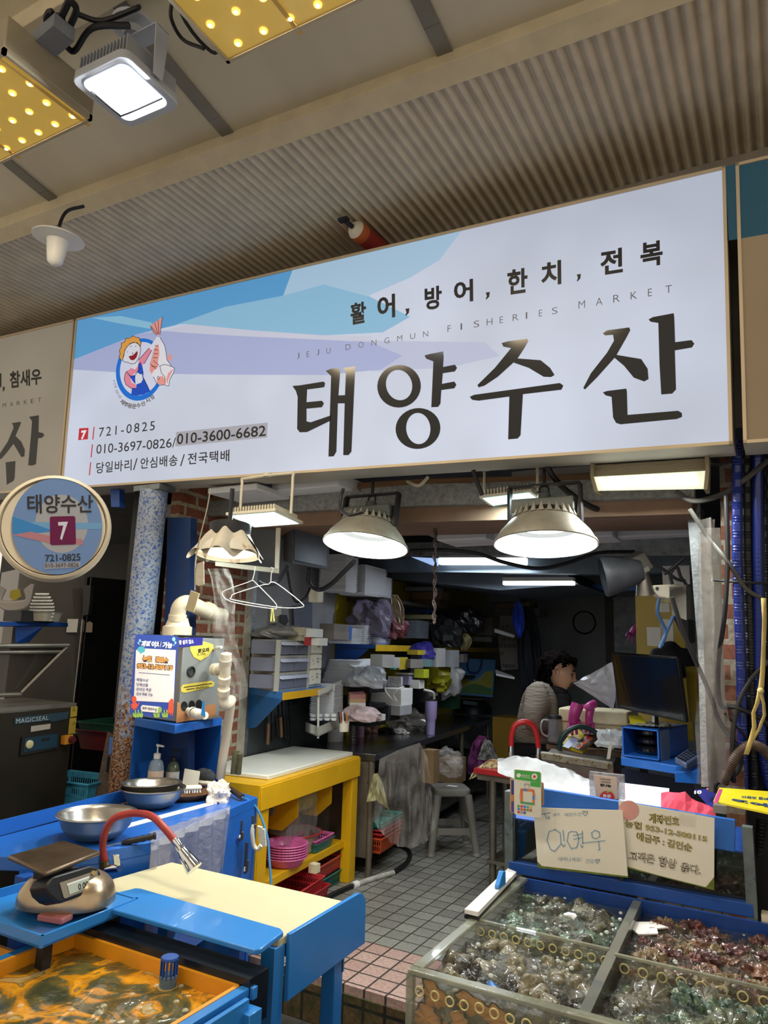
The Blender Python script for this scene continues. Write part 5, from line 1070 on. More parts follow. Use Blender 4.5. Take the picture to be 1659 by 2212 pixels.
# wall shelf with net foam and stacked bags
t = thing('wall_shelf','dark blue wall shelf above the vacuum machine, left stall','shelf', D(40,1350,3.9))
mb = MB(); mb.slab([D(-40,1343,3.7),D(106,1343,4.05),D(106,1352,4.05),D(-40,1352,3.7)], VH*.25); mb.build('board', m_bluedark, t)
mb = MB(); mb.slab([D(33,1354,3.95),D(92,1354,4.0),D(60,1388,4.0),D(33,1390,3.95)], VH*.01); mb.build('gusset', m_bluedark, t)
def drop_net(name, pts, dist, m, lab, cat):
    mb = MB()
    for i in range(12):
        for j in range(9):
            u, v = (i+.5)/12, j/8; x = pts[0]+(pts[2]-pts[0])*u; y = pts[1]+(pts[3]-pts[1])*v; bulge = math.sin(math.pi*v*.85)*.5+.5; x = (pts[0]+pts[2])/2+(x-(pts[0]+pts[2])/2)*bulge
            mb.tube([D(x-1.6,y,dist),D(x+1.6,y+3.0,dist-.012),D(x+3.2,y,dist)], .0035, 4, 2)
    one(name, mb, m, lab, cat)
drop_net('foam_net', (64,1282,116,1338), 3.95, m_white, 'white foam netting hanging above the shelf end, left stall','foam net')
for k, (x0,y0,x1,y1,lab) in enumerate(((-10,1262,70,1318,'stack of folded white bags under a yellow tag, left stall'),)):
    t = thing('folded_bags', lab, 'bags', D((x0+x1)/2,y1,3.9))
    for j in range(6):
        MB().tube([D(x0+4*j,y0+2*j,3.85),D(x0+12,y1-10-2*j,3.85),D((x0+x1)/2,y1-2-3*j,3.85),D(x1-12,y1-12-2*j,3.85),D(x1-3*j,y0+2*j,3.85)], .010, 6).build('bag', mat('grey_white_bag','#8b8680',.6), t)
    MB().slab([D(22,1276,3.84),D(42,1272,3.84),D(46,1288,3.84),D(30,1298,3.84),D(20,1290,3.84)], VH*.003).build('yellow_tag', mat('dull_yellow_tag','#8a7d22',.6), t)
one('black_crate', bx(MB(), 0,53,1318,1342,3.9,.2), m_black, 'flat black crate on the dark blue shelf, left stall','crate')
tub(D(92,1342,3.98), .16,.14,.05, mat('grey_white_dish','#8e8a80',.5), 'pale plastic dish below the white foam netting, left stall', .2, nm='plastic_dish', cat='dish')
one('grey_meter_box', bx(MB(), 0,30,1355,1392,4.0,.1), m_grey, 'grey box on the wall beneath the dark blue shelf','box')
# ================================================================== LEFT SIDE INSIDE THE SHOP
def pallet(a, b, z, n=1): pass
# yellow work table
fl1, fr1, br1, bl1 = V((-2.50,3.22,.79)), V((-2.617,4.448,.79)), V((-3.15,4.40,.79)), V((-3.03,3.18,.79))
t = thing('yellow_table','yellow steel work table with a white cutting board and open shelf','table', (-2.8,3.85,0))
MB().slab([p-UP*.05 for p in (fl1,fr1,br1,bl1)], UP*.05).build('top_frame', m_yel, t, bevel=.004)
ap = (fr1-fl1).normalized(); an = V((ap.y,-ap.x,0)); an = an if an.x > 0 else -an
MB().hexa([fl1-UP*.13,fr1-UP*.13,fr1-UP*.13+an*.008,fl1-UP*.13+an*.008,fl1-UP*.01,fr1-UP*.01,fr1-UP*.01+an*.008,fl1-UP*.01+an*.008]).build('front_apron', m_yel, t, bevel=.002)
MB().hexa([bl1-UP*.72,fl1-UP*.72,fl1-UP*.72-ap*.012,bl1-UP*.72-ap*.012,bl1-UP*.0,fl1-UP*.0,fl1-UP*.0-ap*.012,bl1-UP*.0-ap*.012]).build('end_panel', m_yel, t)
for c in (fl1+ap*.06-an*.04, fr1-ap*.05-an*.04, br1-ap*.05+an*.06, bl1+ap*.06+an*.06):
    MB().hexa([V((c.x,c.y,0))+q for q in (-ap*.045-an*.035,ap*.045-an*.035,ap*.045+an*.035,-ap*.045+an*.035)]+[V((c.x,c.y,.74))+q for q in (-ap*.045-an*.035,ap*.045-an*.035,ap*.045+an*.035,-ap*.045+an*.035)]).build('leg', m_yel, t, bevel=.003)
s0 = fl1+ap*.12-an*.05; s1 = fr1-ap*.09-an*.05; s2 = br1-ap*.09+an*.04; s3 = bl1+ap*.12+an*.04
MB().slab([V((p.x,p.y,.215)) for p in (s0,s1,s2,s3)], UP*.045).build('shelf', m_yel, t, bevel=.003)
def gus(px_):
    p = V((px_.x,px_.y,0)); q = [p+an*.0+UP*.74, p-an*.36+UP*.74, p-an*.36+UP*.50, p-an*.26+UP*.44, p-an*.10+UP*.44, p+UP*.53]
    MB().slab(q, ap*.006).build('roll_bracket', m_yel, t, bevel=.002)
g0 = fl1+ap*.50-an*.05; g1 = fl1+ap*.93-an*.05; gus(g0); gus(g1)
one('cutting_board', MB().slab([V(p) for p in ((-2.56,3.36,.7905),(-2.655,4.42,.7905),(-3.13,4.38,.7905),(-3.03,3.30,.7905))], UP*.026), mat('white_cutting_board','#d3d2c6',.45,0,.04,4,.02,80,dirt=('#bdb79b',.26,5)), 'white cutting board lying on the yellow table','cutting board', bevel=.006)
c0 = g0-an*.17+UP*(.555-.79)-ap*.05; c1 = g1-an*.17+UP*(.555-.79)-ap*.01
t = thing('bag_roll','roll of clear plastic bags held under the yellow table top','bag roll', c0.lerp(c1,.5)-UP*.08)
MB().cyl(c0, c0+ap*.02, .032, n=20).build('roll_core', m_grey, t); MB().cyl(c0+ap*.085, c1, .075, n=28).build('roll', mat('printed_roll_film','#b3ad7c',.3,0,.2,9,.3,20,coat=.5), t)
def hang(u, v): p = (c0+ap*.1).lerp(c1, u)-UP*.075*0+an*.07; return p-UP*(.20*v+.02*math.sin(u*21)*v)+an*(.01*math.sin(u*30+v*5))
MB().sheet(hang, 30, 6).build('loose_bag', m_film, t)
# baskets on and below the yellow shelf
def colander(c, r, h, m, lab, group=None, rimm=None, nm='round_colander'):
    c = V(c); t = thing(nm, lab, 'colander', c, group)
    MB().lathe([(0,.0),(r*.72,.0),(r*.80,.006),(r*.93,h*.9),(r,h*.95),(r*1.02,h),(r*.95,h),(r*.9,h*.9),(r*.76,.012),(0,.008)], c, UP, 40).build('body', m, t)
    MB().tube([c+V((math.cos(k/20*2*math.pi)*r,math.sin(k/20*2*math.pi)*r,h)) for k in range(20)], .005, 6, 2, True).build('rim', rimm or m, t); return t
def holes(name, base, hol, sc=95):
    m = mat(name, base, .4, 0, .05, coat=.2); nt = m.node_tree; b = nt.nodes['Principled BSDF']; v = nt.nodes.new('ShaderNodeTexVoronoi'); v.inputs['Scale'].default_value = sc; v.inputs['Randomness'].default_value = .15
    nt.links.new(nt.nodes['Texture Coordinate'].outputs['Object'], v.inputs['Vector']); r = nt.nodes.new('ShaderNodeValToRGB'); r.color_ramp.elements[0].position = .22; r.color_ramp.elements[1].position = .28
    r.color_ramp.elements[0].color = (*lin(hol),1); r.color_ramp.elements[1].color = (*lin(base),1); nt.links.new(v.outputs['Distance'], r.inputs[0]); nt.links.new(r.outputs[0], b.inputs['Base Color']); return m
m_pinkh = holes('pink_perforated','#d2659a','#8a3a60')
ZS = .262
pc_ = Z(605,1868,ZS)
pc_ = V((-2.66,3.70,ZS)); 
names = ['bottom pink colander of the stack on the yellow shelf','second pink colander up in the shelf stack','third pink colander up in the shelf stack','fourth pink colander up in the shelf stack','fifth pink colander up in the shelf stack','topmost pink colander of the stack, perforated inside visible']
pst = [c_ for c_ in ()]
for i in range(6): colander(pc_+UP*.014*i, .125, .05, m_pinkh, names[i], 'pink colanders stacked on the yellow shelf')
colander(V((-2.80,3.98,ZS)), .17, .11, mat('milky_mesh','#a58f86',.5,0,.1,alpha=.8), 'large translucent colander with red rim behind the pink stack', rimm=m_red)
tub((-2.73,4.08,ZS), .20,.26,.055, m_teal, 'teal basket on the yellow shelf right of the pink stack', .1)
basket('plastic_basket', (-2.735,4.075,ZS+.022), .185,.235,.05, m_pinkh, 'pink rectangular basket nested in the teal one on the yellow shelf', .1)
basket('plastic_basket', (-2.68,3.80,.0), .30,.40,.09, m_red, 'lower red basket on the floor under the yellow shelf, nearest one', .1)
basket('plastic_basket', (-2.70,3.79,.045), .29,.38,.09, mat('red_basket_b','#c03438',.38,coat=.2), 'red basket stacked on the nearest one under the yellow shelf', .14)
basket('plastic_basket', (-2.80,4.20,.0), .28,.36,.08, m_teal, 'dark teal basket on the floor at the back of the yellow table', .1)
basket('plastic_basket', (-2.78,4.18,.082), .24,.36,.085, mat('red_basket_c','#b8443f',.38,coat=.2), 'red basket resting on the dark teal one below the yellow shelf', .12)
one('foam_block', bx(MB(), 666,682,1868,1886,4.28,.05), m_foamy, 'small cream foam block beside the red basket under the yellow shelf','foam block')
# hooks and brush on the end of the blue counter
HP = Plane(fr, V((1,.0,0)), UP)
def hookat(px, py, l, lab):
    a = D(px,py,3.42); t = one('metal_hook', MB().slab([a+V((-.010,0,0)),a+V((.010,0,0)),a+V((.008,0,-l)),a+V((-.008,0,-l))], V((0,-.004,0))).tube([a+V((0,-.006,-l*.9)),a+V((.01,-.02,-l*1.05)),a+V((.03,-.025,-l*.95)),a+V((.035,-.03,-l*.55))], .006, 8), m_steeldull, lab, 'hook')
hookat(522,1772,.075,'white hook on the blue counter end, right of the plastic cover'); hookat(548,1762,.05,'upper hook carrying the cream brush'); hookat(534,1820,.12,'lower long hook on the blue counter end')
t = thing('scrub_brush','cream scrub brush hanging on the blue counter end','brush', D(556,1830,3.4))
MB().tube([D(548,1782,3.38),D(545,1800,3.37),D(548,1826,3.37),D(556,1834,3.37),D(564,1826,3.37)], .010, 8).build('handle', m_cream, t); MB().slab([D(556,1785,3.39),D(566,1788,3.39),D(571,1828,3.39),D(561,1834,3.39)], VH*.02).build('head', m_cream, t)
mb = MB()
for i in range(10): a = D(570+i*.3,1792+i*3.8,3.38); mb.box(a,(.012,.01,.006))
mb.build('bristles', m_brw, t)
t = thing('scissors','blue handled scissors hanging behind the plastic cover','scissors', D(500,1840,3.4))
MB().tube([D(505,1805,3.37),D(509,1818,3.37),D(503,1836,3.37),D(496,1838,3.37),D(497,1812,3.37)], .006, 8, 4, True).build('handle', mat('violet_blue','#2a2fa8',.4), t)
one('bottle_brush_cluster', MB().cyl(D(505,1672,3.72),D(510,1622,3.75),.018).cyl(D(515,1672,3.70),D(519,1628,3.7),.014), mat('wood_green_handle','#4c4a33',.7,0,.4,18), 'tied wooden handles leaning on the wall above the yellow table','handles')
# stainless counter
cA, cB, cC, cD = V((-2.53,4.51,.80)), V((-2.83,7.62,.80)), V((-3.44,7.66,.80)), V((-3.17,4.45,.80))
m_ctop = mat('dark_wet_stainless','#54565c',.16,.75,.15,5,.05,40); m_cside = mat('grimy_stainless_side','#7b7264',.45,.6,.2,6,.05,60,dirt=('#4b3420',.34,9))
t = thing('steel_counter','long dark stainless counter along the left wall','counter', (-2.9,6,0))
MB().slab([p-UP*.045 for p in (cA,cB,cC,cD)], UP*.045).build('worktop', m_ctop, t, bevel=.003)
e1 = (cB-cA).normalized(); e2 = V((e1.y,-e1.x,0)); e2 = e2 if e2.x > 0 else -e2
MB().hexa([V((cD.x,cD.y,.12)),V((cA.x-.02,cA.y+.02,.12)),V((cA.x-.02,cA.y+.035,.12)),V((cD.x,cD.y+.015,.12)),V((cD.x,cD.y,.755)),V((cA.x-.02,cA.y+.02,.755)),V((cA.x-.02,cA.y+.035,.755)),V((cD.x,cD.y+.015,.755))]).build('end_panel', m_cside, t)
for s in (.01,.34,.68,.98):
    for e in (.04,.56): p = cA.lerp(cB,s)-e2*e; MB().cyl(V((p.x,p.y,.0)),V((p.x,p.y,.76)),.021,n=14).build('leg', m_cside, t)
for z_ in (.12,.44): MB().slab([V((p.x,p.y,z_)) for p in (cA-e2*.06+e1*.03,cB-e2*.06,cC+e2*.02,cD+e2*.02+e1*.03)], UP*.015).build('lower_shelf', mat('dark_shelf_steel','#4c4943',.5,.5,.2,6), t)
bc = V((-2.68,4.76,.136))
for i,(m_,lab) in enumerate(((m_orange,'orange basket, bottom of the stack under the steel counter'),(mat('red_tub_a','#b22a33',.36),'red basket above the orange one under the steel counter'),(mat('red_tub_b','#a8242e',.36),'second red basket in the stack under the steel counter'),(m_teal,'lower teal basket near the top of the stack under the steel counter'),(mat('teal_b','#1c8377',.4),'topmost teal basket of the stack under the steel counter'))):
    z_ = [0,.085,.11,.14,.16][i]; basket('plastic_basket', bc+UP*z_, .30,.36,.10 if i == 0 else .045, m_, lab, .1, 'baskets stacked under the steel counter')
def hangbag(pts_top, dy, dist, m, lab, name='plastic_bag', amp=.03, seed=1, cat='plastic bag'):
    def fn(u, v):
        n = len(pts_top)-1; k = min(int(u*n), n-1); f = u*n-k; a, b = pts_top[k], pts_top[k+1]; x = a[0]+(b[0]-a[0])*f; y = a[1]+(b[1]-a[1])*f
        d_ = dy(u); w = noise.noise(V((u*6+seed,v*2,seed)))*amp+noise.noise(V((u*17+seed,v*5,seed)))*amp*.5
        p = D(x+ (v*(u-.5)*30), y+d_*v, dist-.01); return p+VH*w*min(1,v*4)
    return tag(MB().sheet(fn, 60, 26).build(name, m), lab, cat)
hangbag([(820,1640),(860,1620),(907,1604),(925,1640)], lambda u: 110+110*math.sin(u*2.6+.2), 4.72, m_film, 'big clear plastic bag hanging from the steel counter edge', amp=.10)
hangbag([(806,1672),(815,1670),(826,1690)], lambda u: 60, 4.8, mat('pale_yellow_glove','#b5b184',.6), 'pale yellow rubber glove hanging under the steel counter, left of the clear bag','rubber_glove', .03, 4, 'glove')
one('paper_bag', bx(MB(), 912,936,1622,1690,5.2,.1), m_card, 'brown paper bag hanging under the steel counter behind the clear bag','paper bag')
one('cardboard_box', bx(MB(), 948,985,1640,1690,5.9,.2), m_card, 'small carton stored under the far part of the steel counter','box')
crumple('plastic_bag', D(965,1652,5.5), .11, m_film, 'clear crinkled bag stored under the steel counter', 'plastic bag', 7, .5)
hangbag([(1020,1605),(1035,1588),(1055,1592),(1070,1620)], lambda u: 60+20*math.sin(u*6), 6.3, mat('purple_cloth','#6f2f62',.8), 'purple gloves hung at the far end of the steel counter','rubber_glove', .06, 9, 'glove')
hangbag([(1046,1596),(1060,1600),(1076,1640)], lambda u: 44, 6.2, mat('pale_glove','#83807c',.8), 'pale work glove hanging beside the purple ones','work_glove', .03, 12, 'glove')
# things on the steel counter
def lat(name, c, prof, m, lab, cat, n=28): return one(name, MB().lathe(prof, c, UP, n), m, lab, cat)
c = Z(930,1586,.801); k = depth(c)/FPX
t = thing('tumbler','tall lilac tumbler standing on the steel counter','tumbler', c)
h = 70*k; MB().lathe([(0,0),(9.3*k,0),(10*k,h*.3),(10.5*k,h*.42),(13*k,h*.5),(13.6*k,h*.9),(13.6*k,h),(0,h)], c, UP, 28).build('cup', mat('lilac_enamel','#9f92c0',.3,0,.04,coat=.4), t); MB().lathe([(0,h),(13*k,h),(12.5*k,h*1.04),(0,h*1.04)], c, UP, 28).build('lid', m_dark, t)
c = Z(763,1606,.801); k = depth(c)/FPX; t = thing('tumbler','dark grey-brown tumbler with vertical white lettering on the steel counter','tumbler', c)
h = 66*k; MB().lathe([(0,0),(9*k,0),(9.5*k,h*.85),(9.5*k,h),(0,h)], c, UP, 24).build('cup', mat('smoky_tumbler','#4b4248',.3,.2,.05), t)
TP = Plane(c+ (CAM-c).normalized()*9.9*k, VR, UP); mb = MB(); put_text(mb, TP, 'UNICITY', [(767,1556),(767,1601),(760,1601),(760,1556)], .001); mb.build('lettering', mat('grey_lettering','#a39ba2',.5), t)
c = Z(779,1592,.801); k = depth(c)/FPX; t = thing('tumbler','short pink tumbler behind the grey-brown one','tumbler', c); MB().lathe([(0,0),(7.5*k,0),(7.5*k,32*k),(0,32*k)], c, UP, 20).build('cup', mat('pink_enamel','#a77f9a',.35), t); MB().lathe([(7.3*k,32*k),(7.3*k,36*k),(0,36*k)], c, UP, 20).build('lid', m_dark, t)
c = Z(724,1601,.801); k = depth(c)/FPX; t = thing('paper_roll','white paper towel roll on the steel counter','paper roll', c); MB().lathe([(5*k,0),(17*k,0),(17*k,34*k),(16*k,36*k),(5*k,36*k),(5*k,0)], c, UP, 28).build('paper', m_foam, t)
crumple('plastic_bag', Z(882,1566,.83)+UP*.03, .14, m_film, 'crumpled clear plastic bag on the steel counter left of the lilac tumbler','plastic bag', 11, .5, 30, sc=(1.2,1,.8))
crumple('tissue', Z(864,1581,.815), .035, m_paper, 'small crumpled white tissue on the steel counter','tissue', 13, .8, 20, sc=(1.8,1,.7))
crumple('snack_bag', Z(800,1574,.83), .07, mat('snack_wrap','#8f6d5c',.4,0,.5,16,.3,30), 'crinkled bag with red and yellow fruit on the steel counter','bag', 15, .4, 20)
crumple('black_bag', Z(832,1580,.81), .07, m_black, 'black plastic scrap with a green lid on the steel counter','bag', 17, .5, 20, sc=(1.6,1,.4))
# far end black scale and shopping bag
c = V((-2.98,7.25,.801)); c = Z(1022,1540,.801); k = depth(c)/FPX
t = thing('digital_scale','black digital scale under the blue shopping bag','scale', c)
MB().lathe([(0,0),(42*k,0),(40*k,14*k),(28*k,26*k),(0,26*k)], c, UP, 24).build('body', m_black, t); MB().box(c+UP*31*k,(60*k,50*k,3*k)).build('platform', m_steeldull, t)
MB().slab([D(1001,1513,depth(c)-44*k),D(1032,1517,depth(c)-44*k),D(1031,1525,depth(c)-44*k),D(1000,1521,depth(c)-44*k)], VH*.004).build('display', mat('dim_lcd','#34434e',.3), t)
db = depth(c)-.05
BG = Plane(D(1020,1460,db), VR*1.0+VH*.12, UP); Sb = lambda p: tr(p, 5.53, 850, 1250)
t = thing('shopping_bag','blue reusable shopping bag printed with green hills on the black scale','bag', BG.P(1020,1504,0))
mb = MB(); prect(mb, BG, Sb([(748,943),(1222,970),(1188,1420),(722,1380)]), -.16, .16); mb.build('bag_body', mat('bag_blue','#4d86bf',.45,0,.06), t, bevel=.004)
def bp_(nm, col, pts, off): mb = MB(); put_poly(mb, BG, Sb(pts), off); mb.build(nm, mat('bagp_'+nm, col, .5), t)
bp_('yellow_hills','#a8a645',[(742,1130),(790,1122),(830,1135),(862,1165),(885,1200),(960,1230),(1040,1165),(1100,1110),(1190,1100),(1182,1300),(732,1300)],.0012)
bp_('green_field','#4f7c45',[(728,1290),(800,1320),(880,1275),(960,1250),(1060,1275),(1185,1330),(1186,1395),(724,1358)],.002)
bp_('pale_path','#9ba58f',[(1000,1215),(1060,1160),(1110,1115),(1130,1110),(1075,1175),(1030,1225)],.0024)
mb = MB(); mb.tube([BG.P(*p,.006) for p in Sb([(890,955),(882,1030),(895,1100),(940,1125),(1000,1120),(1040,1060),(1055,965)])], .012, 6); mb.build('handle', mat('bag_strap','#23408f',.6), t)
one('pale_tray', quad_slab(MB(), [D(1072,1455,7.2),D(1112,1463,7.2),D(1106,1459,7.4),D(1070,1446,7.4)], .02), m_foam, 'white foam tray behind the shopping bag','tray')
one('green_carton', bx(MB(), 948,980,1498,1530,7.0,.15), mat('dark_green_carton','#1f4a34',.6), 'small dark green box left of the black scale','box')
one('yellow_bag', MB().ball(D(940,1465,6.6),(.15,.12,.14),24,14,.45,3), mat('yellow_plastic_bag','#8b8a1a',.4,0,.2,8,.5,14), 'bright yellow plastic bag on the rack above the counter','bag')
one('clear_bag', MB().ball(D(968,1462,6.9),(.15,.12,.20),24,14,.35,8), m_filmw, 'tall milky plastic bag left of the shopping bag','bag')
one('black_cushion', MB().ball(D(915,1508,6.6),(.17,.12,.12),22,12,.2,5), m_black, 'dark rounded bundle behind the lilac tumbler','bundle')
# ------------------------------------------------------------------ wall shelf with yellow edge, brackets, trays
sh0, sh1 = V((-2.87,4.98,0)), V((-3.16,8.45,0))
def wshelf(name, y0, y1, z, w, mtop, lab, edge=None, th=.03):
    p = W0+WD*((y0-4.5)/.996)+WN*.014; q = W0+WD*((y1-4.5)/.996)+WN*.014
    t = thing(name, lab, 'shelf', (p+q)/2+UP*z)
    MB().slab([V((p.x,p.y,z)),V((q.x,q.y,z)),V((q.x,q.y,z))+WN*w,V((p.x,p.y,z))+WN*w], UP*th).build('board', mtop, t)
    if edge: a, b = p+WN*w, q+WN*w; MB().hexa([V((a.x,a.y,z-.02)),V((b.x,b.y,z-.02)),V((b.x,b.y,z-.02))+WN*.004,V((a.x,a.y,z-.02))+WN*.004,V((a.x,a.y,z+th)),V((b.x,b.y,z+th)),V((b.x,b.y,z+th))+WN*.004,V((a.x,a.y,z+th))+WN*.004]).build('yellow_edge', edge, t)
    return t, p, q
m_yedge = mat('yellow_edge','#b9961c',.45)
t, p, q = wshelf('wall_shelf', 4.98, 9.2, 1.515, .36, m_bluedark, 'blue wall shelf with yellow front edge holding the foam trays', m_yedge)
for s in (.0,.33,.66):
    a = p.lerp(q,s); MB().slab([a+UP*1.51,a+WN*.3+UP*1.51,a+UP*1.25], WD*.006).build('gusset', m_bluedark, t)
t, p, q = wshelf('wall_shelf', 5.15, 8.2, 1.90, .34, mat('dark_board','#37332f',.6), 'dark upper wall shelf holding the tall stacks of foam trays')
for s in (.12,.42,.72):
    a = p.lerp(q,s); mb = MB(); 
    mb.slab([a+UP*1.90,a+WN*.03+UP*1.90,a+WN*.03+UP*1.62,a+UP*1.62], WD*.02); mb.slab([a+UP*1.90,a+WN*.3+UP*1.90,a+WN*.3+UP*1.875,a+UP*1.875], WD*.02); mb.slab([a+WN*.28+UP*1.88,a+WN*.25+UP*1.88,a+UP*1.64,a+UP*1.68], WD*.02); mb.build('bracket', m_bluedark, t)
# lower rack level
t, p, q = wshelf('wall_shelf', 5.1, 8.9, 1.20, .30, m_dark, 'lower dark shelf crowded with foam trays and boxes')
# stacks of foam trays: every tray is one thing
def tray_proto(w, d, m, lab, group, nm='foam_tray'):
    mb = MB(); o = [(-w/2,-d/2),(w/2,-d/2),(w/2,d/2),(-w/2,d/2)]
    vs = [V((x*.82,y*.82,0)) for x,y in o]+[V((x,y,.020)) for x,y in o]+[V((x*.95,y*.95,.021)) for x,y in o]+[V((x*.78,y*.78,.004)) for x,y in o]
    fs = [(3,2,1,0)]+[(a*4+i,a*4+(i+1)%4,(a+1)*4+(i+1)%4,(a+1)*4+i) for a in range(3) for i in range(4)]+[(12,13,14,15)]
    mb.add(vs, fs); ob = mb.build(nm, m, smooth=False); 
    for v in ob.data.vertices: v.co += ob.location
    ob.location = (0,0,0); tag(ob, lab, 'tray', group); return ob
stack_no = [0]
def stack(base, n, dz, w, d, lab, group, lean=(0,0), rz=0, m=None, rx=0):
    pr_ = None; rr = random.Random(n)
    for i in range(n):
        if pr_ is None: o = tray_proto(w, d, m or m_foam, lab, group); pr_ = o
        else: o = pr_.copy(); COL.objects.link(o)
        o.location = V(base)+V((lean[0]*i+rr.uniform(-.002,.002),lean[1]*i+rr.uniform(-.002,.002),dz*i)); o.rotation_euler = (rx,0,rz)
a = LW(730,1280,.20); a.z = 1.931; stack(a, 19, .0145, .24, .20, 'white foam tray in the leftmost tall stack on the upper dark shelf', 'leftmost tall stack of foam trays', rz=.09)
a = LW(782,1285,.19); a.z = 1.931; stack(a, 16, .0145, .26, .44, 'white foam tray in the wide stack on the upper dark shelf', 'wide stack of foam trays on the upper shelf', rz=.09)
a = LW(812,1288,.18); a.z = 1.931; stack(a, 12, .0145, .24, .16, 'white foam tray in the short right stack on the upper dark shelf', 'short right stack of foam trays on the upper shelf', rz=.09)
a = LW(745,1380,.2); a.z = 1.546; stack(a, 7, .016, .22, .20, 'white foam tray beside the two cartons on the yellow edged shelf', 'foam trays beside the cartons', rz=.12)
a = LW(770,1380,.2); a.z = 1.546; stack(a, 8, .018, .22, .22, 'white foam tray in the middle stack on the yellow edged shelf', 'middle foam trays on the yellow edged shelf', rz=.3)
a = LW(802,1380,.2); a.z = 1.546; stack(a, 7, .013, .24, .30, 'white foam tray in the right stack on the yellow edged shelf', 'right foam trays on the yellow edged shelf', rz=.09)
a = LW(706,1470,.25); a.z = 1.02; stack(a, 16, .0145, .20, .12, 'thin white foam tray in the upright stack beside the cream drawers', 'foam trays beside the cream drawers', (0,0), .1)
a = LW(742,1458,.22); a.z = 1.235; stack(a, 14, .013, .26, .30, 'large foam tray in the leaning pile on the lower dark shelf', 'large foam trays on the lower shelf', (.003,.004), .2)
t = one('round_foam_lid', MB().lathe([(0,.0),(.10,.0),(.15,.018),(.15,.024),(.10,.03),(0,.03)], D(797,1440,5.4), V((.1,-.2,1)), 32), m_foam, 'round white foam lid on the lower shelf right of the large trays','lid')
def litem(name, x0, x1, y0, y1, off, th, m, lab, cat='box', group=None, bev=0):
    a = LW((x0+x1)/2, y1, off); d_ = depth(a); return one(name, bx(MB(), x0,x1,y0,y1,d_,th), m, lab, cat, group, bevel=bev)
m_gcard = mat('grey_card','#6f6a66',.7); m_bcard = mat('blue_card','#2c5aa0',.6); m_dk = mat('charcoal_card','#25262b',.6); m_rc = mat('red_card','#9c2f30',.6); m_yc = mat('dull_yellow_card','#9a8a22',.6); m_tc = mat('turquoise_card','#2f8f92',.6)
litem('carton', 690,722,1347,1363,.3,.2, m_gcard, 'upper grey carton left of the foam trays on the yellow edged shelf')
litem('carton', 688,722,1363,1380,.3,.2, mat('tan_carton','#7a726b',.7), 'lower tan carton left of the foam trays on the yellow edged shelf')
litem('carton_end', 722.5,729,1350,1380,.3,.2, m_bcard, 'blue and pink end of the cartons on the yellow edged shelf')
crumple('plastic_bag', D(800,1345,5.9), .17, mat('violet_film','#6c6578',.3,0,.3,8,.6,20,alpha=.75), 'large violet tinted bag on the yellow edged shelf','plastic bag', 21, .45, 30)
crumple('snack_bag', D(848,1360,6.1), .12, mat('red_brown_wrap','#5a3034',.4,0,.4,8,.4,20), 'dark red bag on the yellow edged shelf','bag', 23, .45, 24)
def hangcloth(x0,y0,x1,y1,dist,m,lab,nm='cloth',cat='cloth',w=26,seed=2):
    def fn(u,v): x = x0+(x1-x0)*v+(u-.5)*w*math.sin(math.pi*(.15+.75*v)); y = y0+(y1-y0)*v; return D(x,y,dist)+VH*(.04*noise.noise(V((u*5,v*3,seed))))
    return tag(MB().sheet(fn, 24, 24).build(nm, m, mods=(('SOLIDIFY',dict(thickness=.003)),)), lab, cat)
hangcloth(852,1285,866,1350,5.6, mat('printed_cloth','#8b7c68',.8,0,.4,30), 'beige printed cloth hanging from the upper dark shelf')
litem('plastic_crate', 868,900,1340,1378,.3,.25, mat('grey_crate','#5b6068',.6,0,.2,60), 'grey slotted crate on the yellow edged shelf, left one','crate')
litem('plastic_crate', 902,934,1345,1364,.3,.25, mat('grey_crate2','#474c55',.6,0,.2,60), 'grey slotted crate on the yellow edged shelf, right one','crate')
litem('carton', 905,932,1364,1382,.3,.2, m_dk, 'small dark carton beneath the right grey crate')
litem('roll_tube', 872,940,1328,1337,.25,.03, mat('cream_tube','#8f8a68',.6), 'cream tube lying across the grey slotted crates','tube')
litem('carton', 890,952,1278,1295,.2,.2, m_card, 'upper brown carton stored high on the left wall'); litem('carton', 890,948,1296,1312,.2,.2, mat('brown2','#5a4a38',.8), 'lower brown carton stored high on the left wall')
litem('carton', 900,922,1252,1266,.15,.1, mat('grey_note','#84828a',.7), 'small grey printed box high on the left wall')
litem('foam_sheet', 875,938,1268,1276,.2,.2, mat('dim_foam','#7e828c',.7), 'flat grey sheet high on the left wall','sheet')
crumple('black_bag', D(1002,1345,7.0), .14, mat('glossy_black_bag','#15161a',.15,0,.2,8,1,22,coat=.6), 'glossy black plastic bag on the far shelf','bag', 25, .35, 30, sc=(1.3,1,1.1))
crumple('black_bag', D(965,1372,6.7), .16, m_black, 'black bundle hanging over the shelf edge','bag', 27, .45, 24)
hangcloth(1000,1368,1000,1405,6.7, mat('olive_cloth','#6a6442',.8,0,.3,20), 'folded olive cloths hanging over the yellow shelf edge', w=40, seed=5)
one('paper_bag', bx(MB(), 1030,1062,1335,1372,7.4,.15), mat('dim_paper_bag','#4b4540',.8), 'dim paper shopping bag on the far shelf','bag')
litem('foam_board', 1022,1055,1376,1386,.25,.1, m_foam, 'thin white foam board on the far end of the shelf','board'); one('foam_board', quad_slab(MB(), [D(1068,1358,7.4),D(1112,1372,7.4),D(1110,1378,7.4),D(1068,1366,7.4)], .1), m_foam, 'tilted white foam board in front of the wall calendar','board')
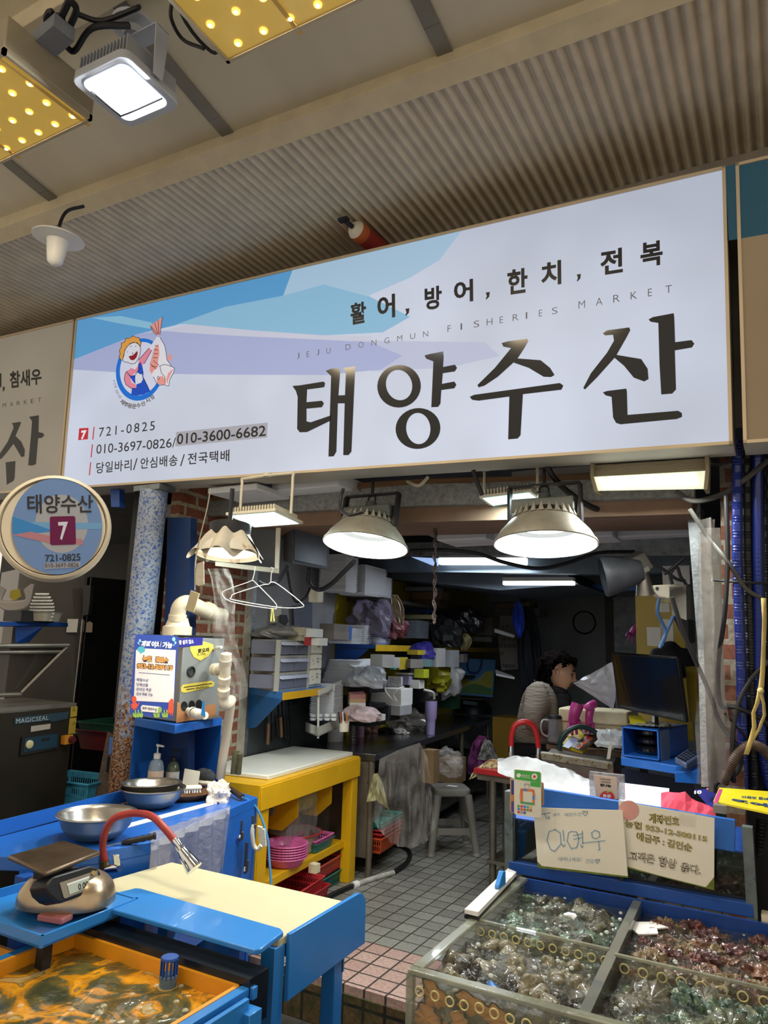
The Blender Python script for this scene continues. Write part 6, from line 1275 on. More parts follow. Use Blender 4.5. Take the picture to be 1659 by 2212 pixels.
# lower shelf boxes
for x0,x1,y0,y1,m_,lab in ((800,826,1414,1440,m_paper,'white printed carton with a spiral on the lower shelf'),(828,834,1420,1442,m_paper,'narrow white box on the lower shelf'),(842,852,1420,1446,m_tc,'turquoise box on the lower shelf'),(853,863,1420,1446,m_yc,'yellow box beside the turquoise one'),
    (864,886,1424,1442,m_gcard,'grey box with red panel on the lower shelf'),(887,903,1415,1468,m_dk,'tall black box on the lower shelf'),(880,902,1404,1414,m_yc,'yellow carton at the back of the lower shelf'),(906,928,1424,1440,mat('pale_teal_box','#6d8a8c',.6),'pale teal box on the lower shelf'),(926,942,1400,1440,m_paper,'upright white carton on the lower shelf'),(944,972,1404,1440,mat('pale_frame','#8d9093',.5),'pale framed box right of the upright white carton'),(974,1000,1412,1430,m_gcard,'small grey carton near the shopping bag')):
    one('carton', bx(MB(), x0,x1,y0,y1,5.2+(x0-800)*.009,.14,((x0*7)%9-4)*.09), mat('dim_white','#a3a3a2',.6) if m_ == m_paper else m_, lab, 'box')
crumple('purple_bag', D(915,1412,6.3), .1, mat('purple_film','#2f2a78',.4,0,.2,8,.4,20), 'purple plastic bag behind the pale teal box','bag', 31, .4, 20)
crumple('grey_bag', D(795,1468,5.1), .11, mat('silver_bag','#8f939c',.3,0,.3,12,.5,30), 'silver grey printed bag below the round foam lid','bag', 33, .3, 24, sc=(1.3,1,.8))
one('pill_organiser', bx(MB(), 838,866,1462,1482,5.5,.03), mat('white_grid_case','#b0b2b8',.5,0,.5,90), 'white gridded case on the counter rack','case')
# white wire cart with baskets
m_wp = mat('ivory_plastic','#c9c9be',.4,0,.05)
t = thing('basket_rack','ivory plastic rack with basket shelves on the steel counter','rack', D(705,1590,5.0))
for (x0_,x1_,y0_,y1_,d_) in ((686,690,1492,1595,4.85),(736,741,1470,1560,5.25),(676,680,1510,1550,5.2)):
    MB().slab([D(x0_,y0_,d_),D(x1_,y0_,d_),D(x1_-1,y1_,d_),D(x0_-1,y1_,d_)], VH*.02).build('post', m_wp, t)
for (ya,yb,h_) in ((1483,1468,14),(1562,1548,20)):
    a, b, c_ = D(660,ya-2,5.1), D(688,ya+8,4.84), D(740,yb,5.25)
    mb = MB(); k_ = h_*5/FPX; mb.slab([a,b,b-UP*k_,a-UP*k_], VH*.008); mb.slab([b,c_,c_-UP*k_,b-UP*k_], VH*.008); mb.build('basket_side', m_wp, t)
    MB().slab([a-UP*k_,b-UP*k_,c_-UP*k_,a+(c_-b)-UP*k_], UP*.008).build('basket_base', m_wp, t)
for i in range(8):
    x = 672+((i%4)*15); y = 1556-(i//4)*8; c = D(x+4,y,5.0); one('small_dish', MB().lathe([(0,0),(.02,0),(.024,.018),(.021,.018),(.018,.003),(0,.003)], c, UP, 20), m_foam, 'small white dish in the lower basket of the ivory rack','dish','small dishes in the ivory rack')
for i, col in enumerate(('#1d1d20','#a83c30','#d9d9d9','#1d1d20','#c87a2a')): one('marker', MB().cyl(D(734+i*4,1562,4.95),D(731+i*4.4,1538+2*(i%2),4.97),.0045), mat('pen%d'%i, col, .4), ['black marker, leftmost in the pen cup','red marker in the pen cup','white marker in the pen cup','second black marker in the pen cup','orange marker, rightmost in the pen cup'][i], 'marker')
one('pen_cup', MB().lathe([(0,0),(.032,0),(.036,.07),(.033,.07),(.03,.004),(0,.004)], D(743,1580,4.97), UP, 20), m_cream, 'cream cup of markers behind the paper roll','cup')
t = thing('black_crate','black mesh crate stack between the ivory rack and the white boxes','crate', D(775,1565,5.3))
for y0_,y1_ in ((1485,1496),(1520,1530),(1560,1568)): bx(MB(), 752,798,y0_,y1_,5.3,.25).build('tier', m_black, t)
for x_ in (754,796): bx(MB(), x_-2,x_+2,1485,1568,5.3,.02).build('post', m_black, t)
bx(MB(), 690,748,1500,1540,5.45,.02).build('back_mesh', mat('black_mesh','#111113',.6), t)
for i,(y,m_,lab) in enumerate(((1495,mat('salmon_paper','#b98080',.7),'salmon folded papers in the black crate'),(1503,mat('peach_paper','#b89a78',.7),'peach folded papers in the black crate'),(1511,m_paper,'white folded papers in the black crate'))):
    one('folded_papers', quad_slab(MB(), [D(753,y,5.2),D(785,y-2+i*2,5.2),D(790,y+4+i*2,5.15),D(756,y+7,5.15)], .03), m_, lab, 'papers')
one('white_box', bx(MB(), 801,866,1487,1522,5.6,.2), m_white, 'large white appliance box behind the counter clutter','box', bevel=.004); one('white_box', bx(MB(), 838,864,1524,1545,5.5,.2), mat('greyish_white','#9fa0a2',.5), 'smaller white box under the large white appliance box','box', bevel=.003)
one('black_box', bx(MB(), 806,838,1524,1556,5.5,.2), m_dk, 'black box beneath the large white appliance box','box'); one('white_adapter', bx(MB(), 805,824,1543,1556,5.2,.06), m_white, 'white plug adapter on the counter clutter','adapter')
one('charging_cable', MB().tube([D(835,1470,5.35),D(832,1490,5.35),D(845,1508,5.35),D(856,1514,5.35),D(850,1500,5.35),D(862,1488,5.35),D(872,1484,5.4)], .006), m_white, 'white charging cable looping over the white box','cable')
crumple('wrapped_cloth', D(783,1545,5.1), .09, mat('white_pink_wrap','#b9a5a8',.6,0,.3,10,.2,20), 'white and pink wrapped bundle in front of the black crate','bundle', 35, .3, 24, sc=(1.5,1,.7))
one('desk_lamp', MB().tube([D(915,1490,6.0),D(935,1496,6.0),D(938,1510,6.0)], .012).box(D(875,1455,5.8),(.12,.1,.015)), mat('pale_metal','#a9a39a',.4,.3), 'pale metal arm sticking out of the clutter left of the lilac tumbler','arm')
for (x_,y_,m_,lab) in ((852,1477,m_white,'small white bottle on the counter rack'),(872,1470,mat('violet_white','#a5a6c9',.5),'pale violet pack glinting on the counter rack'),(826,1478,mat('lilac_pack','#8e8bb5',.5),'lilac pack on the counter rack'),(895,1478,m_paper,'crumpled papers pile on the counter rack'),(905,1455,mat('lime_pack','#a7b02a',.5),'lime yellow cup on the counter rack')):
    one('small_pack', bx(MB(), x_-10,x_+10,y_-9,y_+9,5.9,.1), m_, lab, 'pack')
# ------------------------------------------------------------------ bracket shelf with drawers on the left wall
p1, p2, p3 = D(542,1490,4.70), D(612,1496,4.25), D(710,1478,5.0)
t = thing('bracket_shelf','blue bracket shelf with yellow edge carrying the plastic drawers','shelf', p2)
zq = 1.243
q1, q2, q3 = Z(541,1480,zq), V(p2), V(p3)
q1 = LW(541,1480,.0); q2 = D(611,1496,4.36); q3 = D(710,1478,5.05); q4 = LW(700,1470,.0)
for q_ in (q1,q2,q3,q4): q_.z = zq
MB().slab([q-UP*.04 for q in (q1,q2,q3,q4)], UP*.04).build('board', m_blue2, t)
MB().hexa([q2-UP*.045,q3-UP*.045,q3-UP*.045+WN*.004,q2-UP*.045+WN*.004,q2,q3,q3+WN*.004,q2+WN*.004]).build('yellow_edge', m_yel, t)
MB().slab([q1-UP*.04,q2-UP*.04,q1.lerp(q2,.25)-UP*.24,q1-UP*.26], WD*.006).build('gusset', mat('gusset_blue','#1c5f9c',.4), t)
MB().slab([q4-UP*.04,q3-UP*.04,q4.lerp(q3,.3)-UP*.24,q4-UP*.24], WD*.006).build('gusset', m_bluedark, t)
def cabinet(name, P0, P1, P2, z0, z1, lab, m):      # corner line P0 (left) P1 (near corner) P2 (right)
    P3 = P0+P2-P1; return [V((p.x,p.y,z0)) for p in (P0,P1,P2,P3)], z1
m_dc = mat('beige_drawer_frame','#a9a698',.5); m_dr = mat('smoky_drawer','#7c8090',.2,0,.1,alpha=.75,coat=.4)
a, b, c_ = q1.lerp(q2,.06), q1.lerp(q2,.80), q1.lerp(q2,.80)+(q3-q2)*.62
t = thing('drawer_cabinet','beige frame cabinet with six smoky clear drawers on the bracket shelf','drawer cabinet', (a+c_)/2)
Hh = .315
def cab_frame(t, a, b, c_, z, H, rows, m):
    d = a+c_-b; col_ = 0
    MB().slab([V((p.x,p.y,z)) for p in (a,b,c_,d)], UP*.012).build('base', m, t); MB().slab([V((p.x,p.y,z+H-.012)) for p in (a,b,c_,d)], UP*.012).build('top', m, t)
    for p in (a,b,c_,d): MB().box((p.x,p.y,z+H/2),(.022,.022,H)).build('corner_post', m, t)
    for r in range(1,rows): MB().slab([V((p.x,p.y,z+H*r/rows-.008)) for p in (a,b,c_,d)], UP*.016).build('divider', m, t)
cab_frame(t, a, b, c_, zq+.001, Hh, 3, m_dc)
e_ = (c_-b); nrm = e_.cross(UP).normalized(); nrm = nrm if nrm.dot(CAM-b) > 0 else -nrm
nl_ = (b-a).cross(UP).normalized(); nl_ = nl_ if nl_.dot(CAM-b) > 0 else -nl_
for r in range(3):
    z0 = zq+.014+Hh*r/3; 
    MB().hexa([a+V((0,0,z0-a.z))+nl_*0+(b-a)*.05,a+V((0,0,z0-a.z))+(b-a)*.93,a+V((0,0,z0-a.z))+(b-a)*.93-nl_*.01,a+V((0,0,z0-a.z))+(b-a)*.05-nl_*.01]+[a+V((0,0,z0-a.z+.075))+(b-a)*.05,a+V((0,0,z0-a.z+.075))+(b-a)*.93,a+V((0,0,z0-a.z+.075))+(b-a)*.93-nl_*.01,a+V((0,0,z0-a.z+.075))+(b-a)*.05-nl_*.01]).build('side_filling', m_paper if r < 2 else m_gcard, t)
    for s in (0,1):
        u0, u1 = .04+.48*s, .48+.48*s; A0, A1 = b+e_*u0, b+e_*u1; A0 = V((A0.x,A0.y,z0)); A1 = V((A1.x,A1.y,z0)); h_ = .085
        dr = MB().hexa([A0-nrm*.2,A1-nrm*.2,A1+nrm*.012,A0+nrm*.012,A0-nrm*.2+UP*h_,A1-nrm*.2+UP*h_,A1+nrm*.012+UP*h_,A0+nrm*.012+UP*h_]).build('drawer', m_dr, t, bevel=.003)
        MB().hexa([A0+nrm*.012+UP*h_*.75,A1+nrm*.012+UP*h_*.75,A1+nrm*.03+UP*h_*.7,A0+nrm*.03+UP*h_*.7,A0+nrm*.012+UP*h_*.95,A1+nrm*.012+UP*h_*.95,A1+nrm*.026+UP*h_*.8,A0+nrm*.026+UP*h_*.8]).build('pull', mat('clear_pull','#b5b9cb',.2,coat=.4), dr)
a2, b2, c2 = b+(c_-b)*1.06-nrm*.15, b+(c_-b)*1.04, b+(c_-b)*1.52
t = thing('drawer_cabinet','small ivory three drawer cabinet right of the smoky drawers','drawer cabinet', (a2+c2)/2)
d2 = a2+c2-b2; Hc = .34
MB().slab([V((p.x,p.y,zq+.001)) for p in (a2,b2,c2,d2)], UP*Hc).build('body', mat('ivory_body','#b9b6a8',.5), t, bevel=.006)
e2_ = c2-b2; n2 = e2_.cross(UP).normalized(); n2 = n2 if n2.dot(CAM-b2) > 0 else -n2
for r in range(3):
    z0 = zq+.02+Hc*.31*r; A0, A1 = b2+e2_*.05, b2+e2_*.95; A0 = V((A0.x,A0.y,z0)); A1 = V((A1.x,A1.y,z0)); h_ = .095
    dr = MB().hexa([A0,A1,A1+n2*.012,A0+n2*.012,A0+UP*h_,A1+UP*h_,A1+n2*.012+UP*h_,A0+n2*.012+UP*h_]).build('drawer', m_cream, t, bevel=.002)
    for (u, v_, w_) in ((.58,.72,.05),(.70,.72,.05),(.58,.5,.05),(.70,.5,.05),(.2,.6,.025),(.3,.35,.025),(.9,.7,.025)):
        p = A0.lerp(A1,u)+UP*h_*v_+n2*.0125; MB().hexa([p-e2_*w_/3-UP*.006,p+e2_*w_/3-UP*.006,p+e2_*w_/3-UP*.006+n2*.001,p-e2_*w_/3-UP*.006+n2*.001,p-e2_*w_/3+UP*.006,p+e2_*w_/3+UP*.006,p+e2_*w_/3+UP*.006+n2*.001,p-e2_*w_/3+UP*.006+n2*.001]).build('vent_slot', blk, dr)
    p = A0.lerp(A1,.5)+UP*h_*.12+n2*.013; MB().box(p,(.05,.012,.01),rz=math.atan2(e2_.y,e2_.x)).build('pull', m_cream, dr)
crumple('plastic_bag', (a+c_)/2+V((0,0,Hh+.045)), .15, mat('grey_film','#8d8b88',.3,0,.2,9,.5,20,alpha=.8), 'grey plastic bags piled on the smoky drawer cabinet','plastic bag', 41, .35, 32, sc=(1.0,1.3,.35))
for x0,x1,y0,y1,m_,lab in ((622,654,1355,1372,mat('cream_carton','#b3a98f',.7),'upper cream printed carton on the drawers'),(622,651,1372,1384,mat('cream_carton2','#a59c86',.7),'lower cream printed carton on the drawers'),(656,668,1376,1394,m_rc,'red box on the ivory drawer cabinet'),(669,690,1378,1394,m_paper,'white printed box on the ivory drawer cabinet'),(656,680,1358,1376,m_white,'white tangled adapter box above the red box')):
    one('carton', bx(MB(), x0,x1,y0,y1,4.75,.1), m_, lab, 'box')
# knives on the grey panel
rr = random.Random(4)
KN = [(582,1540,578,1608,'wood'),(594,1530,600,1590,'blk'),(604,1528,608,1592,'wood'),(612,1528,617,1596,'blk'),(618,1530,622,1600,'blk'),(627,1530,630,1606,'blk'),(590,1545,588,1600,'blk')]
labs = ['knife with worn wooden handle, leftmost on the wall rack','knife with black handle next to the wooden one','knife with light wooden handle in the middle of the rack','black handled knife right of the light wooden one','black handled knife, third from the right on the rack','rightmost knife hanging on the wall rack','short black knife near the left of the rack']
for (x0,y0,x1,y1,k_), lab in zip(KN, labs):
    a = LW(x0,y0-15,.05); b = LW(x1,y1,.05); m_ = a.lerp(b,.45); d = (b-a).normalized(); s = d.cross(WN).normalized()*.014
    t = thing('kitchen_knife', lab, 'knife', V(b)); MB().slab([a-s,a+s,m_+s,m_-s], WN*.002).build('blade', mat('dim_blade','#5b6167',.3,.8), t); MB().tube([m_,m_.lerp(b,.5),b], .011, 8, 2).build('handle', m_wood if k_ == 'wood' else m_black, t)
a, b = LW(560,1522,.03), LW(640,1512,.03); one('knife_rack', MB().slab([a,b,b-UP*.03,a-UP*.03], WN*.012), m_dark, 'dark magnetic knife rack under the blue bracket shelf','rack')
# electrical box, router, vent frame, cables, hangers
ea, eb, ec = D(612,1160,4.25), D(640,1165,4.1), D(712,1195,4.6)
t = thing('electric_box','grey steel electric box high on the left wall','electric box', D(665,1190,4.4))
MB().hexa([D(612,1212,4.5),D(633,1218,4.25),D(711,1232,4.6),D(690,1226,4.85),D(612,1128,4.5),D(633,1120,4.25),D(711,1128,4.6),D(690,1126,4.85)]).build('case', mat('dusty_box_grey','#5f646b',.5,.3,.15,5,dirt=('#8a8a86',.3,18)), t, bevel=.004)
MB().slab([D(636,1128,4.24),D(706,1136,4.58),D(706,1224,4.58),D(636,1210,4.24)], -VH*.006).build('door', mat('box_door','#555b63',.4,.3), t)
t = thing('window_frame','cream framed opening above the wire hangers','window frame', D(550,1160,3.9))
fr_ = [(478,1180,4.0),(600,1237,4.15),(606,1140,4.2)]
mb = MB(); mb.slab([D(465,1222,3.85),D(600,1238,4.2),D(602,1228,4.2),D(465,1213,3.85)], VH*.03); mb.build('sill', m_cream, t)
mb = MB(); mb.slab([D(596,1140,4.2),D(606,1140,4.2),D(602,1238,4.2),D(593,1238,4.2)], VH*.03); mb.build('jamb', m_cream, t)
mb = MB(); mb.slab([D(520,1140,4.3),D(598,1140,4.3),D(595,1230,4.3),D(520,1226,4.3)], VH*.02); mb.build('dark_pane', mat('dim_pane','#3a3d42',.3), t)
one('router', bx(MB(), 665,689,1271,1301,4.75,.06), m_cream, 'small cream box on the wall below the electric box','router', bevel=.008)
one('pegboard', MB().slab([LW(632,1310,.02),LW(672,1300,.02),LW(672,1358,.02),LW(634,1358,.02)], WN*.01), mat('blue_grey_pegboard','#5a606e',.5), 'blue grey pegboard strip on the left wall','pegboard')
one('wall_socket', MB().slab([LW(583,1310,.0),LW(600,1308,.0),LW(600,1345,.0),LW(584,1346,.0)], WN*.03), m_cream, 'cream wall socket above the drawers','socket')
one('fly_swatter', MB().slab([LW(604,1328,.06),LW(618,1328,.06),LW(622,1342,.06),LW(615,1352,.06),LW(604,1345,.06)], WN*.006).tube([LW(617,1350,.06),LW(624,1358,.06)], .004), m_black, 'black plug hanging on the wall above the drawers','plug')
for pts, lab, r in ((([(618,1220,4.3),(622,1240,4.3),(628,1275,4.4),(640,1300,4.5),(660,1290,4.5),(672,1265,4.6)]),'black cable looping under the electric box, left one',.008),
    ([(668,1228,4.3),(668,1260,4.35),(690,1274,4.4),(715,1262,4.3),(740,1238,4.1),(765,1213,3.9)],'thick black cable sagging towards the left bell lamp',.014),
    ([(560,1256,3.95),(575,1262,3.95),(600,1255,3.95),(620,1225,4.1)],'short thick cable left of the electric box',.012),
    ([(742,1055,3.2),(736,1075,3.2),(736,1100,3.15),(755,1112,3.08),(785,1105,3.05)],'black cable feeding the left bell lamp',.008),
    ([(880,1040,3.5),(905,1049,3.4),(925,1030,3.4)],'pale cable sagging under the sign, centre',.008),
    ([(1180,1003,3.15),(1195,1030,3.15),(1230,1065,3.2),(1290,1100,3.3),(1340,1095,3.4),(1372,1065,3.4)],'thick black cable sagging right of the small cyan lamp',.014),
    ([(885,1190,4.6),(960,1188,4.6),(1030,1195,4.5),(1090,1215,4.4),(1160,1228,4.4),(1220,1218,4.4),(1290,1195,4.4),(1370,1192,4.4)],'long black cable swinging across the beam behind the bell lamps',.012),
    ([(1022,1015,3.2),(1030,1040,3.2),(1042,1070,3.2)],'black cord beside the yoke of the small cyan lamp',.010),
    ([(455,1055,3.0),(447,1100,3.0),(430,1170,3.0),(422,1215,3.0),(421,1275,3.0)],'thin pale string hanging left of the wrapped lamp',.0025),
    ([(1490,1100,2.92),(1530,1160,2.92),(1570,1210,2.84),(1610,1270,2.84),(1645,1292,2.84)],'grey cable slanting across the brick pillar',.009),
    ([(1460,1062,2.92),(1500,1082,2.92),(1560,1068,2.92),(1610,1035,2.84),(1659,995,2.84)],'thick grey cable sagging to the right edge',.011),
    ([(1452,1290,2.92),(1470,1350,2.92),(1490,1400,2.92),(1530,1490,2.92),(1555,1560,2.90),(1590,1610,2.84),(1600,1650,2.84),(1580,1680,2.84),(1548,1692,2.85),(1545,1712,2.85)],'long black cable running down over the plastic sheet',.009),
    ([(1568,1070,2.84),(1572,1200,2.84),(1565,1330,2.84),(1552,1430,2.92),(1556,1520,2.92),(1590,1528,2.84),(1640,1550,2.84),(1659,1565,2.84)],'black cable dropping down the brick pillar',.009),
    ([(1659,1430,2.84),(1620,1470,2.84),(1592,1530,2.84),(1582,1610,2.82),(1585,1690,2.82)],'black cable crossing the blue hoses',.009),
    ([(1540,1253,2.92),(1600,1258,2.84),(1659,1260,2.84)],'thin black cable tie line across the brick pillar',.005),
    ([(1565,1540,2.84),(1600,1580,2.84),(1625,1608,2.84)],'thin black wire behind the yellow strap',.005),
    ([(1588,960,2.84),(1580,985,2.84),(1560,1003,2.92),(1530,1003,2.92)],'black cord at the right end of the sign',.006)):
    p_ = pts; one('hanging_string' if 'string' in lab else 'cable', MB().tube([D(*q) for q in p_], r), mat('pale_cord','#a69f8c',.6) if ('pale' in lab) else (mat('grey_cable','#4b4b48',.5) if 'grey' in lab else m_cable), lab, 'string' if 'string' in lab else 'cable')
def hanger(dist, pts, hook, lab):
    t = thing('wire_hanger', lab, 'hanger', D(*hook[-1],dist)); MB().tube([D(a,b,dist) for a,b in pts], .0020, 6, 3, True).build('triangle', m_white, t); MB().tube([D(a,b,dist) for a,b in hook], .0020, 6, 3).build('hook', m_white, t)
hanger(3.35, [(585,1258),(600,1262),(651,1302),(650,1312),(600,1312),(505,1296),(500,1290),(508,1282),(566,1264),(580,1262)], [(585,1258),(586,1240),(590,1228),(585,1226)], 'right white wire hanger under the cream frame')
hanger(3.45, [(545,1254),(555,1262),(594,1302),(596,1312),(588,1315),(500,1300),(480,1282),(495,1272),(535,1258)], [(545,1254),(549,1240),(551,1225)], 'left white wire hanger crossing behind the right one')
t = thing('clothes_peg','yellow clothes peg clipped to the wire hanger','peg', D(588,1342,3.4))
for x_ in (585,592): MB().hexa([D(587.5+(x_-588)*.2,1313,3.38),D(589.5+(x_-588)*.2,1313,3.38),D(589.5+(x_-588)*.2,1313,3.40),D(587.5+(x_-588)*.2,1313,3.40)][::-1]+[D(x_-1.5,1342,3.38),D(x_+2,1342,3.38),D(x_+2,1342,3.40),D(x_-1.5,1342,3.40)][::-1]).build('jaw', mat('peg_yellow','#c9cf7c',.4), t)
# wrapped lamp
t = thing('wrapped_lamp','bright lamp wrapped in a stained white cloth, left of the square floodlight','lamp', D(490,1195,3.15))
cw = D(492,1200,3.15); rw = 68*3.15/FPX
MB().lathe([(rw,0),(rw*.95,.02),(rw*.7,.06),(rw*.6,.08)], cw, VH*.12+UP, 32).build('shade', mat('wrapped_shade','#c9c4b5',.5), t)
MB().lathe([(rw*.6,.07),(rw*.66,.10),(rw*.66,.14),(0,.14)], cw, VH*.12+UP, 28).build('heat_sink', m_dark, t)
MB().lathe([(0,.015),(rw*.8,.012),(rw*.8,.02),(0,.022)], cw, VH*.12+UP, 28).build('lens', glow('wrap_glow','#fff2dc',7), t)
m_wc = mat('stained_cloth','#bdb5a2',.7,0,.2,9,.3,30,dirt=('#9a7440',.34,10))
def wc(u, v):
    a = 2*math.pi*u; r = rw*(.08+1.02*v)*(1+.16*math.sin(5*a+1)*v+.1*noise.noise(V((a*2,v*3,1)))); z_ = .15-.15*v**1.6-.02*math.sin(7*a)*v; return cw+V((math.cos(a)*r,math.sin(a)*r,z_))
MB().sheet(wc, 64, 14).build('cloth_cover', m_wc, t)
MB().cyl(cw+UP*.13,cw+UP*.30,.010,n=8).build('hanging_rod', m_dark, t)
MB().slab([D(425,1218,3.0),D(440,1212,3.0),D(441,1262,3.0),D(430,1266,3.0),D(420,1262,3.0)], VH*.004).build('cloth_tail', m_wc, t); MB().slab([D(412,1275,3.0),D(430,1282,3.0),D(418,1322,3.0),D(400,1318,3.0)], VH*.012).build('hanging_tag', mat('old_tag','#b9ad8a',.6,0,.1,9,dirt=('#7d6d44',.3,20)), t)
area('lamp', cw-UP*.01, cw-UP+V((.1,-.2,0)), rw*1.2, 5.5, (1,.93,.82), t)
t = one('plastic_strip', MB().sheet(lambda u,v: D(448+46*u+ (v*38)+ 6*math.sin(v*9), 1228+v*300*(1-.08*u), 3.55)+VH*.03*noise.noise(V((u*4,v*8,3))), 14, 60), m_film, 'clear crinkled plastic strip hanging beside the grey unit', 'plastic sheet')
# chain with twisted cord
mb = MB()
for i in range(46):
    y = 1146+i*4.6 if i < 44 else 1146+i*4.4; x = 940-(.045*i)+1.6*math.sin(i*.9); p = D(x,y,3.9)
    a_ = .55*i; q = V((math.cos(a_),math.sin(a_),0))*.008; mb.tube([p-q+UP*.009,p+q*.2+UP*.012,p+q,p+UP*-.009,p-q], .0032, 6, 3, True)
one('hanging_chain', mb, mat('rusty_chain','#5d4f4c',.5,.6,.3,30), 'rusty chain with reddish end hanging at the centre of the shop','chain')
# back of the shop: clock, calendar, cloths, door
yb_ = 9.33
BPl = Plane(V((-2,yb_,1.5)), V((1,0,0)), UP)
c = BPl.P(1264,1345,.02); rk = 26*depth(c)/FPX
t = thing('wall_clock','round grey wall clock on the dark back door','clock', c); MB().lathe([(rk*.8,.012),(rk*.85,.03),(rk*.97,.03),(rk,0),(0,0)], c, (0,-1,0), 40).build('rim', mat('clock_grey','#2e3136',.4,.3), t); MB().lathe([(0,.01),(rk*.84,.01)], c, (0,-1,0), 40).build('face', mat('clock_face','#9aa0a6',.4), t)
mb = MB(); put_line(mb, BPl, [(1264,1345),(1252,1338)], 1.4, .035); put_line(mb, BPl, [(1264,1345),(1254,1356)], 1.2, .035); mb.build('hand', blk, t)
mb = MB()
for i in range(12): a_ = i*math.pi/6; put_line(mb, BPl, [(1264+18*math.cos(a_),1345+18*math.sin(a_)),(1264+21*math.cos(a_),1345+21*math.sin(a_))], 1, .034)
mb.build('hour_mark', blk, t)
struct('door_1', fslab(MB(), [(1185,1268),(1310,1268),(1318,1560),(1185,1560)], 9.28, .06), mat('cold_room_door','#868c90',.5,.2,.1,3))
struct('door_2', fslab(MB(), [(1325,1290),(1375,1290),(1380,1560),(1330,1560)], 8.4, .06), mat('speckled_door','#80868c',.5,.2,.3,14))
struct('trim_18', fslab(MB(), [(1305,1262),(1326,1262),(1332,1560),(1312,1560)], 9.2, .08), mat('dim_post','#4d4c46',.5))
one('door_latch', bx(MB(), 1311,1322,1366,1384,9.1,.05), m_dark, 'dark latch plate on the post beside the clock','latch')
struct('wall_yellow_right', fslab(MB(), [(1372,1284),(1470,1280),(1500,1600),(1380,1600)], 5.2, .04), mat('ochre_panel','#a88f22',.4,.1,.15,4,coat=.3))
CP = Plane(D(1098,1390,7.9), VR, UP)
t = thing('wall_calendar','large dim paper calendar hanging behind the blue cloth','calendar', CP.P(1098,1450))
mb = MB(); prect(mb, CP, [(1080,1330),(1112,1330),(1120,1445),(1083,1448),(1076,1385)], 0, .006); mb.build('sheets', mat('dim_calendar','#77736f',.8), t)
for s, x0_, y_, w_ in (('4',1083,1358,5),('5',1093,1357,5),('18 19 20',1086,1384,28),('24 25 26 27',1077,1399,38),('31',1079,1415,8)):
    mb = MB(); put_text(mb, CP, s, [(x0_,y_),(x0_+w_,y_-.5),(x0_+w_,y_-7.5),(x0_,y_-7)], .008, .02); mb.build('date_row', blk, t)
mb = MB(); put_text(mb, CP, '마을금고', [(1084,1442),(1112,1443),(1112,1435),(1084,1434)], .008, .03); mb.build('printed_name', blk, t)
hangcloth(1118,1300,1122,1378,7.0, mat('royal_blue_cloth','#1f3fb0',.7), 'royal blue cloth hanging from a wire at the back', w=26, seed=8)
hangcloth(1140,1310,1150,1560,7.4, mat('dark_navy_apron','#191c28',.7), 'dark long apron hanging at the back left of the woman', 'apron','apron', w=50, seed=9)
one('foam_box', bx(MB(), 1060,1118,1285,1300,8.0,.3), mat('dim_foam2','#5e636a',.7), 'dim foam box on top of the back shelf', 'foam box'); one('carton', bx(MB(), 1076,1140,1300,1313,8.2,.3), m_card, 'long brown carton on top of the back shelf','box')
one('shelf_unit', bx(MB(), 1072,1160,1314,1330,8.3,.3), m_gcard, 'grey ledge at the back carrying the long carton','shelf')
one('yellow_crate', bx(MB(), 1066,1116,1552,1650,7.2,.3), mat('ochre_crate','#8a6a1a',.6), 'ochre yellow crate standing at the far end of the steel counter','crate')
# ================================================================== RIGHT SIDE: SHELLFISH TANK
XA, XE, YF_, YB_, ZT, ZWt = -.878, .42, 1.765, 2.655, .75, .716
m_tg = mat('scummy_tank_glass','#8f9282',.08,0,.2,4,alpha=.20,coat=1,dirt=('#6b6f4c',.22,8)); m_te = mat('glass_edge','#8f927f',.2,0,.25,12,alpha=.6,coat=.8,dirt=('#5f6a3a',.3,20))
t = thing('shellfish_tank','large glass tank of live shellfish with four water compartments','fish tank', ((XA+XE)/2,2.2,-.2)); TK = t
W_ = XE-XA
mb = MB().box(((XA+XE)/2,YF_+.008,.52),(W_,.014,.46)); mb.build('front_glass', m_tg, t)
MB().box((XA+.008,(YF_+YB_)/2,.52),(.014,YB_-YF_-.03,.46)).build('side_glass', m_tg, t)
MB().box(((XA+XE)/2,YF_+.012,ZT),(W_,.030,.012)).build('front_rim', m_te, t, bevel=.003); MB().box((XA+.014,(YF_+YB_)/2,ZT),(.030,YB_-YF_-.03,.012)).build('side_rim', m_te, t, bevel=.003)
MB().box((XA+.006,YF_+.006,.5),(.018,.018,.49)).build('corner_seam', m_te, t)
MB().box(((XA+XE)/2,(YF_+YB_)/2,.30),(W_-.03,YB_-YF_-.03,.02)).build('tank_floor', mat('dark_tank_floor','#262a20',.5,0,.3,10), t)
MB().box(((XA+XE)/2,(YF_+YB_)/2,.02),(W_-.04,YB_-YF_-.06,.5)).build('stand', m_bluedark, t)
MB().box(((XA+XE)/2,YB_-.004,.60),(W_-.02,.012,.30)).build('back_panel', mat('deep_blue_inside','#1b3f86',.35,0,.2,8,coat=.4,dirt=('#0f1c38',.3,14)), t)
m_dv = mat('grey_acrylic_divider','#6a6d66',.25,0,.2,8,alpha=.85,coat=.6)
MB().hexa([(-.482,YF_+.02,.33),(-.468,YF_+.02,.33),(-.490,YB_-.02,.33),(-.504,YB_-.02,.33),(-.462,YF_+.02,ZT),(-.436,YF_+.02,ZT),(-.466,YB_-.02,ZT),(-.492,YB_-.02,ZT)]).build('long_divider', m_dv, t)
XD = Plane(V((0,2.17,0)), V((1,0,0)), UP)
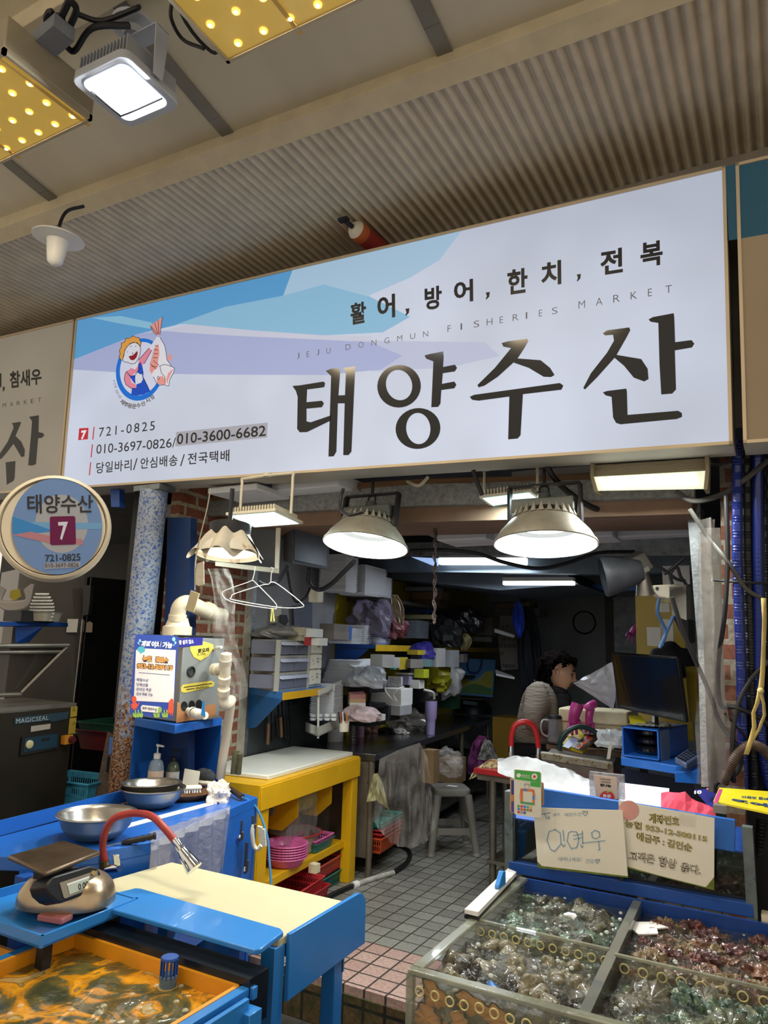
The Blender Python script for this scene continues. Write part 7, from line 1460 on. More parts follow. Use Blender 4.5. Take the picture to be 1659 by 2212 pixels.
MB().box(((XA-.47)/2+.005,2.182,.545),(-.49-XA,.010,.40)).build('cross_divider', m_tg, t); MB().box(((XE-.47)/2+.01,2.158,.545),(XE+.46,.010,.40)).build('cross_divider', m_tg, t)
MB().box(((XA-.47)/2+.005,2.182,ZT),(-.49-XA,.012,.006)).build('divider_edge', m_te, t); MB().box(((XE-.47)/2+.01,2.158,ZT),(XE+.46,.012,.006)).build('divider_edge', m_te, t)
m_hole = mat('cream_hole_rim','#c8bd84',.3,0,.1,coat=.5)
def ring(c, r, n): 
    c = V(c); x = V((1,0,0)); MB().tube([c+V((math.cos(a)*r,0,math.sin(a)*r)) for a in [k*math.pi/6 for k in range(12)]], .0022, 6, 2, True).build('overflow_hole', m_hole, TK)
for i in range(11): ring((-.845+i*.036,2.176,.722), .0105, 0)
for i in range(11): ring((-.43+i*.047,2.152,.722), .0115, 0)
FP = Plane(V((0,YF_,0)), V((1,0,0)), UP)
for (a,b) in ((907,2141),(940,2151),(972,2163),(1003,2171),(1036,2177),(1068,2189),(1102,2201),(1138,2212)):
    p = FP.P(a,b); ring((p.x,YF_-.002,p.z), .0105, 0)
# abalones clinging to the front glass
m_aba = mat('abalone_foot','#d08c34',.35,0,.25,18,.3,50,coat=.6,dirt=('#6b3c14',.28,14)); m_abs = mat('abalone_shell','#3f3428',.6,0,.4,30,.8,60)
for i, (a,b,rx_,ry_,rot,lab) in enumerate(((928,2160,.036,.026,-.6,'orange abalone clinging to the front glass at the left corner'),(1012,2182,.046,.022,-.15,'second orange abalone from the left on the front glass'),(1066,2212,.034,.024,-.3,'abalone low on the front glass, third from the left'),(912,2206,.036,.026,.1,'dark shelled abalone below the leftmost one on the front glass'),(975,2216,.034,.022,.1,'abalone at the bottom edge of the photo between the first two'))):
    p = FP.P(a,b); c = V((p.x,YF_+.030,p.z)); t = thing('abalone', lab, 'abalone', c)
    def ab(u, v, bl=False):
        an = 2*math.pi*u; r = v; k = 1+.14*math.sin(3*an+i)+.08*math.sin(7*an); x = math.cos(an)*rx_*r*k; z_ = math.sin(an)*ry_*r*k; yv = .004*(1-v) if not bl else -.006
        x, z_ = x*math.cos(rot)-z_*math.sin(rot), x*math.sin(rot)+z_*math.cos(rot); return (x, z_)
    MB().sheet(lambda u,v: c+V((ab(u,v)[0],-.014+.010*v**4+.003*math.sin(u*40)*v,ab(u,v)[1])), 40, 8).build('foot', m_aba, t)
    MB().sheet(lambda u,v: c+V((ab(u,v)[0]*1.12,-.004+.03*math.cos(v*math.pi/2),ab(u,v)[1]*1.12)), 40, 8).build('shell', m_abs, t)
# water surface
m_wt = bpy.data.materials.new('rippled_clear_water'); m_wt.use_nodes = True; nt = m_wt.node_tree; N = nt.nodes; L = nt.links; b = N['Principled BSDF']
b.inputs['Base Color'].default_value = (.03,.045,.03,1); b.inputs['Roughness'].default_value = .03; b.inputs['Alpha'].default_value = .42; b.inputs['Specular IOR Level'].default_value = 1.0; b.inputs['Coat Weight'].default_value = 1
tc = N.new('ShaderNodeTexCoord'); n3 = N.new('ShaderNodeTexNoise'); n3.inputs['Scale'].default_value = 34; n3.inputs['Detail'].default_value = 4; n3.inputs['Distortion'].default_value = 1.2; L.new(tc.outputs['Object'], n3.inputs['Vector']); bp = N.new('ShaderNodeBump'); bp.inputs['Strength'].default_value = .9; bp.inputs['Distance'].default_value = .03
L.new(n3.outputs['Fac'], bp.inputs['Height']); L.new(bp.outputs[0], b.inputs['Normal']); L.new(bp.outputs[0], b.inputs['Coat Normal'])
comps = [(XA+.02,-.50,2.20,YB_-.02,'back left'),(XA+.02,-.485,YF_+.025,2.165,'front left'),(-.455,XE,2.175,YB_-.02,'back right'),(-.43,XE,YF_+.025,2.14,'front right')]
for (x0,x1,y0,y1,nm) in comps:
    w_ = MB().sheet(lambda u,v: V((x0+(x1-x0)*u, y0+(y1-y0)*v, ZWt+.004*noise.noise(V((u*9,v*9,x0)))+.0015*noise.noise(V((u*30,v*30,x0))))), 50, 50).build('tank_water', m_wt)
    stuff(tag(w_, 'rippled bubbling water in the %s compartment of the shellfish tank' % nm, 'water'))
# shellfish: prototypes copied one by one
def shell_mat(nm, a, b2, sc=26): return mat(nm, a, .45, 0, .45, sc, .8, 70, coat=.5, dirt=(b2,.45,22))
SM = {'back left':[shell_mat('sh_greygreen','#4c5242','#7b8168'),shell_mat('sh_green','#4a5f4c','#7c9a80'),shell_mat('sh_dark','#3a3a2e','#6a6a55')],
      'front left':[shell_mat('sh_olive','#575342','#8f8a6c'),shell_mat('sh_cream','#6f684e','#45402f'),shell_mat('sh_black','#2c2a26','#57564a')],
      'back right':[shell_mat('sh_rust','#5f3d2c','#8a6244'),shell_mat('sh_maroon','#4a2626','#7f4c40'),shell_mat('sh_tan','#7d6a4c','#4b3a2a')],
      'front right':[shell_mat('sh_moss','#4c5238','#7f8560'),shell_mat('sh_stone','#5a5745','#423f30'),shell_mat('sh_teal','#3f5a4c','#80906c')]}
def shell_mesh(kind, s, seed):
    mb = MB()
    def fn(u, v):
        a = 2*math.pi*u; ph = math.pi*v; q = V((math.sin(ph)*math.cos(a), math.sin(ph)*math.sin(a), math.cos(ph)))
        if kind == 0: k = 1+.10*math.sin(a*11)*math.sin(ph)+.25*noise.noise(q*2+V((seed,0,0))); return V((q.x*.042*k, q.y*.032*k, q.z*.020*k))      # ribbed clam
        if kind == 1: k = 1+.18*math.sin(ph*6+a)+.2*noise.noise(q*3+V((seed,0,0))); return V((q.x*.030*k*(1.3-q.z*.6), q.y*.030*k*(1.3-q.z*.6), q.z*.045))   # whorled conch
        k = 1+.5*noise.noise(q*3.2+V((seed,0,0)))+.25*noise.noise(q*8+V((0,seed,0))); return V((q.x*.038*k, q.y*.036*k, q.z*.028*k))                         # lumpy sea squirt
    mb.sheet(lambda u,v: fn(u,v)*s, 36, 18); return mb
for (x0,x1,y0,y1,nm) in comps:
    rr = random.Random(hash(nm) % 1000 if False else len(nm)*7+int(x0*100)); protos = []
    kinds = {'back left':(0,0,1),'front left':(0,1,2),'back right':(2,2,2),'front right':(0,0,2)}[nm]; big = {'back left':1.1,'front left':1.0,'back right':1.0,'front right':1.5}[nm]
    grp = 'shellfish under water in the %s compartment' % nm
    x1c = min(x1, .02); n = int((x1c-x0)*(y1-y0)/(.0014*big*big)*.95); n = min(n, 120)
    for i in range(n):
        kd = i % 3; mt = SM[nm][rr.randrange(3)]
        if i < 6: 
            o = shell_mesh(kinds[kd], big, i*3.3+x0).build('shellfish', SM[nm][i%3]); tag(o, 'wet shellfish heaped under water in the %s compartment of the glass tank' % nm, 'shellfish', grp); protos.append(o)
            for v_ in o.data.vertices: v_.co += o.location-V((0,0,0))
        else: o = protos[rr.randrange(6)].copy(); COL.objects.link(o)
        gx = int(math.sqrt(n*(x1c-x0)/(y1-y0)))+1; ix, iy = i % gx, i//gx; gy = n/gx
        x = x0+.02+(x1c-x0-.04)*((ix+.5+rr.uniform(-.35,.35))/gx); y = y0+.015+(y1-y0-.03)*((iy+.5+rr.uniform(-.35,.35))/(gy+.3))
        o.location = (x, min(y,y1-.01), rr.uniform(.668,.700)); o.rotation_euler = (rr.uniform(-.5,.5), rr.uniform(-.5,.5), rr.uniform(0,6.28)); s = rr.uniform(.8,1.25); o.scale = (s,s,s)
    # packed layer under the visible ones
    bed = MB().sheet(lambda u,v: V((x0+(x1-x0)*u, y0+(y1-y0)*v, .655+.02*noise.noise(V((u*12*(x1-x0),v*14*(y1-y0),x0))*2)+.02*noise.noise(V((u*40,v*34,1))))), 80, 80).build('shellfish_bed', SM[nm][2]); stuff(tag(bed, 'packed darker shellfish lying deep in the %s compartment' % nm, 'shellfish'))
m_wb = mat('clear_bubble','#dfe6e0',.03,0,.02,alpha=.5,coat=1)
rr = random.Random(21)
for (x0,x1,y0,y1,nm) in comps:
    pro = None
    for i in range(34):
        x, y = rr.uniform(x0+.02,min(x1,0)-.01), rr.uniform(y0+.02,y1-.02); s = rr.uniform(.6,1.5)
        if pro is None: 
            pro = MB().ball((0,0,0),(.0048,.0048,.0036),12,8).build('water_bubble', m_wb); pro.data.vertices.foreach_get if False else None; tag(pro,'small foam bubble on the water of the %s compartment' % nm,'bubble','bubbles on the %s compartment' % nm); o = pro
        else: o = pro.copy(); COL.objects.link(o)
        o.location = (x,y,ZWt+.002); o.scale = (s,s,s)
one('floating_scrap', MB().slab([V((x,y,ZWt+.003)) for x,y in ((-.465,2.52),(-.42,2.55),(-.37,2.53),(-.40,2.50),(-.39,2.46),(-.44,2.42),(-.462,2.45))], UP*.004), m_paper, 'white paper scrap floating beside the long divider of the shellfish tank','scrap')
one('floating_shell', MB().ball(Z(1232,1978,ZWt),(.022,.014,.008),16,8,.4,2), m_foam, 'small white shell floating in the back left compartment','shell')
one('blue_liner', MB().sheet(lambda u,v: Z(1050+130*u+6*v, 2118+44*u+14*v, .712)+UP*.004*math.sin(u*20), 20, 4), mat('blue_liner','#2d74c8',.3,coat=.5), 'bright blue liner showing under the water by the front glass','liner')
q = [Z(1003,1974,.765),Z(1033,1981,.765),Z(1116,1892,.765),Z(1097,1884,.765)]
t = thing('rail_cover','white plastic rail with a blue clip on the left rim of the shellfish tank','rail', sum(q,V())/4)
MB().slab(q, UP*.014).build('rail', m_white, t, bevel=.002); MB().slab([p-UP*.012 for p in q], UP*.010).build('black_underside', m_black, t)
a = Z(1080,1915,.78); MB().slab([a+V((-.008,-.03,0)),a+V((-.008,.035,0)),a+V((-.008,.035,.04)),a+V((-.008,.01,.045)),a+V((-.008,-.03,.01))], V((.016,0,0))).build('clip', m_blue2, t, bevel=.002)
# raised rear tank
YR = 2.68
RPn = Plane(V((0,YR,0)), V((1,0,0)), UP)
t = thing('rear_tank','raised dark glass tank in a blue frame behind the shellfish tank','fish tank', (-.53,2.9,.75))
MB().box((-.535,YR+.20,.846),(.78,.36,.165)).build('dark_glass', mat('black_green_glass','#0d1413',.08,0,.3,4,coat=1), t)
MB().hexa([RPn.P(1118,1868,.004)+V((0,.01,0)),RPn.P(1610,1972,.004)+V((0,.01,0)),RPn.P(1610,1972,0)+V((0,.02,0)),RPn.P(1118,1868,0)+V((0,.02,0))][::1]+[p for p in ()] if False else [(-.93,YR-.012,.752),(-.14,YR-.012,.752),(-.14,YR+.02,.752),(-.93,YR+.02,.752),(-.93,YR-.012,.792),(-.14,YR-.012,.792),(-.14,YR+.02,.792),(-.93,YR+.02,.792)]).build('lower_frame', m_bluedark, t, bevel=.003)
tp = [RPn.P(1177,1704,.012),RPn.P(1588,1771,.012),RPn.P(1588,1838,.012),RPn.P(1177,1765,.012)]
tp[0] = RPn.P(1110,1693,.012); tp[3] = RPn.P(1110,1752,.012)
MB().slab(tp, V((0,.025,0))).build('upper_frame', m_blue, t, bevel=.002)
MB().box((-.93,YR+.01,.89),(.03,.04,.28)).build('corner_post', mat('scummy_post','#5b6668',.3,0,.3,14,dirt=('#2c3c50',.4,12)), t); MB().box((-.145,YR+.01,.88),(.03,.04,.27)).build('corner_post', MATS['scummy_post'], t); MB().box((-.535,YR-.006,.86),(.012,.01,.2)).build('mullion', m_dark, t)
MB().box((-.54,YR+.20,.932),(.78,.36,.006)).build('cover', m_bluedark, t)
# laminated notices
def notice(quad, lab, nm, off):
    pl = Plane(RPn.P(*quad[0],off), RPn.P(*quad[1],off)-RPn.P(*quad[0],off), UP); return pl
m_lam = mat('laminated_paper','#dbd7ca',.25,0,.05,4,coat=.6); m_alg = mat('algae_edge','#5c6a22',.6,0,.4,30)
NA = Plane(V((0,YR-.045,0)), V((1,0,0)), UP); NB = Plane(V((0,YR-.030,0)), V((1,0,0)), UP); S_4 = lambda p: tr(p, 2.517, 1000, 1600)
t = thing('laminated_notice','left laminated note with blue handwriting and hearts on the rear tank','notice', NA.P(1255,1885))
mb = MB(); prect(mb, NA, S_4([(383,362),(868,378),(898,745),(408,690)]), 0, .002); mb.build('sheet', m_lam, t)
m_bp = mat('blue_pen','#5d8fb8',.5)
mb = MB()
for st in ([(505,482),(470,492),(458,540),(478,590),(500,600),(535,560),(530,500),(500,480)],[(545,485),(552,545)],[(540,560),(548,575),(558,562)],[(575,500),(568,545),(590,585),(620,580),(632,535),(620,495),(590,492),(575,500)],[(600,515),(650,505)],[(602,535),(650,525)],[(650,488),(652,560)],[(640,562),(648,580),(655,570)],[(650,555),(775,542)],[(700,500),(720,485),(742,495),(745,520),(725,532),(705,525),(700,500)],[(738,545),(745,590),(735,595)]):
    put_line(mb, NA, S_4(st), 1.5, .004)
mb.build('handwritten_name', m_bp, t)
mb = MB()
for st in ([(418,402),(478,390)],[(445,395),(458,425)],[(462,415),(470,412),(472,422),(464,424)]): put_line(mb, NA, S_4(st), 1.2, .004)
put_text(mb, NA, '제주', S_4([(490,412),(530,408),(530,392),(490,394)]), .004, -.01); put_text(mb, NA, '태양수산', S_4([(555,412),(645,408),(645,388),(555,392)]), .004, -.01)
for (hx,hy,hs) in ((665,395,13),(732,655,11)): put_line(mb, NA, S_4([(hx,hy+hs),(hx-hs,hy-2),(hx-hs*.8,hy-hs),(hx-hs*.2,hy-hs*.9),(hx,hy-hs*.3),(hx+hs*.4,hy-hs),(hx+hs,hy-hs),(hx+hs,hy-1)]), 1.1, .004, True)
put_text(mb, NA, '대박나세요!', S_4([(520,655),(645,655),(645,632),(520,630)]), .004, -.01); put_text(mb, NA, '건승', S_4([(668,665),(714,665),(714,642),(668,640)]), .004, -.01)
mb.build('handwriting', mat('blue_pen2','#4f7ea8',.5), t)
mb = MB(); prect(mb, NA, S_4([(408,690),(898,745),(897,736),(640,705),(430,680),(405,655)]), .0021, .0006); mb.build('algae_edge', m_alg, t)
t = thing('laminated_notice','right laminated notice with outlined account number on the rear tank','notice', NB.P(1445,1905))
mb = MB(); prect(mb, NB, S_4([(845,325),(1368,420),(1366,812),(885,690)]), 0, .002); mb.build('sheet', m_lam, t)
m_gold = mat('gold_outline_print','#c7b35c',.5); m_ol = mat('outline_print','#4c4440',.5); m_fillp = mat('pale_fill','#d3cbb6',.5)
def otext(s, quad, fill, nm):
    qs = S_4(quad); mb = MB(); put_text(mb, NB, s, qs, .0034, .035); mb.build(nm+'_outline', m_ol, t); mb = MB(); put_text(mb, NB, s, [(x,y) for x,y in qs], .0044, -.008); mb.build(nm, fill, t)
otext('계좌번호', [(1010,445),(1178,465),(1178,415),(1012,390)], m_gold, 'heading'); otext('농협 953-12-500115', [(880,468),(1328,552),(1330,515),(882,425)], m_gold, 'account_line')
otext('예금주 : 김인순', [(942,540),(1245,605),(1248,560),(944,492)], m_gold, 'holder_line'); otext('고객은', [(900,648),(1043,672),(1046,615),(905,598)], m_fillp, 'motto_word'); otext('항상', [(1062,685),(1160,700),(1165,645),(1066,622)], m_fillp, 'motto_word'); otext('옳다.', [(1182,712),(1292,730),(1295,680),(1186,655)], m_fillp, 'motto_word')
mb = MB(); prect(mb, NB, S_4([(885,690),(1366,812),(1366,740),(1322,795),(1200,765),(1060,730),(890,682)]), .0021, .0006); mb.build('algae_edge', m_alg, t)
mb = MB(); put_poly(mb, NB, S_4(ell(902,378,56,54,30)), .0030); mb.build('pink_disc', mat('faded_pink','#c9928a',.5), t)
mb = MB(); put_poly(mb, NB, S_4([(1175,375),(1265,390),(1263,470),(1172,450)]), .0048); mb.build('tape', mat('clear_tape','#d6d2c8',.3,alpha=.35), t)
# payment placards
WP = Plane(V((0,YR-.085,0)), V((1,.0,0)), UP); S_w = lambda p: tr(p, 5.53, 1080, 1640)
t = thing('payment_placard','white and green payment placard at the left corner of the rear tank','sign board', WP.P(1140,1765))
mb = MB(); prect(mb, WP, S_w([(185,115),(480,145),(495,165),(497,690),(390,690),(195,660),(175,640),(172,130)]), 0, .005); mb.build('board', mat('placard_cream','#c9c7ba',.35,coat=.3), t)
def wq(nm, col, pts, off=.0056): mb = MB(); put_poly(mb, WP, S_w(pts), off); mb.build(nm, mat('wp'+col, col, .5), t)
wq('green_header','#3f9a44',[(185,125),(478,152),(490,168),(490,278),(183,236)]); wq('green_tab','#3f9a44',[(370,268),(490,278),(490,335),(365,318)])
wq('bubble_mark','#d8d8d0',ell(230,190,27,25,16),.0062); wq('round_stamp','#d8d0c8',ell(418,205,36,38,18),.0062); wq('stamp_centre','#c23a34',ell(418,205,17,17,14),.0068)
mb = MB(); put_text(mb, WP, 'WeChat Pay', S_w([(265,222),(365,232),(365,214),(265,206)]), .0064, .0); put_text(mb, WP, '微信支付', S_w([(265,205),(362,214),(362,184),(265,176)]), .0064, .0); mb.build('header_lettering', mat('header_white','#cfe0cc',.5), t)
mb = MB(); put_line(mb, WP, S_w([(292,300),(360,306)]), .6, .0062); put_line(mb, WP, S_w([(300,300),(305,280),(345,283),(352,304)]), .6, .0062); put_line(mb, WP, S_w(ell(328,322,28,26,16)), .5, .0062, True); put_line(mb, WP, S_w([(305,342),(270,355),(245,400),(240,470)]), .5, .0062); put_line(mb, WP, S_w([(350,342),(395,360),(425,420),(435,480)]), .5, .0062); mb.build('figure_outline', m_grey, t)
for a_, col in (([(250,345),(418,362),(418,385),(250,370)],'#d0672f'),([(250,370),(278,372),(278,520),(250,510)],'#d0672f'),([(395,385),(418,385),(418,540),(395,535)],'#d0672f'),([(250,500),(418,520),(418,545),(250,522)],'#4b8f5a'),([(285,350),(330,354),(330,376),(285,372)],'#3c74c0'),([(395,430),(418,430),(418,480),(395,478)],'#3c74c0')): wq('code_frame', col, a_, .0062 if col == '#d0672f' else .0068)
cols = ['#3f9a44','#c23a34','#3c74c0','#3c9ac0','#c9a83a','#3c74c0','#c2512f','#c23a34','#3f9a44','#c23a34','#c23a34','#8a8ab0','#3c5aa0']
for i in range(13):
    r_i, c_i = divmod(i,5); cx_, cy_ = 229+c_i*36, 555+r_i*36+c_i*4; wq('app_icon', cols[i], [(cx_-13,cy_-13),(cx_+13,cy_-12),(cx_+13,cy_+14),(cx_-13,cy_+13)], .0064)
t = thing('payment_placard','dark purple and orange placard peeking out behind the green and white one','sign board', WP.P(1108,1757))
W2 = Plane(V((0,YR-.075,0)), V((1,0,0)), UP)
mb = MB(); prect(mb, W2, S_w([(125,228),(180,235),(500,270),(525,285),(528,545),(300,640),(135,640),(122,600)]), 0, .004); mb.build('board', mat('tan_placard','#a88a66',.5), t)
for y0_,y1_,col in ((248,420,'#2f2f7c'),(420,500,'#b8763c'),(500,630,'#4a3f86')): 
    mb = MB(); prect(mb, W2, S_w([(140,y0_),(170,y0_+3),(170,y1_),(140,y1_-3)]), .0042, .0005); mb.build('printed_strip', mat('strip'+col, col, .5), t)
SI = Plane(V((0,YR+.06,0)), V((1,0,0)), UP)
t = thing('store_info_card','beige store information card with a red tomato shaped mark on the rear tank','card', SI.P(1310,1725))
mb = MB(); prect(mb, SI, S_w([(1120,185),(1378,215),(1395,235),(1415,478),(1150,450)]), 0, .003); mb.build('board', mat('beige_card','#bda994',.5), t)
mb = MB(); put_text(mb, SI, 'STORE INFO', S_w([(1195,240),(1325,254),(1325,238),(1195,225)]), .004, .02); put_text(mb, SI, '门店信息', S_w([(1198,278),(1325,290),(1325,264),(1198,252)]), .004, .0); put_text(mb, SI, '탐나는', S_w([(1202,322),(1332,336),(1332,300),(1202,288)]), .004, .05); mb.build('lettering', blk, t)
mb = MB(); put_poly(mb, SI, S_w(ell(1282,455,88,80,28)), .004); mb.build('red_mark', mat('tomato_red','#b8332b',.5), t)
mb = MB(); put_text(mb, SI, '동문', S_w([(1232,452),(1330,462),(1330,422),(1232,414)]), .005, .04); mb.build('mark_lettering', mw, t)
mb = MB(); put_poly(mb, SI, S_w([(1270,385),(1330,368),(1340,382),(1282,400)]), .005); mb.build('leaf', mg, t)
one('card_stand', bx(MB(), 1278,1342,1672,1722,depth(SI.P(1310,1700))+.06,.02), mat('speckled_clear_stand','#a9abae',.2,0,.4,60,alpha=.6,coat=.5), 'clear speckled stand behind the beige store card','stand')
one('foam_sheet', quad_slab(MB(), [D(1342,1732,3.0),D(1440,1748,3.0),D(1446,1703,3.2),D(1338,1690,3.2)], .03), m_foam, 'white foam sheet lying behind the right laminated notice','foam sheet')
one('foam_sheet', quad_slab(MB(), [D(1175,1722,2.98),D(1290,1735,2.98),D(1290,1700,3.1),D(1172,1690,3.1)], .03), mat('white_rag','#d8dadb',.5,0,.03,4,.3,30), 'white sheet behind the blue upper edge, left of the store card','sheet')
# pink cloth, flyers, side tray
def pcl(u, v):
    x = 1428+118*u; base = 1748+22*u; top = 1706+(18*(u-.35))**2*.10+ (26*u if u > .55 else 0); y = base+(top-base)*math.sin(v*math.pi)*(1 if v < .5 else .9); return D(x, y, 2.86+.22*v)+UP*.012*noise.noise(V((u*7,v*5,2)))
one('pink_cloth', MB().sheet(lambda u,v: pcl(u,v), 9, 6), mat('coral_cloth','#d3495f',.7,0,.06), 'folded coral pink cloth on the blue edge of the rear tank','cloth', smooth=False, mods=(('SOLIDIFY',dict(thickness=.003)),))
NF = [D(1500,1706,3.2),D(1553,1702,3.15),D(1550,1744,2.95),D(1536,1748,2.95)]
t = thing('flyer','navy flyer with white number under the yellow one','flyer', NF[2]); quad_slab(MB(), NF, .004).build('sheet', mat('navy_flyer','#2a2a72',.4), t)
pl = Plane(NF[2], NF[1]-NF[0], NF[0]-NF[3]); mb = MB(); put_text(mb, pl, '10', [(1500,1716),(1516,1716),(1516,1708),(1500,1709)], .002, .05); mb.build('lettering', mw, t)
mb = MB(); put_poly(mb, pl, ell(1534,1705,8,2.5,14), .002); mb.build('pink_mark', m_pink, t)
YT = [Z(1541,1734,1.06),Z(1700,1768,1.06),Z(1700,1716,1.06),Z(1554,1705,1.06)]
t = thing('flyer','bright yellow flyer with navy lettering at the right edge','flyer', YT[0]); MB().slab(YT, UP*.006).build('sheet', mat('flyer_yellow','#d9c81e',.4,coat=.3), t)
pl = Plane(YT[0]+UP*.0065, YT[1]-YT[0], YT[3]-YT[0]); 
def yq(nm, m, pts): mb = MB(); put_poly(mb, pl, tr(pts, 6.405, 1400, 1660), .0006); mb.build(nm, m, t)
yq('magenta_strip', m_mag, [(905,470),(960,478),(1030,290),(985,285)])
mb = MB(); put_text(mb, pl, '참여', tr([(1130,415),(1650,490),(1659,540),(1150,445)], 6.405, 1400, 1660), .001, .06); put_text(mb, pl, '이벤트 참여', tr([(1290,375),(1659,405),(1659,445),(1300,412)], 6.405, 1400, 1660), .001, .03); mb.build('lettering', mat('flyer_navy','#1c3a5e',.5), t)
t = thing('side_tray','blue steel side tray under the yellow flyer','tray', YT[0]-UP*.12)
a0_, a1_ = D(1586,1762,2.92), D(1720,1790,2.92); MB().hexa([a0_-UP*.08,a1_-UP*.0,a1_+V((0,.3,0)),a0_+V((0,.3,-.08)),a0_,a1_+UP*.02,a1_+V((0,.3,.02)),a0_+V((0,.3,0))]).build('tray', m_blue2, t, bevel=.003)
one('tray_bracket', MB().slab([D(1594,1770,2.90),D(1659,1790,2.90),D(1594,1800,2.90)], V((0,.01,0))), mat('shade_blue','#163a72',.4), 'dark blue gusset under the side tray','bracket')
one('grey_holder', bx(MB(), 1545,1582,1742,1758,2.85,.1), m_grey, 'small grey holder left of the yellow flyer','holder')
one('red_valve', MB().slab([D(1632,1858,3.0),D(1641,1860,3.0),D(1642,1885,3.0),D(1644,1915,3.0),D(1636,1915,3.0),D(1632,1890,3.0)], V((0,.02,0))), m_red, 'red valve handle right of the rear tank','valve', bevel=.003)
one('cream_ledge', MB().box((-.02,2.70,.755),(.2,.05,.02)), m_cream, 'cream plastic ledge at the right end of the rear tank','ledge')
# ------------------------------------------------------------------ red table with bag and hood
t = thing('red_table','stainless table with red top edge behind the rear tank','table', (-1.5,5.0,0))
MB().hexa([(-1.93,4.82,.70),(-.75,4.72,.70),(-.75,5.3,.70),(-1.93,5.3,.70),(-1.93,4.82,.735),(-.75,4.72,.735),(-.75,5.3,.735),(-1.93,5.3,.735)]).build('red_top', m_red, t, bevel=.004)
MB().hexa([(-1.91,4.84,.66),(-.75,4.74,.66),(-.75,5.28,.66),(-1.91,5.28,.66),(-1.91,4.84,.70),(-.75,4.74,.70),(-.75,5.28,.70),(-1.91,5.28,.70)]).build('steel_frame', m_steeldull, t)
for x,y in ((-1.80,4.85),(-.85,4.8),(-1.85,5.25),(-.8,5.25)): MB().cyl((x,y,0),(x,y,.67),.024,n=16).build('leg', m_steeldull, t)
MB().box((-1.35,5.0,.16),(.95,.4,.02)).build('lower_shelf', m_steeldull, t)
hangbag([(1026,1660),(1040,1652),(1058,1640),(1080,1640)], lambda u: 26-10*u, 4.95, mat('pale_yellow_cloth','#c9bd94',.8), 'pale yellow cloth draped over the red table corner','cloth', .03, 15, 'cloth')
def bag(u, v):
    cx, cy = 1075+255*u, 1682+38*u; top = [1640,1634,1640,1655,1670,1688,1712][min(6,int(u*6))]; f = u*6-int(u*6); nx_ = [1640,1634,1640,1655,1670,1688,1712,1712][min(7,int(u*6)+1)]; ty = top+(nx_-top)*f
    by = 1668+52*u+12*math.sin(u*3); y = by+(ty-by)*math.sin(math.pi*v); return D(cx, y, 4.35-.6*u+.35*(v-.5)-.05)+UP*(.018*noise.noise(V((u*6,v*4,1)))+.008*noise.noise(V((u*18,v*12,2))))
one('plastic_bag', MB().sheet(bag, 70, 34), m_filmw, 'big milky white plastic bag lying across the red table','plastic bag')
t = thing('steel_hood','rivetted stainless box with rusty top edge behind the white plastic bag','steel box', D(1245,1690,4.6))
quad_slab(MB(), [D(1170,1640,4.7),D(1315,1665,4.5),D(1314,1720,4.5),D(1172,1690,4.7)], .25).build('box', m_steeldull, t)
quad_slab(MB(), [D(1168,1626,4.69),D(1322,1650,4.49),D(1324,1664,4.49),D(1170,1640,4.69)], .03).build('top_flange', mat('rusty_flange','#a09a88',.4,.6,.2,20,dirt=('#6e4420',.4,16)), t)
quad_slab(MB(), [D(1314,1650,4.48),D(1325,1652,4.48),D(1325,1710,4.48),D(1314,1710,4.48)], .03).build('side_flange', MATS['rusty_flange'], t)
for x_, y_ in ((1175,1632),(1212,1635),(1245,1641),(1279,1646),(1313,1651)): MB().ball(D(x_,y_,4.47), .008, 10, 6).build('rivet', mat('brass_rivet','#9a7a40',.4,.6), t)
def arch(pts, dist, r, m, lab, name, cat, ends=True):
    t = thing(name, lab, cat, D(*pts[0],dist)); P = [D(a,b,dist) for a,b in pts]; MB().tube(P, r, 14, 8).build('hose', m, t)
    if ends:
        for p in (P[0],P[-1]): MB().lathe([(r*.9,0),(r*1.0,-.03),(r*1.35,-.08),(r*1.3,-.09),(0,-.09)], p, UP, 16).build('hose_end', m_chrome, t)
    return t
arch([(1104,1610),(1106,1585),(1114,1566),(1133,1559),(1151,1567),(1160,1590),(1163,1614)], 4.85, .018, mat('bright_red_hose','#c2262a',.35,coat=.3), 'bright red hose arch with chrome ends over the red table','faucet_hose','hose')
t = arch([(1208,1618),(1213,1595),(1228,1578),(1250,1570),(1272,1574),(1290,1586),(1300,1606)], 4.9, .017, mat('dark_green_handle','#1d3a34',.35,coat=.3), 'dark green curved hoop right of the glass jug','green_hoop','hoop', False)
# work table, foam boxes, glove, jug
t = thing('work_table','dark work table carrying the foam boxes and glass jug','table', D(1270,1640,5.4))
wa = [D(1180,1616,5.25),D(1345,1640,4.9),D(1400,1600,5.4),D(1215,1592,5.5)]; zz = .835
MB().slab([V((p.x,p.y,zz)) for p in wa], UP*.03).build('table_top', mat('worn_wood_top','#6a5c48',.6,0,.3,10), t)
for p in wa: c_ = sum(wa,V())/4; p = p.lerp(c_,.1); MB().box((p.x,p.y,zz/2),(.05,.05,zz)).build('leg', m_dark, t)
def foambox(x0,x1,y0,y1,d,th,m,lab,rz=0): return one('foam_box', bx(MB(), x0,x1,y0,y1,d,th,rz), m, lab, 'foam box', bevel=.012)
foambox(1216,1342,1564,1594,5.15,.30, m_foamy, 'lower aged foam box on the work table'); foambox(1215,1344,1534,1563,5.15,.30, m_foamy, 'upper aged foam box under the magenta gloves')
one('foam_tray', bx(MB(), 1262,1335,1580,1588,4.95,.12), m_foam, 'white foam tray in front of the aged foam boxes','tray')
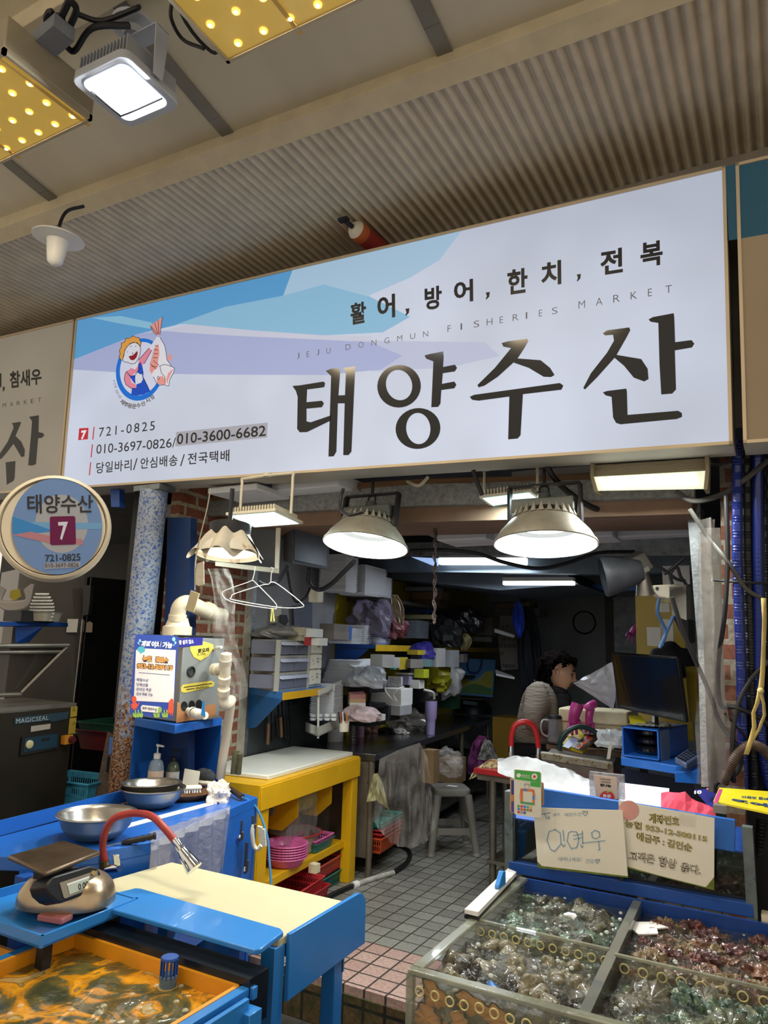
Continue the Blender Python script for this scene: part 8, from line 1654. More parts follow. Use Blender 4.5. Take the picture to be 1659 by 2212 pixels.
def glove(pts, dist, m, lab, seed):
    t = thing('rubber_glove', lab, 'glove', D(*pts[0][0],dist)); 
    for k,(a,b,w0,w1) in enumerate([(p[0],p[1],p[2],p[3]) for p in pts]):
        A_, B2 = D(*a,dist-.004*k), D(*b,dist-.01*k-.01); m_ = A_.lerp(B2,.5)+V((0,-.015,.004)); kk = dist/FPX
        MB().tube([A_,m_,B2], lambda s: (w0+(w1-w0)*s)*kk, 10, 6).build('cuff' if k == 0 else 'finger', m, t)
    return t
glove([((1248,1522),(1238,1560),14,11),((1232,1560),(1229,1584),4,3),((1238,1562),(1236,1588),4,3),((1245,1562),(1246,1586),4,3),((1251,1556),(1256,1578),4,3)], 5.05, m_mag, 'left magenta rubber glove draped over the upper foam box', 1)
glove([((1285,1520),(1266,1532),9,9),((1276,1530),(1272,1562),9,8),((1268,1562),(1266,1582),3.5,3),((1275,1564),(1275,1586),3.5,3),((1281,1562),(1283,1580),3.5,3)], 5.03, m_mag, 'right magenta rubber glove folded over the upper foam box', 2)
c = D(1200,1604,5.25); k = 5.25/FPX
t = thing('glass_jug','glass water jug with black lid beside the foam boxes','jug', c)
MB().lathe([(0,.003),(17*k,.003),(18*k,.012),(15.5*k,40*k),(15.5*k,50*k),(15*k,50*k),(15*k,40*k),(17.2*k,.015),(0,.008)], c, UP, 28).build('jug', mat('jug_glass','#9aa1a6',.05,0,.1,alpha=.38,coat=1), t)
MB().lathe([(0,50*k),(16*k,50*k),(16*k,54*k),(13*k,58*k),(0,58*k)], c, UP, 24).build('lid', m_black, t); MB().lathe([(0,.012),(16.4*k,.012),(15.6*k,24*k),(0,24*k)], c, UP, 24).build('water', mat('jug_water','#6c7478',.05,alpha=.5,coat=1), t)
MB().tube([c+VR*-15*k+UP*46*k,c+VR*-26*k+UP*46*k,c+VR*-31*k+UP*34*k,c+VR*-28*k+UP*18*k,c+VR*-17*k+UP*12*k], 2.0*k, 8).build('handle', mat('jug_handle','#b9bdc0',.1,alpha=.8,coat=1), t)
PK = [D(1215,1616,4.95),D(1258,1628,4.85),D(1297,1590,5.05),D(1240,1582,5.1)]
t = thing('wrapped_pack','yellow wrapped pack printed with orange squares in front of the foam boxes','pack', PK[0]); MB().slab(PK, UP*.03).build('pack', mat('pack_yellow','#b8a222',.25,0,.15,9,.3,20,coat=.6), t)
pl = Plane(PK[0]+UP*.031, PK[1]-PK[0], PK[3]-PK[0])
for q_, col in (([(1232,1613),(1256,1622),(1296,1590),(1268,1588)],'#33302e'),([(1215,1612),(1228,1617),(1250,1598),(1236,1590)],'#8d93b0')): mb = MB(); mb.face([pl.P(a,b,.001 if col!='#33302e' else .0015) for a,b in q_]); mb.build('printed_area', mat('pk'+col, col, .3), t)
for a_,b_ in ((1252,1614),(1262,1606),(1274,1598),(1266,1594)): mb = MB(); mb.face([pl.P(a_-6,b_,.003),pl.P(a_,b_+4,.003),pl.P(a_+8,b_-2,.003),pl.P(a_+2,b_-6,.003)]); mb.build('orange_square', m_orange, t)
mb = MB(); put_text(mb, pl, '1800-5500', [(1234,1614),(1250,1620),(1254,1616),(1238,1610)][:2]+[(1262,1606),(1244,1602)], .003, .01); mb.build('lettering', m_paper, t)
def wb(u, v):
    P0, P1, P2_, P3 = D(1238,1476,4.9), D(1322,1430,4.75), D(1334,1532,4.7), D(1318,1534,4.8); a = P0.lerp(P1,u); b_ = P0.lerp(P2_.lerp(P3,.5),u); return a.lerp(b_,v)+VH*(-.06*math.sin(math.pi*v)*u+.03*noise.noise(V((u*5,v*5,4))))
one('plastic_bag', MB().sheet(wb, 30, 24), mat('white_bag_film','#c3c3cc',.35,0,.06,5,.5,14,alpha=.92,coat=.4), 'white plastic bag sticking out left of the monitor','plastic bag')
crumple('plastic_bag', D(1322,1600,4.75), .07, m_filmw, 'small milky bag hanging between the steel box and the blue cubby','plastic bag', 51, .4, 24, sc=(1.3,.8,1))
one('pale_strip', MB().slab([D(1316,1605,4.5),D(1323,1605,4.5),D(1318,1640,4.5),D(1311,1640,4.5)], VH*.005), m_cream, 'pale strap hanging below the small milky bag','strap')
# monitor, cubby, calculator and shelf
m_mon = mat('monitor_black','#0c0c0e',.25,0,.1,coat=.2)
t = thing('monitor','black computer monitor seen at an angle on the blue cubby','monitor', D(1415,1575,4.1))
MQ = [D(1320,1411,4.25),D(1464,1421,3.95),D(1484,1562,3.95),D(1335,1530,4.25)]
quad_slab(MB(), MQ, .03).build('bezel', m_mon, t, bevel=.004); cq = sum(MQ,V())/4; nq = (MQ[1]-MQ[0]).cross(MQ[3]-MQ[0]).normalized(); nq = nq if nq.dot(CAM-cq) > 0 else -nq
MB().slab([cq+(p-cq)*.93+nq*.001 for p in MQ], nq*.001).build('screen', mat('screen_black','#101114',.12,coat=.5), t)
MB().slab([D(1414,1545,4.12),D(1422,1547,4.12),D(1424,1576,4.12),D(1414,1574,4.12)], VH*.04).build('stand', m_mon, t)
cz = D(1343,1631,4.2).z
CQ = [D(1343,1569,4.15),D(1422,1585,4.0),D(1423,1650,4.0),D(1344,1631,4.15)]; sd = D(1484,1588,4.35)-D(1422,1585,4.0); sd.z = 0
t = thing('cubby_box','blue open cubby box filled with black cases under the monitor','cubby', CQ[3])
z1_, z0_ = CQ[0].z, CQ[3].z
for nm_, a, b_ in (('left_wall',CQ[0],CQ[0]),('right_wall',CQ[1],CQ[1])): p = V((a.x,a.y,z0_)); e_ = (CQ[1]-CQ[0]); e_.z = 0; e_ = e_.normalized()*.008*(1 if nm_[0]=='l' else -1); MB().hexa([p,p+e_,p+e_+sd,p+sd,p+UP*(z1_-z0_),p+e_+UP*(z1_-z0_),p+e_+sd+UP*(z1_-z0_),p+sd+UP*(z1_-z0_)]).build('side_wall', m_blue, t)
A_ = V((CQ[0].x,CQ[0].y,0)); B2 = V((CQ[1].x,CQ[1].y,0))
for zc in (z0_, z1_-.008): MB().slab([A_+UP*zc,B2+UP*zc,B2+sd+UP*zc,A_+sd+UP*zc], UP*.008).build('board', m_blue, t)
MB().hexa([A_+sd+UP*z0_,B2+sd+UP*z0_,B2+sd*1.03+UP*z0_,A_+sd*1.03+UP*z0_,A_+sd+UP*z1_,B2+sd+UP*z1_,B2+sd*1.03+UP*z1_,A_+sd*1.03+UP*z1_]).build('back', m_bluedark, t)
m_bb = mat('glossy_black_case','#0d0d10',.15,coat=.5)
for i,(h_,lab) in enumerate(((.012,'bottom black case in the blue cubby box'),(.062,'middle black case in the blue cubby box'),(.110,'top black case in the blue cubby box'))):
    cc = (A_+B2)/2+sd*.35+UP*(z0_+h_); one('black_case', MB().lathe([(0,0),(.07,0),(.085,.014),(.085,.03),(.075,.042),(0,.042)], cc, UP, 20), m_bb, lab, 'case')
one('silver_film', MB().sheet(lambda u,v: (A_+B2)/2+sd*(.1+.6*v)+(B2-A_)*(u-.5)*.9+UP*(z1_+.012+.012*noise.noise(V((u*6,v*6,1)))), 20, 14), mat('silver_film','#9fa3a6',.25,.2,.2,8,.5,20,coat=.5), 'crinkled silver film on top of the blue cubby box','film')
one('yellow_packet', quad_slab(MB(), [D(1358,1545,4.3),D(1385,1546,4.3),D(1395,1560,4.2),D(1362,1562,4.2)], .01), mat('packet_yellow','#b5a81f',.3,coat=.5), 'shiny yellow packet on the blue cubby box','packet')
one('taped_note', quad_slab(MB(), [B2+sd*.05+UP*(z1_-.005)+VR*.003,B2+sd*.35+UP*(z1_-.005)+VR*.003,B2+sd*.35+UP*(z1_-.17)+VR*.003,B2+sd*.05+UP*(z1_-.17)+VR*.003], .001), mat('grey_blue_note','#6d7f92',.5), 'grey blue note taped to the side of the cubby box','note')
t = thing('blue_ledge','blue steel ledge carrying the cubby box and calculator','ledge', CQ[3]-UP*.1)
LE = [D(1341,1633,4.1),D(1460,1662,3.85),D(1512,1664,3.80),D(1530,1640,4.4),D(1345,1610,4.7)]
MB().slab([V((p.x,p.y,z0_-.05)) for p in LE], UP*.045).build('ledge', m_blue, t, bevel=.004)
quad_slab(MB(), [D(1458,1668,3.75),D(1511,1665,3.7),D(1511,1694,3.7),D(1458,1690,3.75)], .1).build('lower_box', m_blue, t, bevel=.003)
MB().slab([D(1345,1660,4.3),D(1500,1690,4.0),D(1500,1760,4.0),D(1345,1740,4.3)], VH*.02).build('front_panel', mat('navy_panel','#141d3c',.5), t)
KC = [D(1457,1636,3.75),D(1483,1649,3.68),D(1512,1632,3.78),D(1487,1616,3.9)]
t = thing('calculator','grey card terminal calculator on the blue ledge by the curtain','calculator', KC[1]-UP*.03); MB().slab([p-UP*.03 for p in KC], UP*.03).build('body', mat('blue_grey_case','#4b5878',.35,coat=.3), t, bevel=.006)
for i in range(5):
    for j in range(4):
        u, v = .12+.19*i, .16+.19*j; p = KC[1].lerp(KC[2],u).lerp(KC[0].lerp(KC[3],u),v); MB().slab([p+(KC[2]-KC[1])*.05+UP*.001-(KC[2]-KC[1])*.13,p+(KC[2]-KC[1])*.05+UP*.001,p+(KC[2]-KC[1])*.05+(KC[0]-KC[1])*.12+UP*.001,p-(KC[2]-KC[1])*.08+(KC[0]-KC[1])*.12+UP*.001], UP*.003).build('key', m_black, t)
one('dark_cloth', MB().ball(D(1450,1430,4.2),(.14,.10,.10),20,12,.3,6), mat('black_cloth','#101116',.8), 'black cloth bundle above the monitor','bundle')
one('ochre_backing', quad_slab(MB(), [D(1480,1440,4.1),D(1506,1440,4.05),D(1506,1560,4.05),D(1490,1560,4.1)], .02), mat('ochre_panel2','#7d6a18',.5), 'ochre panel strip between the monitor and the plastic curtain','panel')
for x0,x1,y0,y1,lab in ((1425,1444,1303,1322,'upper white paper pad pinned behind the grey hood'),(1430,1452,1338,1400,'tall white paper pad hung beside the ochre panel'),(1400,1425,1355,1395,'tilted stack of white slips beside the ochre panel'),(1436,1484,1222,1262,'white paper high beside the galvanised post')):
    one('paper_pad', bx(MB(), x0,x1,y0,y1,4.3,.02), m_paper, lab, 'paper')
one('hood_case', quad_slab(MB(), [D(1446,1262,3.6),D(1482,1262,3.55),D(1483,1340,3.5),D(1452,1328,3.6)], .08), mat('pale_hood','#8d8a80',.5), 'pale grey case hanging beside the galvanised post','case')
one('black_bracket', quad_slab(MB(), [D(1452,1330,3.6),D(1486,1342,3.5),D(1488,1390,3.5),D(1476,1380,3.55)], .04), m_black, 'black bracket below the pale grey case','bracket')
glove([((1376,1352),(1366,1366),5,7),((1362,1366),(1352,1374),2.5,2),((1364,1369),(1358,1382),2.5,2),((1369,1370),(1367,1388),2.5,2)], 5.0, mat('magenta_glove_b','#8a2a74',.5), 'magenta glove pinned on the wall left of the ochre panel', 3)
t = thing('switched_off_lamp','dark switched off bell floodlight pointing left beside the post','floodlight', D(1350,1255,3.5))
S9 = lambda p: tr(p, 5.53, 1230, 1160); dl_ = 3.55
a_ = D(*S9([(400,480)])[0],dl_); ax9 = (D(*S9([(760,560)])[0],dl_+.05)-a_); ax9 = (ax9+VH*.04).normalized()*1; ax9 = (D(*S9([(800,420)])[0],dl_+.05)-D(*S9([(410,480)])[0],dl_)).normalized()
rr9 = 240/5.53*dl_/FPX; MB().lathe([(rr9*.96,0),(rr9,.01),(rr9*.97,.03),(rr9*.80,.10),(rr9*.62,.16),(rr9*.5,.19),(0,.19)], a_, (ax9-VH*.40).normalized(), 40).build('shade', mat('dark_dusty_shade','#43454a',.5,.2,.2,14), t)
MB().lathe([(rr9*.9,.02),(0,.03)], a_, (ax9-VH*.40).normalized(), 30).build('lens', mat('dead_lens','#2c2f33',.3), t)
quad_slab(MB(), [D(*S9([(600,330)])[0],dl_+.05),D(*S9([(905,180)])[0],dl_+.05),D(*S9([(1020,360)])[0],dl_+.05),D(*S9([(710,560)])[0],dl_)], .12).build('driver_box', mat('pale_grey_driver','#6d6a64',.45,.2), t, bevel=.008)
MB().slab([D(*p,dl_-.01) for p in S9([(690,470),(940,350),(965,400),(710,550)])], VH*.03).build('box_lip', mat('lip_grey','#9a978c',.45), t)
MB().lathe([(60/5.53*dl_/FPX,.11),(90/5.53*dl_/FPX,.05),(110/5.53*dl_/FPX,0)], D(*S9([(890,690)])[0],dl_)-VH*.02, (D(*S9([(870,520)])[0],dl_)-D(*S9([(890,690)])[0],dl_)).normalized(), 20).build('socket', m_steeldull, t)
t = thing('lamp_arm','pale wall bracket holding the switched off lamp','bracket', D(1440,1275,3.5)); MB().slab([D(*p,dl_-.05) for p in S9([(1000,575),(1380,555),(1390,590),(1205,600),(1205,740),(1070,710),(1020,650)])], VH*.06).build('arm', m_cream, t, bevel=.006); MB().cyl(D(*S9([(1048,615)])[0],dl_-.055),D(*S9([(1048,615)])[0],dl_-.045),.008,n=10).build('bolt', m_dark, t)
for pts, m_, lab in (([(1410,1215),(1440,1235),(1460,1250),(1480,1255)],m_cable,'black lead from the switched off lamp to the post'),([(1424,1292),(1420,1320),(1430,1345),(1438,1365),(1430,1395)],mat('blue_lead','#2c4a70',.5),'blue lead hanging in front of the paper pads'),([(1455,1330),(1442,1360),(1425,1400)],MATS['blue_lead'] if 'blue_lead' in MATS else m_cable,'second blue lead crossing the paper pads'),([(1435,1240),(1455,1225),(1478,1205)],m_cable,'short black lead looping above the pale wall bracket'),([(1452,1262),(1448,1240),(1462,1225),(1470,1245),(1482,1262)],m_cable,'tangled black lead beside the galvanised post')):
    one('cable', MB().tube([D(a,b,3.45) for a,b in pts], .008), m_, lab, 'cable')
# ------------------------------------------------------------------ plastic curtain, hoses, strap
def curt(u, v):
    x = (1513-3*v)+(34+28*v)*u; y = 1120+575*v; return D(x, y, 2.93-.10*v)+VH*(.03*math.sin(u*9+v*2)+.03*noise.noise(V((u*3,v*7,5))))
tag(MB().sheet(curt, 40, 70).build('plastic_curtain', mat('curtain_film','#77716c',.25,0,.2,6,.9,24,alpha=.30,coat=.5)), 'gathered clear plastic curtain hanging beside the galvanised post','plastic curtain')
def corrhose(xs, dist, r, m, lab):
    pts = [D(x,y,dist) for x,y in xs]; P = []
    n = 240
    for i in range(n+1):
        s = i/n*(len(pts)-1); k = min(int(s), len(pts)-2); P.append(pts[k].lerp(pts[k+1], s-k))
    one('corrugated_hose', MB().tube(P, lambda t_: r*(1+.07*math.sin(t_*n*math.pi*.9)), 14, 1), m, lab, 'hose')
m_hb = mat('blue_ribbed_hose','#182a78',.35,0,.15,5,coat=.3); m_hk = mat('black_ribbed_hose','#18191c',.4,0,.1)
corrhose([(1592,950),(1592,1200),(1601,1450),(1606,1720)], 2.86, .019, m_hb, 'leftmost blue ribbed hose beside the brick pillar')
corrhose([(1612,950),(1614,1200),(1623,1450),(1629,1720)], 2.88, .019, m_hk, 'black ribbed hose between two blue hoses')
corrhose([(1636,950),(1637,1200),(1640,1450),(1644,1600),(1662,1700)], 2.86, .019, m_hb, 'second blue ribbed hose behind the yellow strap')
corrhose([(1660,950),(1662,1300),(1662,1720)], 2.88, .018, m_hk, 'black ribbed hose at the right edge')
corrhose([(1646,1770),(1640,1830),(1632,1920),(1630,1990)], 2.88, .018, m_hk, 'black ribbed hose below the side tray')
one('brown_hose', MB().tube([D(1562,1692,2.82),D(1575,1662,2.81),D(1592,1632,2.80),D(1620,1610,2.79),D(1645,1616,2.79),D(1670,1640,2.79)], lambda t_: .019*(1+.08*math.sin(t_*260)), 14, 24), mat('brown_ribbed_hose','#4b3a2e',.5,0,.2,10), 'brown ribbed hose arching across the blue hoses', 'hose')
t = thing('yellow_strap','knotted pale yellow strap hanging at the right edge','strap', D(1625,1630,2.8)); m_st = mat('pale_yellow_strap','#c2ad6a',.6,0,.1,20)
def ribbon(pts, w, d=2.74): 
    P = [D(a,b,d) for a,b in pts]; mb = MB(); vs = []; 
    for i,p in enumerate(P): 
        ww = w*d/FPX/2; tw = math.sin(i*.9)*.35; e_ = VR*math.cos(tw)+VH*math.sin(tw); vs += [p-e_*ww, p+e_*ww]
    mb.add(vs, [(2*i,2*i+1,2*i+3,2*i+2) for i in range(len(P)-1)]); mb.build('ribbon', m_st, t, mods=(('SOLIDIFY',dict(thickness=.002)),))
ribbon([(1650,1292),(1652,1340),(1650,1400),(1648,1450),(1645,1480),(1642,1492)], 11); ribbon([(1642,1492),(1636,1520),(1628,1540),(1630,1570),(1622,1600),(1612,1630)], 10); ribbon([(1643,1495),(1650,1520),(1652,1545),(1640,1575),(1625,1600)], 8)
MB().ball(D(1643,1492,2.73), (.012,.010,.012), 12, 8).build('knot', m_st, t)
# ------------------------------------------------------------------ grey stools on the floor
def stool(c, h, w, lab, rz=0, m=None):
    c = V(c); t = thing('plastic_stool', lab, 'stool', c); M = Matrix.Rotation(rz,3,'Z'); m = m or m_grey
    def rq(s, r, z_): 
        out = []
        for (cx,cy,a0) in ((s-r,s-r,0),(-s+r,s-r,90),(-s+r,-s+r,180),(s-r,-s+r,270)):
            for k in range(5): a = math.radians(a0+22.5*k); out.append(c+M@V((cx+r*math.cos(a),cy+r*math.sin(a),z_)))
        return out
    R_ = [rq(w*.36,.05,h-.05),rq(w*.37,.05,h-.012),rq(w*.36,.055,h-.003),rq(w*.33,.05,h)]; vs = [p for r in R_ for p in r]; n = 20
    MB().add(vs, [(k*n+i,k*n+(i+1)%n,(k+1)*n+(i+1)%n,(k+1)*n+i) for k in range(3) for i in range(n)]+[tuple(range(3*n,4*n)),tuple(range(n))[::-1]]).build('seat', m, t)
    for sx, sy in ((1,1),(-1,1),(-1,-1),(1,-1)):
        a = c+M@V((sx*w*.31,sy*w*.31,h-.045)); b_ = c+M@V((sx*w*.46,sy*w*.46,.014)); MB().tube([a,a.lerp(b_,.5),b_], lambda s: .031-.003*s, 12, 2).lathe([(.034,-.014),(.036,-.008),(.027,.012)], b_, UP, 14).build('leg', m, t)
    for i in range(4):
        s0_, s1_ = ((1,1),(-1,1),(-1,-1),(1,-1))[i], ((-1,1),(-1,-1),(1,-1),(1,1))[i]
        for (zf, th_) in ((.36,.05),(.93,.05)):
            f = 1-zf; k = .31+.15*f; a = c+M@V((s0_[0]*w*k,s0_[1]*w*k,h*zf)); b_ = c+M@V((s1_[0]*w*k,s1_[1]*w*k,h*zf)); m1 = a.lerp(b_,.5)+UP*(.012 if zf < .5 else -.0)
            d_ = (b_-a).normalized(); nn = d_.cross(UP)*.004
            prof = [a,a.lerp(b_,.15)+UP*0,a.lerp(b_,.85),b_]; lo = [p-UP*th_*(1.6 if j in (0,3) else .5) for j,p in enumerate(prof)]; hi = [p+UP*th_*(.9 if j in (0,3) else .45)*(1 if zf < .5 else .6) for j,p in enumerate(prof)]
            MB().slab([*[p+nn for p in lo], *[p+nn for p in reversed(hi)]], nn*-2).build('side_web', m, t)
    return t
sb = (Z(985,1853,0)+Z(910,1836,0))/2; sc3 = Z(985,1853,0)+V((-.13,.17,0)); stool(sc3, .47, .38, 'light grey plastic stool on the tiles beside the steel counter', .62)
one('stool_sticker', MB().slab([sc3+V((x,y,.471)) for x,y in ((-.02,-.03),(.06,-.02),(.06,.03),(-.02,.02))], UP*.001), m_paper, 'torn white sticker on the seat of the light grey stool', 'sticker')
stool(V((-1.52,5.05,0)), .45, .36, 'darker grey plastic stool standing under the red table', .3, mat('dark_grey_plastic','#4e4d4a',.55))
t = thing('floor_hose','black hose with white taped middle lying on the tiles','hose', Z(880,1870,0)); zf = .014
MB().tube([Z(660,1965,zf),Z(720,1932,zf),Z(762,1913,zf)], .016, 12).build('hose_end', m_black, t); MB().tube([Z(762,1914,zf),Z(800,1900,zf),Z(850,1885,zf)], .017, 12).build('taped_section', mat('white_tape_wrap','#a9a59c',.6,0,.2,30), t)
MB().tube([Z(850,1885,zf),Z(880,1862,zf),Z(885,1842,zf),Z(868,1828,zf),Z(835,1822,zf)], .016, 12).build('hose_end', m_black, t)
MB().tube([Z(762,1914,zf),Z(772,1910,zf)], .024, 12, 1).build('paper_tag', m_paper, t)
# ================================================================== THE WOMAN AT THE BACK
WD_ = 5.62; kW = WD_/FPX
def W(px, py, dz=0): return D(px, py, WD_+dz)
m_skin = mat('skin','#c39a82',.55,0,.03,20); m_hair = mat('dark_hair','#080504',.95,0,.2,60,.2,120,spec=.05); m_jk = mat('beige_padded_jacket','#7a7164',.85,0,.14,8,1,14,aniso=(1,1,5)); m_vest = mat('dark_vest','#1d1c22',.8,0,.1,9,.3,20)
t = thing('person','woman with dark wavy hair and beige padded jacket leaning forward at the back','person', V((W(1170,1560).x, W(1170,1560).y, 0)))
fwd = (VR*.97-VH*.24).normalized(); side = fwd.cross(UP).normalized(); hc = W(1207,1452)
tilt = Matrix.Rotation(math.radians(12), 3, side); hf = (fwd*math.cos(.22)-UP*math.sin(.22)).normalized(); hu = (UP*math.cos(.22)+fwd*math.sin(.22)).normalized()
# body grown as one surface from a posed skeleton
def skinbody(nm, pts, edges, radii, m, parent, sub=2, root=0):
    me = bpy.data.meshes.new(nm); o0 = parent_world(parent); me.from_pydata([V(p)-o0 for p in pts], edges, []); me.materials.append(m)
    o = bpy.data.objects.new(nm, me); COL.objects.link(o); o.parent = parent
    sk = o.modifiers.new('skin','SKIN'); sk.use_smooth_shade = True
    for i, v in enumerate(me.skin_vertices[0].data): r = radii[i]; v.radius = (r,r) if not isinstance(r,tuple) else r; v.use_root = (i == root)
    sd_ = o.modifiers.new('sub','SUBSURF'); sd_.levels = sub; sd_.render_levels = sub
    dg = bpy.context.evaluated_depsgraph_get(); em = bpy.data.meshes.new_from_object(o.evaluated_get(dg)); o.modifiers.clear(); o.data = em; em.shade_smooth()
    if not em.materials: em.materials.append(m)
    return o
pel = W(1160,1640); sp1 = W(1158,1585); ch = W(1172,1532); nk = W(1190,1488); hd = W(1200,1462)
nh = W(1158,1504,.13); fh = W(1196,1506,-.10)       # far and near shoulders
sn, sf = W(1166,1500,-.16), W(1180,1498,.17)
en, ef = W(1150,1566,-.24), W(1192,1560,.24); wn, wf = W(1205,1558,-.20), W(1238,1528,.08)
kn1, kn2 = V((pel.x,pel.y,.62)), None
lg = [pel+side*.09-UP*.02, pel+side*.10-UP*.42, pel+side*.10+V((0,0,.06-pel.z))]; lg2 = [pel-side*.09-UP*.02, pel-side*.10-UP*.42, pel-side*.10+V((0,0,.06-pel.z))]
pts = [pel, sp1, ch, nk, hd, sn, en, wn, sf, ef, wf]+lg+lg2
ed = [(0,1),(1,2),(2,3),(3,4),(2,5),(5,6),(6,7),(2,8),(8,9),(9,10),(0,11),(11,12),(12,13),(0,14),(14,15),(15,16)]
rad = [.15,.15,.16,.055,.05,.085,.065,.042,.085,.065,.04,.09,.062,.045,.09,.062,.045]
body = skinbody('body', pts, ed, rad, m_skin, t)
jk = skinbody('jacket', [pel+UP*.06, sp1, ch-fwd*.01, nk-UP*.03, sn, en, wn+ (en-wn)*.12, sf, ef, wf+(ef-wf)*.15], [(0,1),(1,2),(2,3),(2,4),(4,5),(5,6),(2,7),(7,8),(8,9)], [.185,.185,.20,.09,.115,.10,.065,.115,.10,.065], m_jk, t)
MB().ball(ch+fwd*.10+UP*-.01, (.13,.15,.20), 28, 18, .1, 3).build('dark_vest', m_vest, t)
skinbody('trousers', [pel]+lg+lg2, [(0,1),(1,2),(2,3),(0,4),(4,5),(5,6)], [.19,.12,.085,.07,.12,.085,.07], m_vest, t)
for l_ in (lg[2], lg2[2]): MB().ball(l_+fwd*.06-UP*.02, (.11,.05,.045), 16, 10).build('shoe', m_black, t)
MB().tube([nk+side*.10-fwd*.03,nk+fwd*.09-UP*.02,nk-side*.10-fwd*.03,nk-fwd*.10+UP*.02], .036, 14, 8, True).tube([nk+side*.09-UP*.05,nk+fwd*.12-UP*.06,nk-side*.09-UP*.05,nk-fwd*.11-UP*.02], .036, 14, 8, True).build('scarf', mat('dark_scarf','#25262c',.85,0,.3,30,.6,60), t)
# head: one surface with nose, lips, brow, chin
HS = 1.22
def headpt(u, v):
    a = 2*math.pi*u; ph = math.pi*v; q = V((math.sin(ph)*math.cos(a), math.sin(ph)*math.sin(a), math.cos(ph)))   # x fwd, y side, z up
    x, y, z_ = q.x*.095, q.y*.074, q.z*.115
    if q.z < 0: x *= 1-.18*(-q.z)**1.5; y *= 1-.38*(-q.z)**1.3
    if q.x > 0 and q.z < -.3: x += .012*min(1,(-q.z-.3)*2)
    if q.x < 0: x *= 1.08
    g = lambda cz, cy, sz, sy: math.exp(-((q.z-cz)/sz)**2-((q.y-cy)/sy)**2) if q.x > 0 else 0
    x += .026*g(-.22,0,.10,.13)+.012*g(-.02,0,.16,.10)+.006*g(.18,0,.12,.5)-.010*g(.02,.32,.10,.18)-.010*g(.02,-.32,.10,.18)+.009*g(-.48,0,.06,.26)+.007*g(-.60,0,.05,.22)-.005*g(-.54,0,.025,.25)+.010*g(-.86,0,.14,.3)+.005*g(-.2,.5,.2,.25)+.005*g(-.2,-.5,.2,.25)
    return hc+(hf*x+side*y+hu*z_)*HS
MB().sheet(headpt, 72, 56).build('head', m_skin, t)
def HP_(x, y, z_): return hc+(hf*x+side*y+hu*z_)*HS
for sg in (1,-1):
    MB().ball(HP_(.078,sg*.030,.004), .0125, 14, 10).build('eye', mat('eye_dark','#1c1512',.2,coat=.5), t)
    MB().tube([HP_(.086,sg*.016,.010),HP_(.089,sg*.030,.014),HP_(.078,sg*.046,.008)], .0035, 6).build('eyelid', mat('eyelid','#5b3c30',.6), t)
    MB().tube([HP_(.094,sg*.014,.030),HP_(.094,sg*.030,.035),HP_(.082,sg*.048,.028)], .0035, 6).build('eyebrow', m_hair, t)
    mb = MB().tube([HP_(-.005,sg*.078,.022),HP_(-.018,sg*.086,.026),HP_(-.028,sg*.088,.010),HP_(-.022,sg*.084,-.012),HP_(-.008,sg*.080,-.026),HP_(-.004,sg*.077,-.008)], .0055, 8, 6, True); mb.ball(HP_(-.014,sg*.076,.0),(.012,.006,.020),12,8); mb.build('ear', m_skin, t)
MB().tube([HP_(.086,-.022,-.058),HP_(.098,-.008,-.056),HP_(.099,.008,-.056),HP_(.086,.022,-.058)], .0050, 8).tube([HP_(.085,-.018,-.066),HP_(.095,0,-.068),HP_(.085,.018,-.066)], .0055, 8).build('lips', mat('lips','#7d3a38',.5), t)
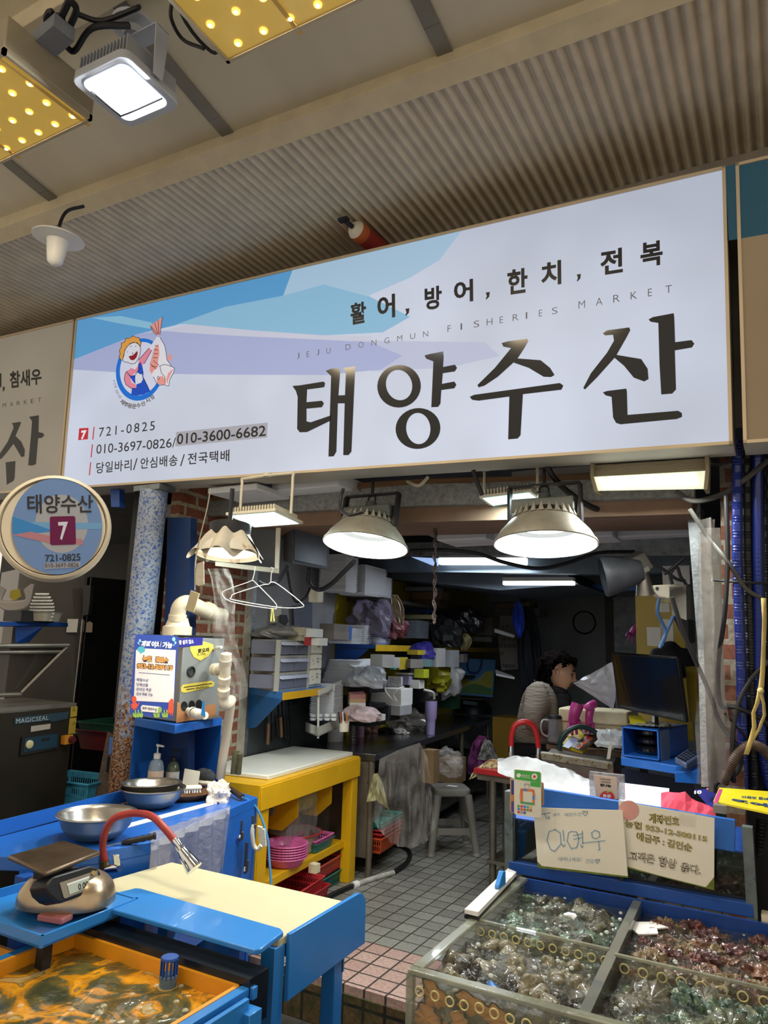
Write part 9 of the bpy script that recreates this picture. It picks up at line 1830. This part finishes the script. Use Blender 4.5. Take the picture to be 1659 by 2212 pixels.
# hair
def hairpt(u, v):
    a = 2*math.pi*u; ph = math.pi*v; q = V((math.sin(ph)*math.cos(a), math.sin(ph)*math.sin(a), math.cos(ph)))
    k = 1+.13*noise.noise(q*4)+.07*noise.noise(q*11); x, y, z_ = q.x*.116*k, q.y*.108*k, q.z*.122*k
    if q.x > .15: x = min(x, .060+.02*max(0,q.z)); z_ = max(z_, .062-.10*max(0,abs(q.y)-.5)) if q.x > .45 else z_
    if q.x > -.1 and q.z < .35: y *= .66
    if q.x > -.35 and q.z < -.1: y *= .8; x = min(x, -.03)
    return HP_(x-.022, y, z_+.018)
MB().sheet(hairpt, 64, 44).build('hair', m_hair, t)
rr = random.Random(9); mb = MB()
for i in range(90):
    a = rr.uniform(-1,1); s0_ = HP_(-.06+rr.uniform(-.05,.03), a*.095, rr.uniform(-.03,.06)); L_ = rr.uniform(.16,.34); w = rr.uniform(0,6)
    P = [s0_+(-fwd*(.02+.05*k)*(1-.3*k))+side*(a*.02*k+.012*math.sin(w+k*5))-UP*L_*k+fwd*.018*math.sin(w*2+k*7) for k in (0,.25,.5,.75,1)]
    mb.tube(P, lambda s: .011*(1-.8*s)+.002, 6, 5)
for i in range(46):
    a = rr.uniform(-1,1); p = HP_(.045+rr.uniform(-.03,.02), a*.06, .085+rr.uniform(-.01,.025)); w = rr.uniform(0,6)
    mb.tube([p, p+hf*.022+UP*.008+side*.008*math.sin(w), p+hf*.036-UP*.008+side*.010*math.sin(w), p+hf*.034-UP*.026], lambda s: .0065*(1-.7*s)+.001, 6, 5)
mb.build('hair_locks', m_hair, t)
MB().ball(HP_(-.002,-.088,-.036), .006, 10, 6).build('earring', mat('earring','#6b5a40',.3,.8), t)
# hands with separate fingers
def hand(wr, d, up, sgn, nm):
    d = d.normalized(); s = d.cross(up).normalized()*sgn; pts = [wr, wr+d*.045, wr+d*.085]; ed = [(0,1),(1,2)]; rad = [(.024,.018),(.030,.016),(.030,.014)]
    for i,(o_,l_) in enumerate(((-.030,.062),(-.010,.072),(.010,.068),(.030,.052))):
        b_ = len(pts); a = wr+d*.088+s*o_; curl = -up
        pts += [a, a+d*l_*.45+curl*.006, a+d*l_*.75+curl*.022, a+d*l_*.88+curl*.040]; ed += [(2,b_),(b_,b_+1),(b_+1,b_+2),(b_+2,b_+3)]; rad += [.0095,.009,.0085,.0075]
    b_ = len(pts); a = wr+d*.030-s*.030; pts += [a, a-s*.022+d*.028, a-s*.022+d*.052-up*.012]; ed += [(1,b_),(b_,b_+1),(b_+1,b_+2)]; rad += [.012,.010,.0085]
    return skinbody(nm, pts, ed, rad, m_skin, t, 1)
hand(wn, fwd*.8+UP*.35, UP*.8-fwd*.3, 1, 'hand'); hand(wf, fwd*.9+UP*.2, UP, -1, 'hand')
ph_ = wf+fwd*.12+UP*.015; one('phone', MB().box(ph_, (.16,.075,.012), Matrix((fwd, side, fwd.cross(side))).transposed()), m_bb, 'dark phone held in the hand of the woman', 'phone', bevel=.004)
